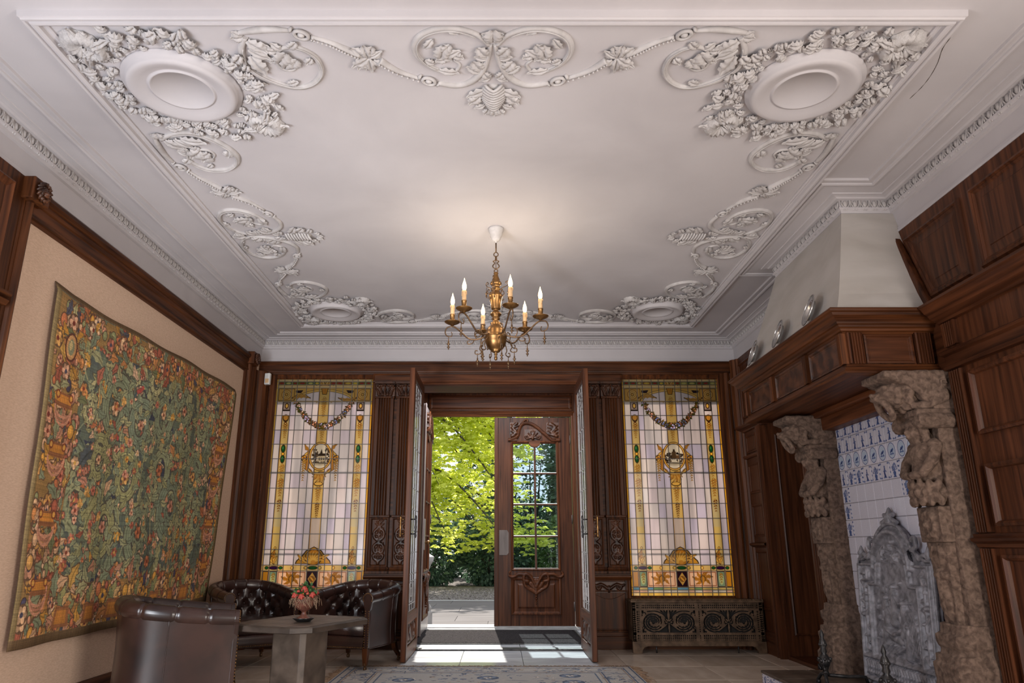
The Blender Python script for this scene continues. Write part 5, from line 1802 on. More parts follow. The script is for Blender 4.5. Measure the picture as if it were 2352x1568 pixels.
# soffit with a lowered border and beam over the tiles
mb = MB(); mb.box(MX + .03, XR, MY0 + .03, MY1 - .03, 2.135, 2.15)
obj('soffit', mb, M['woodr_y'], man)
mb = MB(); mb.box(XR - .13, XR, 4.55, 6.30, 1.985, 2.135); mb.box(XR - .19, XR - .13, 4.55, 6.30, 2.085, 2.135)
obj('soffit_beam', mb, M['woodr_y'], man, bevel=.012)

# plaster hood above
H0 = [(2.19, 4.42), (2.19, 6.30)]
b0, b1, t0, t1 = (2.19, 4.415), (2.19, 6.32), (HX0 - .026, HY0 - .026), (HX0 - .026, HY1 + .026)
rows = []
for i in range(7):
    t = i / 6
    z = 2.525 + (3.346 - 2.525) * t
    q = t ** .85
    L = lambda a, b: a + (b - a) * q
    rows.append([(XR + .02, L(4.375, t0[1]), z), (L(b0[0], t0[0]), L(4.415, t0[1]), z), (L(b1[0], t1[0]), L(6.32, t1[1]), z), (XR + .02, L(6.36, t1[1]), z)])
mb = MB(); mb.grid(rows, smooth=False)
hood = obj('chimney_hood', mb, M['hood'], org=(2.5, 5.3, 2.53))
tag(hood, 'tapering off-white plaster chimney hood above the oak mantel', 'chimney hood', None, 'structure')

# pewter plates leaning on the hood
plate = thing('pewter_plate', 'nearest and largest looking pewter plate leaning on the plaster hood', 'plate', (0, 0, 0), 'pewter plates on the mantel')
mb = MB(); mb.lathe([(0, .010), (.085, .010), (.100, .016), (.108, .028), (.150, .034), (.160, .036), (.162, .032), (.150, .028), (.110, .020), (.100, .006), (.085, 0), (0, 0)], (0, 0, 0), 40)
obj('dish', mb, M['pewter'], plate)
mb = MB(); mb.tube([(.158 * math.cos(a), .158 * math.sin(a), .036) for a in np.linspace(0, 2 * PI, 40)[:-1]], .0035, 6, closed=True)
obj('rim', mb, M['pewter'], plate)


def lean(o, y):
    # disc normal points to the room (-x) and up a little
    n = Vector((-1, .12, .36)).normalized()
    o.rotation_mode = 'QUATERNION'
    o.rotation_quaternion = n.to_track_quat('Z', 'Y')
    o.location = (2.196, y, 2.535 + .108)
    o.scale = (.72, .72, .9)


lean(plate, 4.775)
for y, lb in ((5.357, 'middle pewter plate leaning on the plaster hood'), (5.93, 'farthest pewter plate leaning on the plaster hood, next to the window corner')):
    p2 = plate.copy(); COL.objects.link(p2); p2['label'] = lb
    for ch in plate.children:
        c = ch.copy(); COL.objects.link(c); c.parent = p2
    lean(p2, y)

# tiled back of the fireplace
Delft = {}
blue = rgb(62, 84, 132)


def tile_art():
    A = Ras(6 * 64, 64, rgb(196, 194, 206))
    R = random.Random(5)
    for v in range(6):
        o = v * 64
        A.a[:, o:o + 64] = np.array(rgb(198, 196, 208)) * R.uniform(.95, 1.03)
        bl = [rgb(70, 90, 138), rgb(92, 108, 152), rgb(54, 70, 116)]
        if v in (0, 1):       # figures with corner spiders
            x = o + 32
            A.line([(x, 10), (x + (3 if v else -3), 24), (x, 38)], 4.5, R.choice(bl)); A.ell(x, 46, 4, 5, bl[0]); A.line([(x - 9, 30), (x, 36), (x + 10, 28 + 6 * v)], 2, bl[1]); A.line([(x, 22), (x - 6, 8)], 2.4, bl[2]); A.line([(x, 22), (x + 6, 8)], 2.4, bl[2]); A.line([(x - 12, 7), (x + 12, 7)], 1.2, bl[1])
            for cx in (6, 58):
                for cy in (6, 58):
                    A.flower(o + cx, cy, 5, bl[1], bl[2], None, 4)
        elif v == 2:          # oval medallion
            A.ell(o + 32, 32, 25, 29, bl[0]); A.ell(o + 32, 32, 22.5, 26.5, rgb(190, 196, 212)); A.ell(o + 32, 32, 19, 23, rgb(176, 190, 210))
            A.leaf(o + 22, 26, 22, 6, .3, bl[2], None, None, 2); A.ell(o + 40, 36, 5, 4, bl[0]); A.line([(o + 20, 20), (o + 44, 20)], 2, bl[1]); A.line([(o + 26, 26), (o + 25, 18)], 1.5, bl[0]); A.line([(o + 38, 28), (o + 39, 18)], 1.5, bl[0])
        elif v in (3, 4):     # flower vases
            x = o + 32
            A.poly([(x - 6, 6), (x + 6, 6), (x + 10, 20), (x + 4, 26), (x - 4, 26), (x - 10, 20)], bl[0]); A.line([(x - 10, 5), (x + 10, 5)], 1.5, bl[2])
            for k in range(9):
                a = PI * (k + .5) / 9
                l = R.uniform(14, 26)
                A.line([(x, 26), (x + l * .6 * math.cos(a), 26 + l * math.sin(a))], 1, bl[1]); A.flower(x + l * .7 * math.cos(a), 28 + l * math.sin(a), R.uniform(3.5, 5.5), R.choice(bl), rgb(180, 180, 200), None, 5)
            for cx in (4, 60):
                for cy in (8, 24, 40, 56):
                    A.ell(o + cx, cy, 2.6, 4, R.choice(bl))
    A.a *= (0.97 + .06 * np.random.RandomState(4).rand(64, 384, 1))
    return A


tile_im = tile_art().image('blue_tile_glaze')
M['delft'] = imgmat('blue_glazed_tile', tile_im, 0.14, bump=.25, bscale=(14, 14, 14), coat=.5)
mb = MB(); mb.box(XR - .012, XR, 4.50, 6.30, .05, 2.14)
tw = obj('tile_wall', mb, M['grout'], org=(XR, 5.4, .05))
tag(tw, 'fireplace back lined with blue and white painted tiles', 'tiled panel', None, 'structure')
ts = .130
var = []
for v in range(6):
    mb = MB()
    P = [(-ts / 2 + .0012, -ts / 2 + .0012), (ts / 2 - .0012, -ts / 2 + .0012), (ts / 2 - .0012, ts / 2 - .0012), (-ts / 2 + .0012, ts / 2 - .0012)]
    mb.polyprof(lambda a, b, n: (-n, -a, b), P, [(0, 0), (.0, .007), (.004, .0095)])
    uv = []
    for ins in (0, 0, .004):
        for a, b in P:
            uv.append(((v + .5 + .97 * a / ts) / 6, .5 + .97 * b / ts))
    mb.uv = uv
    var.append(mesh_of('tile', mb, M['delft']))
Rk = random.Random(8)
for r in range(15):
    for c in range(14):
        y = 6.24 - ts * (c + .5)
        z = 2.04 - ts * (r + .5)
        if z < .1 or y < 4.5:
            continue
        if r in (0, 1):
            v = Rk.choice((0, 1))
        elif r == 2:
            v = 2
        elif r in (3,):
            v = Rk.choice((3, 4, 0))
        else:
            v = Rk.choice((3, 4)) if c < (3 if r < 7 else 2) else 5
            if r == 4 and c in (9, 10):
                v = 3
            if v != 5 and r > 5 and c == 1:
                v = 0
        Mx = Matrix.Translation((XR - .012, y, z)) @ Matrix.Rotation(Rk.uniform(-.02, .02), 4, 'Z') @ Matrix.Rotation(Rk.uniform(-.018, .018), 4, 'Y')
        place('tile', var[v], tw, Mx)


# ---------------------------------------------------------------- stone console pillars
def remesh(o, vox, disp=0.0, tex=None, sm=True):
    m = o.modifiers.new('remesh', 'REMESH'); m.mode = 'VOXEL'; m.voxel_size = vox; m.use_smooth_shade = sm
    if disp:
        d = o.modifiers.new('weather', 'DISPLACE'); d.texture = tex; d.strength = disp; d.mid_level = .5; d.texture_coords = 'LOCAL'


tx = bpy.data.textures.new('weathering', 'CLOUDS'); tx.noise_scale = .035; tx.noise_depth = 4


def pillar(yc, label, seed):
    """front face looks to -x; local coordinates (outwards from the tile wall, along the wall, up)."""
    p = thing('stone_pillar', label, 'pillar', (XR - .1, yc, .1), 'carved stone pillars of the fireplace')
    hw = .135
    P = lambda x, y, z: (XR - x, yc + y, z)
    # shaft block against the wall, plain sides
    mb = MB()
    mb.add([P(*q) for q in [(0, -hw, .55), (0, hw, .55), (.13, hw, .55), (.13, -hw, .55), (0, -hw, 2.06), (0, hw, 2.06), (.14, hw, 2.06), (.14, -hw, 2.06)]], [(0, 1, 2, 3), (4, 5, 6, 7), (0, 1, 5, 4), (1, 2, 6, 5), (2, 3, 7, 6), (3, 0, 4, 7)])
    o = obj('shaft', mb, M['stone'], p); remesh(o, .012, .012, tx)
    # base: stacked mouldings and rough octagonal plinth
    mb = MB()
    for x, w, z0, z1 in ((.26, .19, .10, .26), (.245, .175, .24, .40), (.20, .15, .38, .50), (.23, .165, .40, .45), (.215, .16, .50, .56), (.185, .15, .54, .62)):
        c = .05
        mb.prism([(0, -w), (x - c, -w), (x, -w + c), (x, w - c), (x - c, w), (0, w)], z0, z1, lambda a, b, n: P(a, b, n))
    o = obj('base', mb, M['stone'], p); remesh(o, .012, .02, tx)
    # term: tapering stem with hanging drapery, mask panel, bust of a figure with folded arms
    mb = MB()
    mb.add([P(*q) for q in [(.1, -.07, .60), (.1, .07, .60), (.165, .065, .60), (.165, -.065, .60), (.1, -.11, 1.08), (.1, .11, 1.08), (.185, .10, 1.08), (.185, -.10, 1.08)]], [(0, 1, 2, 3), (4, 5, 6, 7), (0, 1, 5, 4), (1, 2, 6, 5), (2, 3, 7, 6), (3, 0, 4, 7)])
    mb.tube([P(.180, 0, .66), P(.188, 0, .80), P(.195, 0, .93)], [.016, .028, .014], 8)
    for s in (-1, 1):
        mb.tube([P(.175, s * .010, .64), P(.185, s * .03, .72), P(.19, s * .02, .84)], [.010, .016, .01], 6)
        mb.tube([P(.185, s * .02, .93), P(.192, s * .05, 1.0), P(.19, s * .03, 1.06)], [.010, .018, .012], 6)
        mb.ball(P(.19, s * .03, .895), (.02, .026, .026), 8, 6)
    mb.ball(P(.20, 0, .90), (.02, .022, .026), 8, 6)
    o = obj('stem', mb, M['stone'], p); remesh(o, .007, .004, tx)
    mb = MB()
    mb.box(*(sorted((XR - .09, XR - .205))), yc - .115, yc + .115, 1.08, 1.29)
    for k in range(12):
        a = 2 * PI * k / 12
        mb.ball(P(.21, .065 * math.cos(a), 1.185 + .065 * math.sin(a)), .024, 8, 5)
    mb.ball(P(.21, 0, 1.185), (.028, .04, .05), 8, 6); mb.ball(P(.235, 0, 1.18), (.014, .012, .018), 6, 5)
    o = obj('mask_block', mb, M['stone'], p); remesh(o, .008, .005, tx)
    mb = MB()
    mb.ball(P(.16, 0, 1.37), (.105, .125, .085), 14, 10)          # scaled skirt
    for r in range(3):
        for k in range(7):
            a = -1.3 + 2.6 * k / 6 + .2 * (r % 2)
            mb.ball(P(.15 + .115 * math.cos(a), .125 * math.sin(a), 1.32 + .05 * r), (.022, .024, .034), 8, 5)
    mb.ball(P(.15, 0, 1.50), (.10, .105, .12), 14, 10)            # torso
    mb.ball(P(.17, 0, 1.60), (.085, .115, .09), 14, 10)           # chest
    for s in (-1, 1):
        mb.tube([P(.16, s * .115, 1.645), P(.205, s * .14, 1.56), P(.255, s * .10, 1.485), P(.275, s * .01, 1.475)], [.038, .035, .030, .024], 10)
        mb.ball(P(.16, s * .11, 1.65), .045, 10, 8)
    mb.ball(P(.20, 0, 1.745), (.060, .055, .075), 14, 10)         # head
    mb.ball(P(.262, 0, 1.74), (.014, .012, .02), 8, 6); mb.ball(P(.245, 0, 1.712), (.018, .026, .01), 8, 6)
    for s in (-1, 1):
        mb.ball(P(.247, s * .022, 1.762), (.010, .014, .008), 8, 6)
        mb.tube([P(.20, s * .05, 1.80), P(.19, s * .075, 1.74), P(.18, s * .07, 1.67)], [.028, .03, .02], 8)
    mb.ball(P(.19, 0, 1.80), (.065, .065, .04), 12, 8)
    mb.ball(P(.10, 0, 1.6), (.06, .13, .22), 12, 8)
    o = obj('carved_figure', mb, M['stone'], p); remesh(o, .007, .004, tx)
    # ionic cap
    mb = MB()
    mb.box(*(sorted((XR - .02, XR - .255))), yc - .145, yc + .145, 1.835, 1.875)
    for s in (-1, 1):
        mb.tube([P(.04, s * .13, 1.80), P(.245, s * .13, 1.80)], .05, 14)
        mb.tube([P(.245 + .004, s * .13 + .03 * math.cos(a), 1.80 + .03 * math.sin(a)) for a in np.linspace(0, 2 * PI, 14)[:-1]], .012, 6, closed=True)
        mb.ball(P(.25, s * .13, 1.80), .014, 6, 5)
    mb.box(*(sorted((XR - .02, XR - .225))), yc - .12, yc + .12, 1.775, 1.84)
    for k in range(4):
        mb.ball(P(.235, -.06 + .04 * k, 1.80), (.016, .016, .028), 8, 6)
    o = obj('ionic_cap', mb, M['stone'], p); remesh(o, .008, .006, tx)
    # console block and crouching lion
    mb = MB()
    mb.add([P(*q) for q in [(0, -.15, 1.87), (0, .15, 1.87), (.14, .15, 1.87), (.14, -.15, 1.87), (0, -.15, 2.118), (0, .15, 2.118), (.42, .15, 2.118), (.42, -.15, 2.118), (.28, .15, 2.02), (.28, -.15, 2.02), (.42, .15, 2.075), (.42, -.15, 2.075)]],
           [(0, 1, 5, 4), (4, 5, 6, 7), (0, 1, 2, 3), (2, 3, 9, 8), (8, 9, 11, 10), (10, 11, 7, 6), (0, 3, 9, 11, 7, 4), (1, 2, 8, 10, 6, 5)])
    o = obj('console', mb, M['stone'], p); remesh(o, .010, .014, tx)
    mb = MB()
    mb.ball(P(.16, 0, 1.985), (.14, .115, .085), 14, 10)           # haunch and body
    mb.ball(P(.28, 0, 2.005), (.10, .10, .075), 14, 10)
    for s in (-1, 1):
        mb.ball(P(.09, s * .125, 1.96), (.075, .045, .065), 12, 8)
        mb.tube([P(.10, s * .135, 1.93), P(.17, s * .13, 1.90), P(.235, s * .10, 1.895)], [.034, .028, .026], 8)
        for k in range(3):
            mb.ball(P(.25, s * (.06 + .024 * k), 1.892), (.022, .013, .018), 6, 5)
        mb.tube([P(.045, s * .15, 2.03), P(.055, s * .158, 2.055), P(.085, s * .158, 2.05), P(.085, s * .158, 2.02), P(.06, s * .158, 2.02)], .009, 6)
    for k in range(26):                                             # mane of curls
        a = 2 * PI * k / 13 + .3 * (k // 13)
        r = .075 + .03 * (k // 13)
        mb.ball(P(.315 - .05 * (k // 13), r * math.cos(a) * 1.1, 1.985 + r * math.sin(a) * .9), .031, 8, 6)
    mb.ball(P(.345, 0, 1.985), (.065, .075, .072), 14, 10)         # head
    mb.ball(P(.40, 0, 1.965), (.05, .045, .035), 12, 8)            # muzzle
    mb.ball(P(.447, 0, 1.98), (.014, .022, .013), 8, 6)
    for s in (-1, 1):
        mb.ball(P(.375, s * .036, 2.028), (.026, .024, .014), 8, 6); mb.ball(P(.385, s * .034, 2.008), .013, 8, 6)
        mb.ball(P(.43, s * .022, 1.958), (.02, .02, .018), 8, 6)
        mb.ball(P(.33, s * .07, 2.05), (.02, .022, .026), 8, 6)
    # ring of scrollwork held in the jaws
    mb.tube([P(.372 + .034 * math.cos(a), .052 * math.sin(a), 1.890 + .058 * math.cos(a)) for a in np.linspace(0, 2 * PI, 22)[:-1]], .022, 8, closed=True)
    o = obj('lion', mb, M['stone'], p); remesh(o, .0065, .003, tx)
    return p


pillar(4.495, 'nearer carved stone pillar with lion console and figure, next to the panelling', 1)
pillar(6.095, 'farther carved stone pillar with lion console, next to the side doorway', 2)

# ---------------------------------------------------------------- cast-iron fireback
fbk = thing('fireback', 'grey cast-iron fireback with relief leaning on the tiles', 'fireback', (2.74, 5.22, .115))
fw, fhh = 0.97, 1.24
tilt = .07


def ffb(a, b, n):      # a along (towards the viewer = right), b up
    return (2.69 + tilt * b / fhh - n, 5.71 - a, .115 + .915 * b)


edge = [(0, 0), (fw, 0), (fw, .90), (fw - .01, .93), (fw - .08, .93), (fw - .17, .97), (fw - .22, 1.00)] + [(fw / 2 + .27 * math.cos(a), .90 + .30 * math.sin(a)) for a in np.linspace(.45, PI - .45, 15)] + [(.22, 1.00), (.17, .97), (.08, .93), (.01, .93), (0, .90)]
mb = MB(); mb.prism(edge, -.03, .0, ffb)
obj('plate', mb, M['iron'], fbk, bevel=.004)
border = []
for q in ([(.03, .03), (.03, .72), (.20, .72), (.24, .80)], [(.97, .03), (.97, .72), (.80, .72), (.76, .80)], [(.03, .03), (.97, .03)], [(.03, .16), (.97, .16)],
          [(.17, .16), (.17, .60), (.28, .60), (.30, .72)] , [(.83, .16), (.83, .60), (.72, .60), (.70, .72)]):
    border.append((q, .012, .9)); border.append(([(x + .012 * (1 if x < .5 else -1), y + .012) for x, y in q], .006, .6))
border.append(([(.5 + .245 * math.cos(a), .70 + .22 * math.sin(a)) for a in np.linspace(0, PI, 24)], .016, 1))
border.append(([(.5 + .20 * math.cos(a), .68 + .17 * math.sin(a)) for a in np.linspace(0, PI, 24)], .008, .7))
Rf = random.Random(12)
for side in (0, 1):                        # side strips: urns, stems and heads
    cx = .10 if side == 0 else .90
    for k in range(12):
        y = .20 + .042 * k
        border.append(([(cx, y), (cx + Rf.uniform(-.045, .045), y + .035)], .012, Rf.uniform(.5, .9)))
        border.append(([(cx + Rf.uniform(-.05, .05), y)], Rf.uniform(.008, .016), Rf.uniform(.6, 1)))
    border.append((smooth_path([(cx - .04, .66), (cx + .03, .70), (cx + .04, .63), (cx - .02, .62)], 6), .010, .8))
    border.append(([(cx, .20), (cx, .60)], .010, .7))
for k in range(30):                        # arch field of leaves
    a = Rf.uniform(.2, PI - .2); r = Rf.uniform(.02, .15)
    x, y = .5 + r * math.cos(a), .72 + r * .9 * math.sin(a)
    border.append(([(x, y), (x + Rf.uniform(-.03, .03), y + Rf.uniform(-.02, .03))], .009, Rf.uniform(.5, .9)))
for k in range(26):                        # foot band
    x = .06 + .88 * k / 25
    border.append(([(x, .06), (x + .02, .10), (x, .135)], .009, .7)); border.append(([(x + .015, .07)], .012, .8))
# seated figures and a table in the middle field
for x, y, s in ((.40, .44, 1), (.50, .50, 1.1), (.62, .42, 1), (.36, .33, .8), (.66, .30, .9)):
    border.append(([(x, y + .085 * s)], .020 * s, 1)); border.append(([(x, y + .06 * s), (x + .01, y - .02 * s), (x - .02, y - .10 * s)], [.022 * s, .034 * s, .030 * s], .9))
    border.append(([(x - .01, y + .045 * s), (x - .05 * s, y + .01), (x - .03, y - .03)], .012, .8)); border.append(([(x + .01, y + .045 * s), (x + .06 * s, y), (x + .03, y - .03)], .012, .8))
border.append((smooth_path([(.36, .36), (.48, .32), (.58, .35)], 6), .016, 1)); border.append(([(.38, .32), (.56, .29)], .030, .7)); border.append(([(.33, .20), (.60, .17)], .022, .6))
for k in range(7):
    border.append(([(.70 + .016 * k, .20 + .01 * k), (.66 + .016 * k, .46)], .006, .7)); border.append(([(.30 + .03 * k, .21), (.32 + .05 * k, .26)], .009, .6))
for k in range(60):
    x, y = Rf.uniform(.20, .80), Rf.uniform(.18, .62)
    border.append(([(x, y), (x + Rf.uniform(-.02, .02), y + Rf.uniform(-.03, .03))], .006, Rf.uniform(.25, .6)))
gw_, gh_ = 150, 190
Hm = heights(gw_, gh_, border, fw / fhh)
mb = MB()
inside = lambda x, y: (y < .725) or (abs(x - .5) * fw < .275 and (y * fhh < .90 or ((x - .5) * fw / .27) ** 2 + ((y * fhh - .90) / .30) ** 2 < 1.0))
idx = -np.ones((gh_, gw_), int)
for i in range(gh_):
    for j in range(gw_):
        x, y = j / (gw_ - 1), i / (gh_ - 1)
        if inside(x, y):
            idx[i, j] = len(mb.v)
            mb.v.append(ffb(x * fw, y * fhh, .001 + .040 * Hm[i, j]))
for i in range(gh_ - 1):
    for j in range(gw_ - 1):
        q = (idx[i, j], idx[i, j + 1], idx[i + 1, j + 1], idx[i + 1, j])
        if min(q) >= 0:
            mb.f.append(tuple(int(k) for k in q)); mb.sm.append(True)
obj('relief', mb, M['iron'], fbk)
mb = MB()
mb.tube([ffb(x, y, .006) for x, y in edge], .013, 6, closed=True)
for s in (-1, 1):
    c = fw / 2
    for P in (smooth_path([(c + s * .10, 1.205), (c + s * .04, 1.23), (c + s * .02, 1.26), (c + s * .06, 1.265)], 5), smooth_path([(c + s * .25, 1.00), (c + s * .31, 1.03), (c + s * .30, 1.09), (c + s * .26, 1.07)], 5), smooth_path([(c + s * .46, .93), (c + s * .40, .97), (c + s * .34, .94), (c + s * .30, .98)], 5)):
        mb.tube([ffb(x, y, .004) for x, y in P], .016, 8)
    mb.lathe([(.0, 0), (.025, .005), (.018, .03), (.028, .05), (.016, .075), (.008, .10), (0, .11)], (0, 0, 0), 10, fr=lambda x, y, z, s=s, c=c: ffb(c + s * .445 + x, .93 + z, y))
mb.lathe([(.0, 0), (.04, .0), (.03, .03), (.036, .055), (.02, .085), (.009, .115), (0, .125)], (0, 0, 0), 10, fr=lambda x, y, z: ffb(fw / 2 + x, 1.20 + z, y))
obj('crest', mb, M['iron'], fbk)

# hearth and andirons
hth = thing('hearth', 'low raised hearth with dark slab top and tiled edge', 'hearth', (2.45, 5.0, 0))
mb = MB(); mb.box(2.11, XR - .05, 4.66, 6.25, 0.0, .085); obj('core', mb, M['grout'], hth)
for k in range(4):
    y1 = 6.26 - .40 * k
    for x0, x1 in ((2.095, 2.46), (2.465, XR - .05)):
        mb = MB(); mb.box(x0, x1, y1 - .395, y1, .085, .105); obj('slab', mb, M['slate'], hth, bevel=.004)
for k in range(12):
    y = 6.19 - .13 * k
    Mx = Matrix.Translation((2.111, y, .02 + .0)) @ Matrix.Diagonal((1, 1, .92, 1))
    Mx.translation = (2.111, y, .022)
    o = place('edge_tile', var[(3, 4, 0, 2)[k % 4]], hth, Matrix.Translation((2.111, y, .0215)) @ Matrix.Diagonal((1, 1, .0, 1)) if False else Matrix.Translation((2.111, y, .043)) @ Matrix.Diagonal((1, 1, .62, 1)))


def andiron(x, y, label):
    a = thing('andiron', label, 'andiron', (x, y, .107), 'andirons on the hearth')
    P = lambda dx, dy, z: (x + dx, y + dy, .108 + z)
    mb = MB()
    for s in (-1, 1):
        mb.tube([P(0, 0, .08), P(-.02, s * .04, .07), P(-.03, s * .075, .03), P(-.03, s * .09, 0.008), P(-.03, s * .065, .006), P(-.03, s * .06, .03)], .012, 8)
        mb.tube([P(-.02, s * .02, .10), P(-.025, s * .045, .13), P(-.025, s * .05, .10)], .009, 8)
    o = obj('foot', mb, M['black_iron'], a)
    mb = MB()
    mb.lathe([(.018, .06), (.024, .08), (.016, .10), (.030, .13), (.045, .165), (.030, .195), (.016, .21), (.024, .225), (.018, .245), (.028, .27), (.020, .30), (.010, .315), (.016, .335), (.008, .36), (0, .375)], P(0, 0, 0), 14)
    for k in range(10):
        t = 2 * PI * k / 10
        mb.ball(P(.040 * math.cos(t), .040 * math.sin(t), .165 + .012 * (k % 2)), .013, 6, 5); mb.ball(P(.022 * math.cos(t), .022 * math.sin(t), .27), .010, 6, 4)
    obj('baluster', mb, M['black_iron'], a)
    mb = MB(); mb.tube([P(0, 0, .07), P(.16, .01, .055), P(.25, .02, .055), P(.29, .02, .05), P(.30, .02, .012)], .012, 8); obj('log_bar', mb, M['black_iron'], a)


andiron(2.33, 5.05 + .52, 'farther black ornate andiron on the hearth, near the far pillar')
andiron(2.33, 4.70, 'nearer black ornate andiron on the hearth, before the fireback')

# ================================================================ FURNITURE
def make_chair():
    """buttoned leather tub chair, local: origin on the floor at its middle, open side towards -y."""
    r = thing('tub_chair', '', 'armchair', (0, 0, 0), 'buttoned brown leather tub chairs round the stone table')
    # plan curve of the back, left arm front -> back -> right arm front
    half = [(-.318, -.36), (-.322, -.20), (-.322, -.02), (-.30, .16), (-.235, .275), (-.12, .325), (0, .337)]
    pl = smooth_path(half + [(-x, y) for x, y in half[::-1][1:]], 6)
    n = len(pl)
    ss = [i / (n - 1) for i in range(n)]
    topz = [.605 + .085 * (max(0, math.sin(PI * s)) ** 1.6) for s in ss]
    R = [.052 + .004 * math.sin(PI * s) for s in ss]
    # rolled top with stitched pleats
    mb = MB()
    rad = []
    for i in range(n):
        q = min(abs(ss[i] - k) for k in (.10, .20, .30, .40, .5, .60, .70, .80, .90))
        rad.append(R[i] * (1 - .13 * math.exp(-(q / .006) ** 2)))
    fine = smooth_path([(x, y, z) for (x, y), z in zip(pl, topz)], 3)
    m = len(fine)
    fr_ = []
    for i in range(m):
        s = i / (m - 1)
        q = min(abs(s - k) for k in (.09, .18, .27, .36, .455, .545, .64, .73, .82, .91))
        fr_.append((.052 + .005 * math.sin(PI * s)) * (1 - .15 * math.exp(-(q / .0045) ** 2)))
    mb.tube(fine, fr_, 14)
    obj('rolled_top', mb, M['leather'], r)
    # outward normal of the plan curve
    nrm = []
    for i in range(n):
        a, b = pl[max(i - 1, 0)], pl[min(i + 1, n - 1)]
        dx, dy = b[0] - a[0], b[1] - a[1]
        l = math.hypot(dx, dy)
        nrm.append((-dy / l, dx / l))
    # outer back and sides, tapering to the base
    rows = []
    for k in range(7):
        t = k / 6
        row = []
        for i in range(n):
            z = topz[i] * (1 - t) + .185 * t
            o = .040 - .012 * math.sin(PI * t) - .018 * t
            row.append((pl[i][0] + nrm[i][0] * o, pl[i][1] + nrm[i][1] * o * (1 if pl[i][1] < .1 else 1), z))
        rows.append(row)
    obj('outer_back', MB().grid(rows), M['leather'], r)
    mb = MB()                              # piping along the seams
    for i in (14, n - 15):
        mb.tube([rows[k][i] for k in range(7)], .004, 5)
    mb.tube([(rows[6][i][0], rows[6][i][1], .188) for i in range(n)], .006, 5)
    obj('piping', mb, M['leather'], r)
    # inner buttoned back
    sub = smooth_path([(x, y) for x, y in pl], 2)
    nn = len(sub)
    btn = []
    for row_, z, off in ((0, .60, 0), (1, .515, .5), (2, .43, 0)):
        for k in range(9):
            u = .14 + .72 * (k + off) / 8
            if u < .88:
                btn.append((u, z))
    rows = []
    nz = 20
    Ltot = 2.0
    for j in range(nz):
        row = []
        for i in range(nn):
            s = i / (nn - 1)
            z0, z1 = .36, .605 + .085 * (max(0, math.sin(PI * s)) ** 1.6) + .02
            z = z0 + (z1 - z0) * j / (nz - 1)
            d = 0
            for u, bz in btn:
                q = ((s - u) * Ltot) ** 2 + (z - bz) ** 2
                d = max(d, math.exp(-q / .0011))
            puff = .055 - .045 * d
            # diagonal folds
            ph = (s - .14) / .72 * 8
            w1 = abs(math.sin(PI * (ph / 1 - (z - .60) / .085 * .5)))
            w2 = abs(math.sin(PI * (ph / 1 + (z - .60) / .085 * .5)))
            if .12 < s < .88:
                puff -= .012 * math.exp(-(min(w1, w2) / .16) ** 2)
            i2 = min(int(s * (n - 1)), n - 1)
            e = min(s, 1 - s)
            puff *= min(1, .35 + e * 7)
            row.append((sub[i][0] - nrm[i2][0] * (puff - .012), sub[i][1] - nrm[i2][1] * (puff - .012), z))
        rows.append(row)
    obj('buttoned_back', MB().grid(rows), M['leather'], r)
    bm_ = MB().ball((0, 0, 0), (.011, .011, .011), 8, 5)
    bme = mesh_of('button', bm_, M['leather'])
    for u, bz in btn:
        i = min(int(u * (nn - 1)), nn - 1); i2 = min(int(u * (n - 1)), n - 1)
        place('button', bme, r, Matrix.Translation((sub[i][0] - nrm[i2][0] * .006, sub[i][1] - nrm[i2][1] * .006, bz)))
    # arm fronts with nailheads
    nail = MB()
    for g in (-1, 1):
        mb = MB()
        x0 = g * .318
        F = lambda a, b, c, x0=x0: (x0 + a, -.362 - c, b)
        w = .043
        out = [(-.022, .19), (.022, .19), (.026, .5), (w, .57)] + [(.054 * math.cos(a), .605 + .054 * math.sin(a)) for a in np.linspace(-.3, PI + .3, 14)] + [(-w, .57), (-.026, .5)]
        mb.prism(out, -.02, .012, F)
        obj('arm_front', mb, M['leather'], r, bevel=.005)
        for p in [(-.018, .20 + .02 * k) for k in range(16)] + [(.018, .20 + .02 * k) for k in range(16)] + [(.046 * math.cos(a), .605 + .046 * math.sin(a)) for a in np.linspace(-.4, PI + .4, 14)]:
            nail.ball(F(p[0], p[1], .013), .0055, 6, 4)
    # seat cushion and front rail
    mb = MB()
    seat = smooth_path([(-.285, -.375), (-.285, -.1), (-.27, .13), (-.2, .24), (0, .285), (.2, .24), (.27, .13), (.285, -.1), (.285, -.375)], 4)
    rows = []
    for z, sc in ((.29, .97), (.30, 1.0), (.345, 1.01), (.39, 1.0), (.405, .96), (.415, .8), (.42, .4), (.422, .02)):
        rows.append([(x * sc, -.06 + (y + .06) * sc, z) for x, y in seat])
    mb.grid(rows, cu=True)
    obj('seat_cushion', mb, M['leather'], r)
    mb = MB()
    rows = []
    for z, o in ((.185, 0), (.19, .012), (.22, .016), (.26, .010), (.285, -.01), (.29, -.03)):
        rows.append([(x, -.368 - o - .012 * math.cos(x / .3 * PI / 2), z) for x in np.linspace(-.295, .295, 12)])
    mb.grid(rows)
    mb.box(-.30, .30, -.36, .28, .18, .20)
    obj('seat_rail', mb, M['leather'], r)
    for k in range(38):
        x = -.29 + .58 * k / 37
        nail.ball((x, -.383 - .012 * math.cos(x / .3 * PI / 2), .196), .005, 6, 4)
    obj('nailheads', nail, M['brass'], r, kind='stuff')
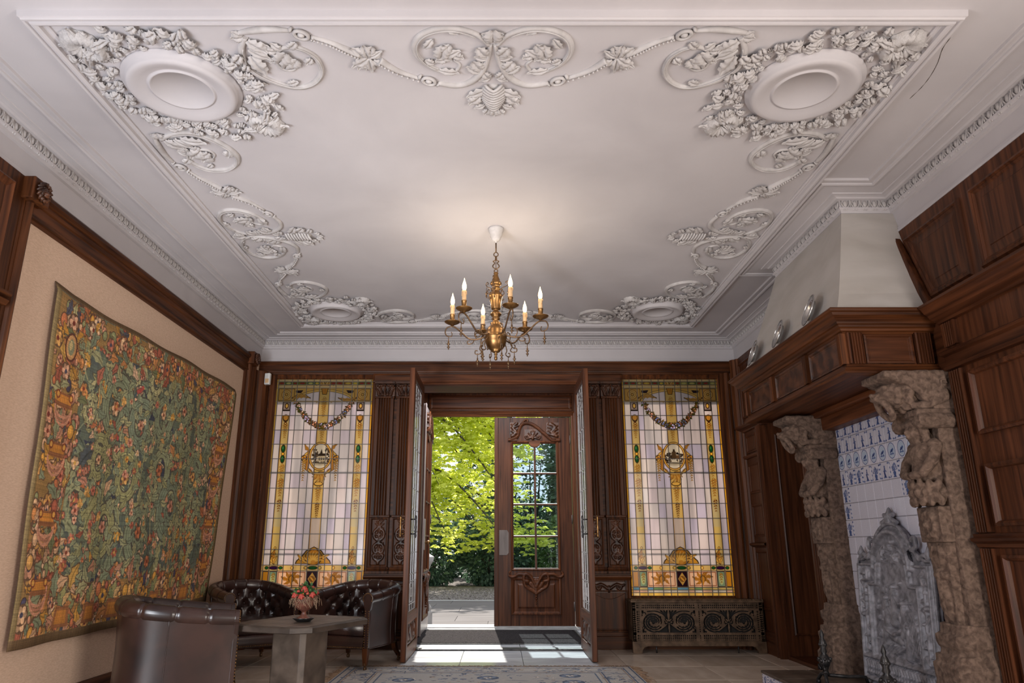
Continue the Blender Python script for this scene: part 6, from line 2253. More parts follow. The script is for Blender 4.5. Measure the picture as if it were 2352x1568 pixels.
    # legs on castors
    for x, y, b in ((-.30, -.335, 0), (.30, -.335, 0), (-.25, .26, 1), (.25, .26, 1)):
        mb = MB()
        dy = .075 * b
        dx = .03 * b * (1 if x > 0 else -1)
        rows = []
        for z, w, t in ((.20, .027, 0), (.12, .023, .35), (.045, .016, 1)):
            cx, cy = x + dx * t, y + dy * t
            rows.append([(cx - w, cy - w, z), (cx + w, cy - w, z), (cx + w, cy + w, z), (cx - w, cy + w, z)])
        mb.grid(rows, cu=True, smooth=False)
        lg = obj('leg', mb, M['wood_z'], r, bevel=.003)
        mb = MB()
        cx, cy = x + dx, y + dy
        mb.lathe([(.019, .07), (.019, .045), (.011, .036), (.008, .028)], (cx, cy, 0), 10)
        mb.tube([(cx - .008, cy, .019), (cx + .008, cy, .019)], .019, 12)
        obj('castor', mb, M['brass_dark'], lg)
    return r


chair = make_chair()
chair['label'] = 'nearest leather tub chair, seen from its side, beneath the tapestry'
dup(chair, (-2.41, 7.33, 0), math.radians(38), 'leather tub chair in the left corner, behind the table and facing its right')
dup(chair, (-1.36, 7.30, 0), math.radians(-20), 'leather tub chair beside the open inner door, right of the flower bowl')
chair.location = (-2.17, 5.16, 0)
chair.rotation_euler = (0, 0, math.radians(112))

# table
tb = thing('stone_table', 'low slate-topped coffee table on a block pedestal among the armchairs', 'table', (-1.385, 5.35, 0))
ta = math.radians(67)
ca, sa = math.cos(ta), math.sin(ta)
tl = lambda a, b, n: (-1.385 + a * ca - b * sa, 5.35 + a * sa + b * ca, n)
la, lb, ch = .42, .335, .10
octo = [(-la + ch, -lb), (la - ch, -lb), (la, -lb + ch), (la, lb - ch), (la - ch, lb), (-la + ch, lb), (-la, lb - ch), (-la, -lb + ch)]
mb = MB(); mb.polyprof(tl, offset_poly(octo, 0), [(.012, .518), (0, .524), (0, .552), (.006, .559), (.035, .560)])
top = obj('tabletop', mb, M['slate_edge'], tb)
Rr = random.Random(4)
xs = [-la + .035, -.24, -.02, .2, la - .035]
ys = [-lb + .035, -.12, .13, lb - .035]
for i in range(4):
    for j in range(3):
        q = [(xs[i] + .002, ys[j] + .002), (xs[i + 1] - .002, ys[j] + .002), (xs[i + 1] - .002, ys[j + 1] - .002), (xs[i] + .002, ys[j + 1] - .002)]
        c = ch - .02
        if (i, j) == (0, 0): q = [(q[0][0] + c, q[0][1]), q[1], q[2], q[3], (q[0][0], q[0][1] + c)]
        elif (i, j) == (3, 0): q = [q[0], (q[1][0] - c, q[1][1]), (q[1][0], q[1][1] + c), q[2], q[3]]
        elif (i, j) == (3, 2): q = [q[0], q[1], (q[2][0], q[2][1] - c), (q[2][0] - c, q[2][1]), q[3]]
        elif (i, j) == (0, 2): q = [q[0], q[1], q[2], (q[3][0] + c, q[3][1]), (q[3][0], q[3][1] - c)]
        mb = MB(); mb.polyprof(tl, q, [(0, .556), (0, .5615), (.002, .5625)])
        obj('slate_slab', mb, M['slate'], top)
mb = MB()
pw, pd, pc = .148, .140, .028
po = [(-pw + pc, -pd), (pw - pc, -pd), (pw, -pd + pc), (pw, pd - pc), (pw - pc, pd), (-pw + pc, pd), (-pw, pd - pc), (-pw, -pd + pc)]
mb.prism(po, 0.0, .52, tl)
obj('pedestal', mb, M['slate'], tb, bevel=.004)

# flower bowl on the table
px, py, pz = -1.345, 5.24, .5625
fb_ = thing('flower_bowl', 'small russet footed bowl with red roses and dry moss on the slate table', 'flower bowl', (px, py, pz))
mb = MB(); mb.lathe([(.0, .002), (.045, .002), (.052, .006), (.070, .020), (.074, .026), (.070, .026), (.045, .012), (0, .010)], (px, py, pz), 24)
obj('saucer', mb, M['black_glaze'], fb_)
mb = MB(); mb.lathe([(.048, .012), (.050, .020), (.040, .028), (.020, .045), (.015, .060), (.022, .070), (.050, .085), (.068, .110), (.076, .140), (.074, .160), (.068, .160), (.06, .15), (0, .148)], (px, py, pz), 24)
obj('bowl', mb, M['bowl'], fb_)
mb = MB()
Rm = random.Random(2)
for k in range(95):
    a = Rm.uniform(0, 6.28); r0 = Rm.uniform(.03, .07)
    z0 = pz + .155 + Rm.uniform(0, .02)
    P = [(px + r0 * math.cos(a), py + r0 * math.sin(a), z0)]
    r = .078
    a2 = a
    for q in range(4):
        a2 += Rm.uniform(-.25, .25)
        r += Rm.uniform(-.004, .012)
        P.append((px + r * math.cos(a2), py + r * math.sin(a2), z0 - .004 - .017 * q * Rm.uniform(.3, 1.5)))
    mb.tube(smooth_path(P, 2), .0013, 3)
obj('dry_moss', mb, M['moss'], fb_, kind='stuff')
mb = MB()
for k in range(150):
    a, el, r = Rm.uniform(0, 6.28), Rm.uniform(.1, 1.5), Rm.uniform(.035, .085)
    c = Vector((px + r * math.cos(a) * math.cos(el), py + r * math.sin(a) * math.cos(el), pz + .160 + r * math.sin(el) * .95))
    d = (c - Vector((px, py, pz + .12))).normalized()
    d = (d + Vector((Rm.uniform(-.6, .6), Rm.uniform(-.6, .6), Rm.uniform(-.4, .4)))).normalized()
    sd = d.orthogonal().normalized(); sd = Matrix.Rotation(Rm.uniform(0, 6.28), 3, d) @ sd
    l, w = Rm.uniform(.022, .034), .010
    mb.add([c, c + d * l * .5 + sd * w, c + d * l, c + d * l * .5 - sd * w], [(0, 1, 2, 3)])
obj('foliage', mb, M['leaf_pot'], fb_, kind='stuff')
ro = MB()
for t in range(3):
    for k in range(5):
        a = 2 * PI * k / 5 + t * .6
        rr = .013 - .004 * t
        ro.ball((rr * math.cos(a) * .7, rr * math.sin(a) * .7, .004 * t), (.011 - .002 * t, .008, .012), 7, 5, rot=Matrix.Rotation(a, 3, 'Z'))
ro.ball((0, 0, .012), .006, 6, 4)
rose_me = mesh_of('rose', ro, M['red'])
for dx, dy, dz, s in ((-.056, -.050, .172, 1.25), (-.006, -.075, .165, 1.2), (.062, -.05, .176, 1.2), (.004, -.045, .212, 1.3), (-.03, .02, .225, 1.0), (.045, .01, .215, 1.0), (.075, .02, .185, .9)):
    place('rose', rose_me, fb_, Matrix.Translation((px + dx, py + dy, pz + dz)) @ Matrix.Rotation(.9, 4, 'X') @ Matrix.Scale(s, 4))
for dx, dy, dz in ((.035, -.07, .185), (.025, -.062, .20), (-.03, -.066, .20)):
    place('blossom', rose_me, fb_, Matrix.Translation((px + dx, py + dy, pz + dz)) @ Matrix.Scale(.6, 4))

# ---------------------------------------------------------------- rug, door mat
RH = 450
K = Ras(780, RH, rgb(176, 172, 170))
Rg = random.Random(9)
bl = [rgb(96, 108, 130), rgb(120, 130, 148), rgb(84, 94, 116), rgb(140, 142, 150)]
tn = [rgb(170, 154, 138), rgb(152, 136, 124), rgb(190, 182, 174)]


def rugfill(x0, y0, x1, y1, cnt, big):
    for _ in range(cnt):
        x, y = Rg.uniform(x0, x1), Rg.uniform(y0, y1)
        k = Rg.random()
        if k < .4:
            K.flower(x, y, Rg.uniform(4, big), Rg.choice(bl + tn), Rg.choice(tn), None, 6, Rg.random())
        elif k < .8:
            L = Rg.uniform(8, big * 2)
            K.leaf(x, y, L, L * .25, Rg.uniform(0, 6.3), Rg.choice(bl + bl + tn), None, None, 2)
        else:
            P = smooth_path([(x, y), (x + Rg.uniform(-30, 30), y + Rg.uniform(-20, 20)), (x + Rg.uniform(-50, 50), y + Rg.uniform(-30, 30))], 5)
            K.line(P, [1.2] * len(P), Rg.choice(bl))


rugfill(0, 0, 780, RH, 420, 9)
for x0, x1 in ((0, 110), (670, 780)):
    K.a[:, x0:x1] = K.a[:, x0:x1] * .4 + np.array(rgb(184, 178, 172)) * .6
for y0, y1 in ((0, 100), (350, RH)):
    K.a[y0:y1, 110:670] = K.a[y0:y1, 110:670] * .4 + np.array(rgb(184, 178, 172)) * .6
rugfill(20, 20, 100, 430, 120, 9); rugfill(680, 20, 760, 430, 120, 9); rugfill(110, 360, 670, 435, 220, 9); rugfill(110, 15, 670, 90, 220, 9)
for d, c in ((6, bl[2]), (24, bl[0]), (30, tn[1]), (92, bl[2]), (98, tn[1]), (112, bl[0])):
    K.line([(d, d), (d, RH - d), (780 - d, RH - d), (780 - d, d), (d, d)], 1.8, c)
for k in range(6):                        # vine with palmettes in the field
    x, y = 180 + 420 * (k % 3) / 2, 150 + 30 * k
    K.flower(x, y, 24, bl[1], tn[0], bl[2], 9); K.flower(x, y, 12, tn[2], bl[2], None, 7)
K.a *= .94 + .1 * np.random.RandomState(1).rand(RH, 780, 1)
rug_im = K.image('rug_weave')
M['rug'] = imgmat('woven_rug', rug_im, .95, bump=.6, bscale=(160, 160, 160), spec=.1)
mb = MB(); mb.uv = []
rows = []
for z, ins in ((.001, 0), (.008, 0), (.010, .006)):
    row = []
    for x, y in ((-1.385 + ins, 5.60 + ins), (1.185 - ins, 5.60 + ins), (1.185 - ins, 7.08 - ins), (-1.385 + ins, 7.08 - ins)):
        row.append((x, y, z)); mb.uv.append(((x + 1.385) / 2.57, (y - 5.60) / 1.48))
    rows.append(row)
mb.grid(rows, cu=True, smooth=False)
mb.f.append((8, 9, 10, 11)); mb.sm.append(False)
rug = obj('rug', mb, M['rug'], org=(-.1, 6.3, 0))
tag(rug, 'pale grey-blue floral oriental rug on the marble floor before the doors', 'rug')
mb = MB()
for k in range(520):
    x = -1.385 + 2.57 * k / 519
    l = Rg.uniform(.03, .075)
    mb.tube([(x, 7.078, .006), (x + Rg.uniform(-.015, .015), 7.08 + l * .5, .009), (x + Rg.uniform(-.03, .03), 7.08 + l, .007)], .0022, 3)
for sx in (-1.385, 1.185):
    for k in range(60):
        y = 6.3 + .78 * k / 59
        g = -1 if sx < 0 else 1
        l = Rg.uniform(.03, .10)
        mb.tube([(sx, y, .006), (sx + g * l * .5, y + Rg.uniform(-.02, .02), .012), (sx + g * l, y + Rg.uniform(-.03, .03), .007)], .0022, 3)
obj('fringe', mb, M['moss'], rug, kind='stuff')
mb = MB(); mb.rect(lambda a, b, n: (a, b, n), -.99, 8.70, .96, 10.03, [(0, -.024), (0, .010), (.02, .014), (.022, .018), (.03, .020)])
mt = tag(obj('door_mat', mb, M['mat'], org=(0, 9.3, -.022)), 'dark grey coir mat sunk in the vestibule floor', 'door mat')
mb = MB(); mb.rect(lambda a, b, n: (a, b, n), -1.0, 8.67, .97, 10.05, [(0, -.02), (0, .016), (.012, .016), (.012, -.02)], cap=False)
obj('mat_frame', mb, M['black_iron'], mt)

# ---------------------------------------------------------------- radiator grille under the right window
rx0, rx1, ry = 1.385, 2.755, 7.985
rad = thing('radiator_cover', 'pierced bronze-coloured scrollwork radiator cover under the right stained window', 'radiator cover', ((rx0 + rx1) / 2, 8.15, 0))
frd = lambda a, b, n: (a, ry - n, b)
mb = MB(); mb.box(rx0 - .015, rx1 + .01, ry - .02, YB - .05, .495, .518); obj('top', mb, M['grille'], rad, bevel=.006)
mb = MB()
Rz = random.Random(3)
for k in range(90):
    x = rx0 + (rx1 - rx0) * k / 89
    mb.ball((x, ry - .012 + Rz.uniform(-.006, .006), .522), (.012, .010, Rz.uniform(.006, .012)), 6, 4)
obj('cresting', mb, M['grille'], rad)
mb = MB(); mb.prism([(rx0 - .01, 0), (rx0 + .085, 0), (rx0 + .09, .03), (rx0 + .11, .058), (rx0 + .15, .070), (rx1 - .15, .070), (rx1 - .11, .058), (rx1 - .09, .03), (rx1 - .085, 0), (rx1 + .005, 0), (rx1 + .005, .115), (rx0 - .01, .115)], -.03, .012, frd)
obj('base_rail', mb, M['grille'], rad, bevel=.004)
for x in (rx0 + .02, rx1 - .02):
    mb = MB(); mb.box(x - .02, x + .015, ry, YB - .05, .115, .495); obj('side', mb, M['grille'], rad)
mb = MB(); mb.box(rx0 + .03, rx1 - .03, ry + .05, YB - .06, .07, .47); obj('dark_interior', mb, M['dark'], rad)  # dark box added for the shaded inside of the cover
for x in (rx0 + .24, rx1 - .28):
    mb = MB(); mb.tube([(x, ry + .03, .0), (x, ry + .03, .08)], .008, 6); obj('support', mb, M['black_iron'], rad)
for pan in range(2):
    w_, h_ = 230, 128
    pw_ = (rx1 - rx0) / 2
    ph = .38
    x0f, x1f, y0f, y1f = (.14, .965, .22, .80) if pan == 0 else (.06, .86, .22, .80)      # scroll field
    cxm = (x0f + x1f) / 2
    asp = pw_ / ph
    cuts = []
    for s in (-1, 1):
        X_ = lambda f, s=s: cxm + s * (x1f - x0f) / 2 * f
        Y_ = lambda f: y0f + (y1f - y0f) * f
        for k, (r0, r1) in enumerate(((.47, .30), (.37, .20), (.27, .12))):              # sawn lines of the volute
            P = []
            for i in range(41):
                t = i / 40
                a_ = -2.5 + 5.9 * t
                r = r0 + (r1 - r0) * t
                P.append((X_(.56 + r * .92 * math.cos(a_)), Y_(.48 + r * math.sin(a_))))
            cuts.append((P, [.010 + .012 * math.sin(PI * i / 40) for i in range(41)], 1))
            for i in range(4, 38, 4):
                a_ = -2.5 + 5.9 * i / 40
                r = r0 + (r1 - r0) * i / 40
                cuts.append(([(X_(.56 + r * .92 * math.cos(a_)), Y_(.48 + r * math.sin(a_))), (X_(.56 + (r - .06) * .92 * math.cos(a_ + .25)), Y_(.48 + (r - .06) * math.sin(a_ + .25)))], [.018, .006], 1))
        cuts.append(([(X_(.53), Y_(.52)), (X_(.58), Y_(.44))], [.05, .035], 1)); cuts.append(([(X_(.64), Y_(.52)), (X_(.60), Y_(.60))], [.03, .014], 1))
        for t in (.10, .24, .40, .58, .78):                                              # fan of leaves below
            cuts.append((smooth_path([(X_(.02 + .02 * t), Y_(.40)), (X_(.14 * t + .04), Y_(.24)), (X_(.50 * t), Y_(.02))], 6), [.007 + .0016 * k for k in range(13)], 1))
        for t in (.12, .34, .6):
            cuts.append((smooth_path([(X_(.03), Y_(.58)), (X_(.10 * t + .05), Y_(.78)), (X_(.46 * t), Y_(.98))], 6), [.007 + .0014 * k for k in range(13)], 1))
        cuts.append((smooth_path([(X_(.07), Y_(.62)), (X_(.22), Y_(.84)), (X_(.48), Y_(.96)), (X_(.78), Y_(.95))], 6), .014, 1))
        cuts.append((smooth_path([(X_(.06), Y_(.50)), (X_(.13), Y_(.60)), (X_(.10), Y_(.70)), (X_(.15), Y_(.76))], 6), .013, 1)); cuts.append((smooth_path([(X_(.05), Y_(.44)), (X_(.13), Y_(.40)), (X_(.15), Y_(.52))], 6), .013, 1))
        for f, g, r in ((.96, .06, .04), (.97, .94, .04), (.88, .04, .022), (.99, .22, .022), (.99, .78, .022), (.30, .70, .022), (.33, .24, .02), (.10, .90, .018)):
            cuts.append(([(X_(f), Y_(g))], r, 1))
        cuts.append((smooth_path([(X_(.98), Y_(.14)), (X_(.90), Y_(.20)), (X_(.96), Y_(.30))], 6), .012, 1)); cuts.append((smooth_path([(X_(.98), Y_(.86)), (X_(.88), Y_(.90)), (X_(.84), Y_(.82))], 6), .012, 1))
    cuts.append(([(cxm, Y_(.47))], .028, 1))
    Hm = heights(w_, h_, cuts, asp) <= 0.0
    jj, ii = np.meshgrid(np.arange(w_) / (w_ - 1), np.arange(h_) / (h_ - 1))
    cell = .112
    u = ((jj * asp) % cell) / cell - .5
    v = (ii % cell) / cell - .5
    star = (np.abs(u) < .09) | (np.abs(v) < .09) | (np.maximum(np.abs(u), np.abs(v)) > .40) | (np.hypot(u, v) < .18)
    field = (jj > x0f) & (jj < x1f) & (ii > y0f) & (ii < y1f)
    bar = ((np.abs(jj - x0f + .015) < .018) | (np.abs(jj - x1f - .015) < .018) | (np.abs(ii - y0f + .025) < .028) | (np.abs(ii - y1f - .025) < .028) | (ii < .03) | (ii > .97) | (jj < .012) | (jj > .988))
    Hm = bar | np.where(field, Hm, star)
    mb = MB()
    ix = -np.ones((h_ + 1, w_ + 1), int)
    xa = rx0 + pan * pw_
    for i in range(h_):
        for j in range(w_):
            if Hm[i, j]:
                q = []
                for (a, b) in ((i, j), (i, j + 1), (i + 1, j + 1), (i + 1, j)):
                    if ix[a, b] < 0:
                        ix[a, b] = len(mb.v)
                        mb.v.append(frd(xa + pw_ * b / w_, .115 + ph * a / h_, 0))
                    q.append(int(ix[a, b]))
                mb.f.append(tuple(q)); mb.sm.append(False)
    g = obj('scroll_grille', mb, M['grille'], rad, recalc=False)
    m = g.modifiers.new('smooth', 'SMOOTH'); m.factor = .5; m.iterations = 2
    m = g.modifiers.new('thick', 'SOLIDIFY'); m.thickness = .006

# white movement sensor in the left corner
sn = thing('movement_sensor', 'small white wedge-shaped sensor beside the top of the left window', 'sensor', (-2.735, 8.20, 2.88))
mb = MB(); mb.prism([(-.035, 0), (.035, .01), (.035, .055), (.02, .07), (-.035, .05)], 2.885, 3.02, lambda a, b, n: (-2.728 + a, 8.245 - b, n)); obj('housing', mb, M['white_plastic'], sn, bevel=.008)
mb = MB(); mb.box(-2.745, -2.705, 8.176, 8.184, 2.90, 2.95); obj('lens', mb, M['candle'], sn)

# ---------------------------------------------------------------- chandelier
cx, cy = -.030, 5.21
chd = thing('chandelier', 'brass six-armed candle chandelier with scrolls and drops hanging from the ceiling', 'chandelier', (cx, cy, ZC))
C = (cx, cy, 0)
mb = MB(); mb.lathe([(.060, 3.482), (.062, 3.462), (.055, 3.458), (.056, 3.445), (.050, 3.44), (.047, 3.41), (.040, 3.405), (.036, 3.385), (.022, 3.370), (.008, 3.366), (.006, 3.355)], C, 28); obj('ceiling_rose', mb, M['stucco'], chd)
mb = MB(); mb.tube([(cx, cy, 3.36), (cx, cy, 3.275)], .0055, 8); obj('rod', mb, M['brass_dark'], chd)
mb = MB()
mb.tube([(cx + .017 * math.cos(a), cy, 3.257 + .018 * math.sin(a)) for a in np.linspace(0, 2 * PI, 20)[:-1]], .004, 6, closed=True)
for s in (-1, 1):
    mb.tube([(cx + s * x, cy, z) for x, z in smooth_path([(.003, 3.245), (.006, 3.21), (.022, 3.20), (.010, 3.185), (.024, 3.165), (.022, 3.15), (.004, 3.135)], 4)], .0045, 6)
mb.tube([(cx, cy, 3.245), (cx, cy, 3.13)], .003, 6)
mb.tube([(cx + .014 * math.cos(a), cy, 3.118 + .014 * math.sin(a)) for a in np.linspace(0, 2 * PI, 16)[:-1]], .004, 6, closed=True)
obj('chain', mb, M['brass_dark'], chd)
body = [(0, 2.398), (.010, 2.404), (.013, 2.420), (.008, 2.436), (.014, 2.448), (.008, 2.456), (.026, 2.464), (.034, 2.470), (.030, 2.474), (.050, 2.486), (.070, 2.512), (.080, 2.548), (.081, 2.570), (.084, 2.576), (.084, 2.590), (.079, 2.594), (.077, 2.624), (.066, 2.650), (.046, 2.672), (.040, 2.680), (.044, 2.690), (.026, 2.704), (.022, 2.716), (.034, 2.726), (.024, 2.738), (.040, 2.756), (.044, 2.764), (.036, 2.778), (.022, 2.790), (.020, 2.800), (.034, 2.804), (.036, 2.812), (.042, 2.86), (.048, 2.896), (.052, 2.902), (.054, 2.918), (.046, 2.926), (.040, 2.940), (.026, 2.952), (.030, 2.96), (.037, 2.968), (.030, 2.980), (.026, 2.99), (.034, 2.998), (.045, 3.010), (.043, 3.022), (.030, 3.034), (.030, 3.046), (.020, 3.07), (.015, 3.090), (.020, 3.10), (.012, 3.108), (0, 3.11)]
mb = MB(); mb.lathe(body, C, 32); obj('baluster_body', mb, M['brass'], chd)


def drop_me():
    mb = MB(); mb.lathe([(0, -.078), (.003, -.075), (.004, -.066), (.011, -.060), (.004, -.055), (.005, -.046), (.013, -.040), (.004, -.035), (.006, -.028), (.003, -.02), (.002, 0)], (0, 0, 0), 8)
    mb.tube([(0, 0, 0), (0, 0, .012)], .0025, 5)
    return mesh_of('drop', mb, M['brass_dark'])


dr = drop_me()
bulbs = []
for k in range(6):
    a = math.radians(-12 + 60 * k)
    ux, uy = math.cos(a), math.sin(a)
    Q = lambda r, z, t=0: (cx + ux * r - uy * t, cy + uy * r + ux * t, z)
    arm = part('arm', chd, Q(.08, 2.585))
    mb = MB()
    main = smooth_path([(.075, 2.595), (.115, 2.580), (.165, 2.572), (.215, 2.585), (.265, 2.63), (.315, 2.676), (.345, 2.690)], 6)
    mb.tube([Q(r, z) for r, z in main], .0065, 8)
    end = smooth_path([(.345, 2.690), (.385, 2.682), (.400, 2.648), (.385, 2.615), (.352, 2.608), (.345, 2.628), (.352, 2.646)], 6)
    mb.tube([Q(r, z) for r, z in end], [.006 - .003 * i / len(end) for i in range(len(end))], 8)
    low = smooth_path([(.165, 2.572), (.185, 2.545), (.215, 2.540), (.222, 2.560), (.205, 2.566)], 6)
    mb.tube([Q(r, z) for r, z in low], .004, 6)
    up = smooth_path([(.145, 2.574), (.165, 2.605), (.160, 2.64), (.135, 2.650), (.125, 2.63), (.142, 2.622)], 6)
    mb.tube([Q(r, z) for r, z in up], .004, 6)
    und = smooth_path([(.085, 2.565), (.11, 2.54), (.125, 2.50), (.112, 2.470), (.135, 2.455), (.160, 2.462), (.158, 2.485), (.142, 2.482)], 6)
    mb.tube([Q(r, z) for r, z in und], .004, 6)
    obj('scroll', mb, M['brass_dark'], arm)
    mb = MB(); mb.lathe([(.004, 2.692), (.012, 2.696), (.016, 2.702), (.030, 2.706), (.050, 2.716), (.060, 2.724), (.061, 2.727), (.050, 2.722), (.028, 2.714), (.018, 2.716), (.020, 2.722), (.018, 2.73), (.0185, 2.775), (.021, 2.779), (.021, 2.785), (.0165, 2.787)], Q(.345, 0), 24); obj('drip_pan', mb, M['brass'], arm)
    mb = MB()
    c0 = Q(.345, 0)
    mb.lathe([(.0155, 2.785), (.0165, 2.80), (.0155, 2.83), (.0165, 2.85), (.016, 2.862), (.008, 2.864)], c0, 14)
    for q in range(5):
        t = q * 1.3 + k
        mb.tube([(c0[0] + .0155 * math.cos(t), c0[1] + .0155 * math.sin(t), 2.862), (c0[0] + .0172 * math.cos(t), c0[1] + .0172 * math.sin(t), 2.845 - .006 * q)], [.003, .004], 5)
    obj('candle_sleeve', mb, M['candle'], arm)
    mb = MB(); mb.lathe([(.008, 2.862), (.0135, 2.872), (.0165, 2.888), (.0155, 2.906), (.010, 2.928), (.005, 2.944), (.0015, 2.960), (0, 2.964)], c0, 14); obj('flame_bulb', mb, M['bulb'], arm)
    bulbs.append(Q(.345, 2.905))
    place('drop', dr, arm, Matrix.Translation(Q(.372, 2.600)) @ Matrix.Scale(1.25, 4))
    place('drop', dr, arm, Matrix.Translation(Q(.142, 2.450)) @ Matrix.Scale(1.15, 4))
    a2 = a + math.radians(30)
    vx, vy = math.cos(a2), math.sin(a2)
    if k % 2 == 0 or True:
        V = lambda r, z: (cx + vx * r, cy + vy * r, z)
        mb = MB()
        mb.tube([V(r, z) for r, z in smooth_path([(.045, 2.905), (.066, 2.935), (.060, 2.960), (.048, 2.950)], 5)], .0035, 6)
        mb.tube([V(r, z) for r, z in smooth_path([(.045, 2.905), (.052, 2.885), (.064, 2.890), (.060, 2.900)], 5)], .003, 6)
        if k % 2 == 0:
            mb.tube([V(r, z) for r, z in smooth_path([(.042, 2.955), (.050, 2.985), (.085, 3.005), (.105, 3.03), (.092, 3.048), (.080, 3.035), (.088, 3.025)], 5)], .0035, 6)
        obj('top_scroll', mb, M['brass_dark'], arm)
        if k % 2 == 0:
            place('drop', dr, arm, Matrix.Translation(V(.100, 2.995)))
for i, b in enumerate(bulbs):
    lamp('candle_bulb_light', 'POINT', (b[0], b[1], b[2] + .03), 2.6, (1, .84, .62), shadow_soft_size=.03)

# ================================================================ OUTSIDE
mb = MB(); mb.box(-14, 14, 10.62, 15.85, -.5, -.03)
porch = tag(obj('porch_floor', mb, M['grout']), 'pale stone paved terrace outside the front door', 'terrace', None, 'structure')
Ro = random.Random(6)
y = 10.64
row = 0
while y < 15.8:
    d = .86
    x = -6.0 + (.45 if row % 2 else 0)
    while x < 6:
        w = Ro.uniform(1.0, 1.35)
        if -4.6 < x < 4:
            mb = MB(); mb.polyprof(lambda a, b, n: (a, b, n), [(x + .003, y + .003), (x + w - .003, y + .003), (x + w - .003, min(y + d, 15.8) - .003), (x + .003, min(y + d, 15.8) - .003)], [(0, -.03), (0, -.014), (.003, -.012)])
            obj('paving_slab', mb, M['porch'], porch)
        x += w
    y += d
    row += 1
mb = MB(); mb.box(-6, 6, 15.8, 15.98, -.5, -.008); obj('kerb', mb, M['white_stone'], porch, bevel=.01)
mb = MB(); mb.box(-30, 30, 15.98, 60, -.5, -.10)
tag(obj('ground_gravel', mb, M['gravel']), 'grey gravel drive between terrace and shrubs', 'gravel', None, 'structure')
mb = MB()
for k in range(5200):
    yy = 15.99 + 5.5 * Ro.random() ** 1.6
    xx = Ro.uniform(-3.2, 3.0)
    s = Ro.uniform(.02, .05)
    mb.add([(xx - s, yy, -.11), (xx, yy - s, -.11), (xx + s, yy, -.11), (xx, yy + s, -.11), (xx, yy, -.11 + s * .8)], [(0, 1, 4), (1, 2, 4), (2, 3, 4), (3, 0, 4)])
gm = obj('gravel_stones', mb, M['gravel'], org=(0, 17, -.1))
tag(gm, 'loose grey gravel stones on the drive', 'gravel', None, 'stuff')

# stone pier of the porch, left of the door
pr = thing('porch_pier', 'white stone pier with moulded cap just outside the open door', 'pier', (-1.16, 11.0, -.02))
for nm, prof in (('base', [(.16, -.02), (.16, .16), (.14, .18), (.15, .22), (.12, .27), (.10, .29)]), ('shaft', [(.095, .29), (.095, .72)]), ('cap', [(.095, .72), (.115, .76), (.125, .80), (.155, .86), (.165, .92), (.12, .95), (.07, 1.0), (.055, 1.06), (.065, 1.1), (.04, 1.14), (.0, 1.15)])):
    rows = []
    mb = MB()
    mb.lathe([(r * 1.2, z) for r, z in prof], (-1.16, 11.0, 0), 4 if nm != 'cap' else 8, smooth=False)
    obj(nm, mb, M['white_stone'], pr, bevel=.01)


def leaves(mb, c, d, L, Wd, R, fold=.25):
    """a folded leaf blade of four triangles."""
    d = d.normalized()
    s = d.orthogonal().normalized()
    s = Matrix.Rotation(R.uniform(0, 6.28), 3, d) @ s
    u = d.cross(s)
    mid = c + d * L * .5 - u * L * .04
    tip = c + d * L - u * L * .15
    b = len(mb.v)
    mb.v += [tuple(c), tuple(mid + s * Wd + u * Wd * fold), tuple(tip), tuple(mid - s * Wd + u * Wd * fold), tuple(mid)]
    mb.f += [(b, b + 1, b + 4), (b + 1, b + 2, b + 4), (b + 2, b + 3, b + 4), (b + 3, b, b + 4)]
    mb.sm += [False] * 4


# lime-leaved tree: trunk at the left, layered boughs hanging before the shrubs
Rl = random.Random(21)
tr = thing('tree', 'bright yellow-green leafy tree hanging over the drive beyond the door', 'tree', (-4.6, 22.0, -.1))
mb = MB()
mb.tube([(-4.6, 22.0, -.15), (-4.5, 22.0, 1.5), (-4.2, 21.9, 3.2), (-3.8, 21.9, 5.2), (-3.4, 22.0, 7.5)], [.34, .27, .23, .18, .1], 10)
obj('trunk', mb, M['bark'], tr)
fol = MB()
br = MB()
boughs = []
for i in range(36):
    z0 = Rl.uniform(1.6, 6.6)
    x1 = Rl.uniform(-3.6, 1.3)
    boughs.append(((-4.3 + .12 * z0, 22.0, z0), (x1, Rl.uniform(20.7, 22.0), 0)))
for (a, b) in boughs:
    ztip = a[2] * .92 - .25 * (b[0] + 3.5) * .55 - Rl.uniform(0, .6)
    ztip = max(ztip - .65, .18 + .20 * (b[0] + 2.6) + Rl.uniform(0, .5))
    mid = ((a[0] + b[0]) / 2, (a[1] + b[1]) / 2, max(a[2], ztip) + .5)
    P = smooth_path([a, mid, (b[0], b[1], ztip)], 8)
    br.tube(P, [.055 - .045 * k / (len(P) - 1) for k in range(len(P))], 6)
    for k in range(3, len(P)):
        for q in range(14):
            c0 = Vector(P[k]) + Vector((Rl.gauss(0, .42), Rl.gauss(0, .25), Rl.gauss(-.02, .10)))
            # a hand of leaflets in a flat drooping spray
            az = Rl.uniform(0, 6.28)
            for e in range(7):
                t = az + (e - 3) * .42
                d = Vector((math.cos(t), math.sin(t), -.35 + Rl.uniform(-.15, .1)))
                leaves(fol, c0 + d * .03, d, Rl.uniform(.12, .19), .034, Rl, .15)
# crown above the door line
for i in range(1500):
    c0 = Vector((Rl.uniform(-3.6, 1.2), Rl.uniform(20.8, 22.0), Rl.uniform(3.6, 7.2)))
    if Rl.random() < .45 and abs(c0.x + 1.6) < .5:
        continue
    az = Rl.uniform(0, 6.28)
    for e in range(7):
        t = az + (e - 3) * .42
        d = Vector((math.cos(t), math.sin(t), -.3 + Rl.uniform(-.15, .1)))
        leaves(fol, c0 + d * .03, d, Rl.uniform(.13, .20), .036, Rl, .15)
obj('branches', br, M['bark'], tr)
obj('foliage', fol, M['leaf_lime'], tr, kind='stuff')

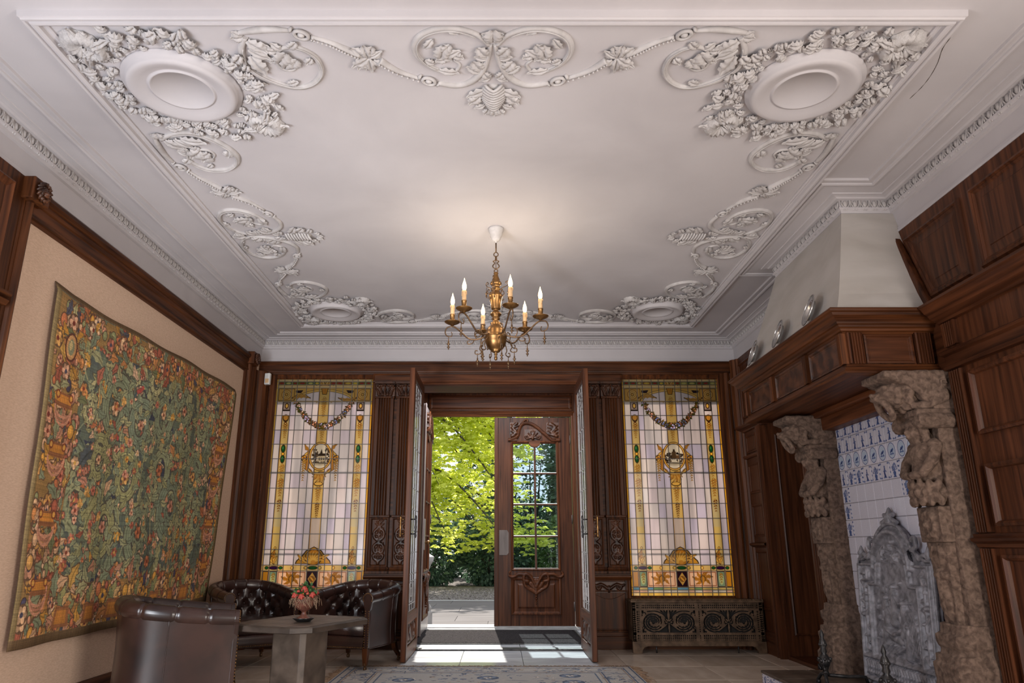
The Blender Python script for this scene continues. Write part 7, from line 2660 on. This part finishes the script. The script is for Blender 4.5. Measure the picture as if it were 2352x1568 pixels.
# dark shrubs and ivy-clad trees behind
def bush(x, y, rx, ry, rz, label, mat, n, seed, name='shrub', zc=None, L=(.10, .2)):
    R = random.Random(seed)
    b = thing(name, label, 'shrub' if name == 'shrub' else 'tree', (x, y, -.1), 'shrubs beyond the drive')
    mb = MB()
    zc = rz * .5 if zc is None else zc
    for k in range(7):
        a = R.uniform(0, 6.28)
        mb.tube([(x, y, -.12), (x + .4 * rx * math.cos(a), y + .4 * ry * math.sin(a), zc * .7), (x + .8 * rx * math.cos(a), y + .8 * ry * math.sin(a), zc * R.uniform(.9, 1.4))], [.05, .035, .01], 5)
    obj('stems', mb, M['bark'], b)
    fo = MB()
    for k in range(n):
        d = Vector((R.gauss(0, 1), R.gauss(0, 1), R.gauss(0, 1))).normalized()
        q = R.uniform(.72, 1.0) + .10 * math.sin(7 * d.x + seed) * math.sin(6 * d.z + 2)
        c = Vector((x + rx * d.x * q, y + ry * d.y * q, max(zc + rz * d.z * q * .62, -.08)))
        leaves(fo, c, d + Vector((R.uniform(-.8, .8), R.uniform(-.8, .8), R.uniform(-.6, .3))), R.uniform(*L), .05, R)
    obj('foliage', fo, mat, b, kind='stuff')


bush(-2.35, 23.7, 1.15, .85, 1.9, 'low dark green shrub at the left under the lime tree', M['leaf_ivy'], 3600, 1)
bush(-.12, 23.7, 1.0, .85, 1.8, 'low dark green shrub right of the doorway gap', M['leaf_ivy'], 3600, 2)
bush(2.0, 23.7, 1.05, .85, 1.7, 'mid green shrub low behind the right door panes', M['leaf_mid'], 2800, 3)
bush(-.6, 25.7, .9, .9, 5.2, 'ivy-clad trunk rising behind the yellow-green boughs', M['leaf_ivy'], 5200, 4, 'tree', 2.7)
bush(1.2, 27.9, 1.9, 1.1, 7.5, 'tall dark evergreen behind the left door panes', M['leaf_ivy'], 9000, 5, 'tree', 3.6, (.16, .28))
bush(3.3, 25.7, 1.7, .95, 7.5, 'tall dark evergreen behind the right door panes', M['leaf_ivy'], 9000, 6, 'tree', 3.6, (.16, .28))
bush(-3.8, 26.6, 1.9, 1.3, 5.5, 'dark evergreen far left behind the lime tree', M['leaf_ivy'], 5000, 7, 'tree', 2.6, (.16, .28))
bush(5.6, 27.9, 2.0, 1.1, 7.0, 'dark evergreen at the far right of the garden', M['leaf_ivy'], 4000, 8, 'tree', 3.3, (.16, .28))
# garden wall of greenery closing the view
mb = MB()
Rw_ = random.Random(77)
for k in range(9000):
    c = Vector((Rw_.uniform(-9, 9), 30.2 + Rw_.uniform(-.5, .5), Rw_.uniform(-.1, 3.0)))
    leaves(mb, c, Vector((Rw_.uniform(-1, 1), -1, Rw_.uniform(-.8, .3))), Rw_.uniform(.25, .45), .10, Rw_)
hd = obj('hedge', mb, M['leaf_ivy'], org=(0, 30.2, 0))
tag(hd, 'dense dark hedge closing the garden behind the trees', 'hedge', None, 'stuff')
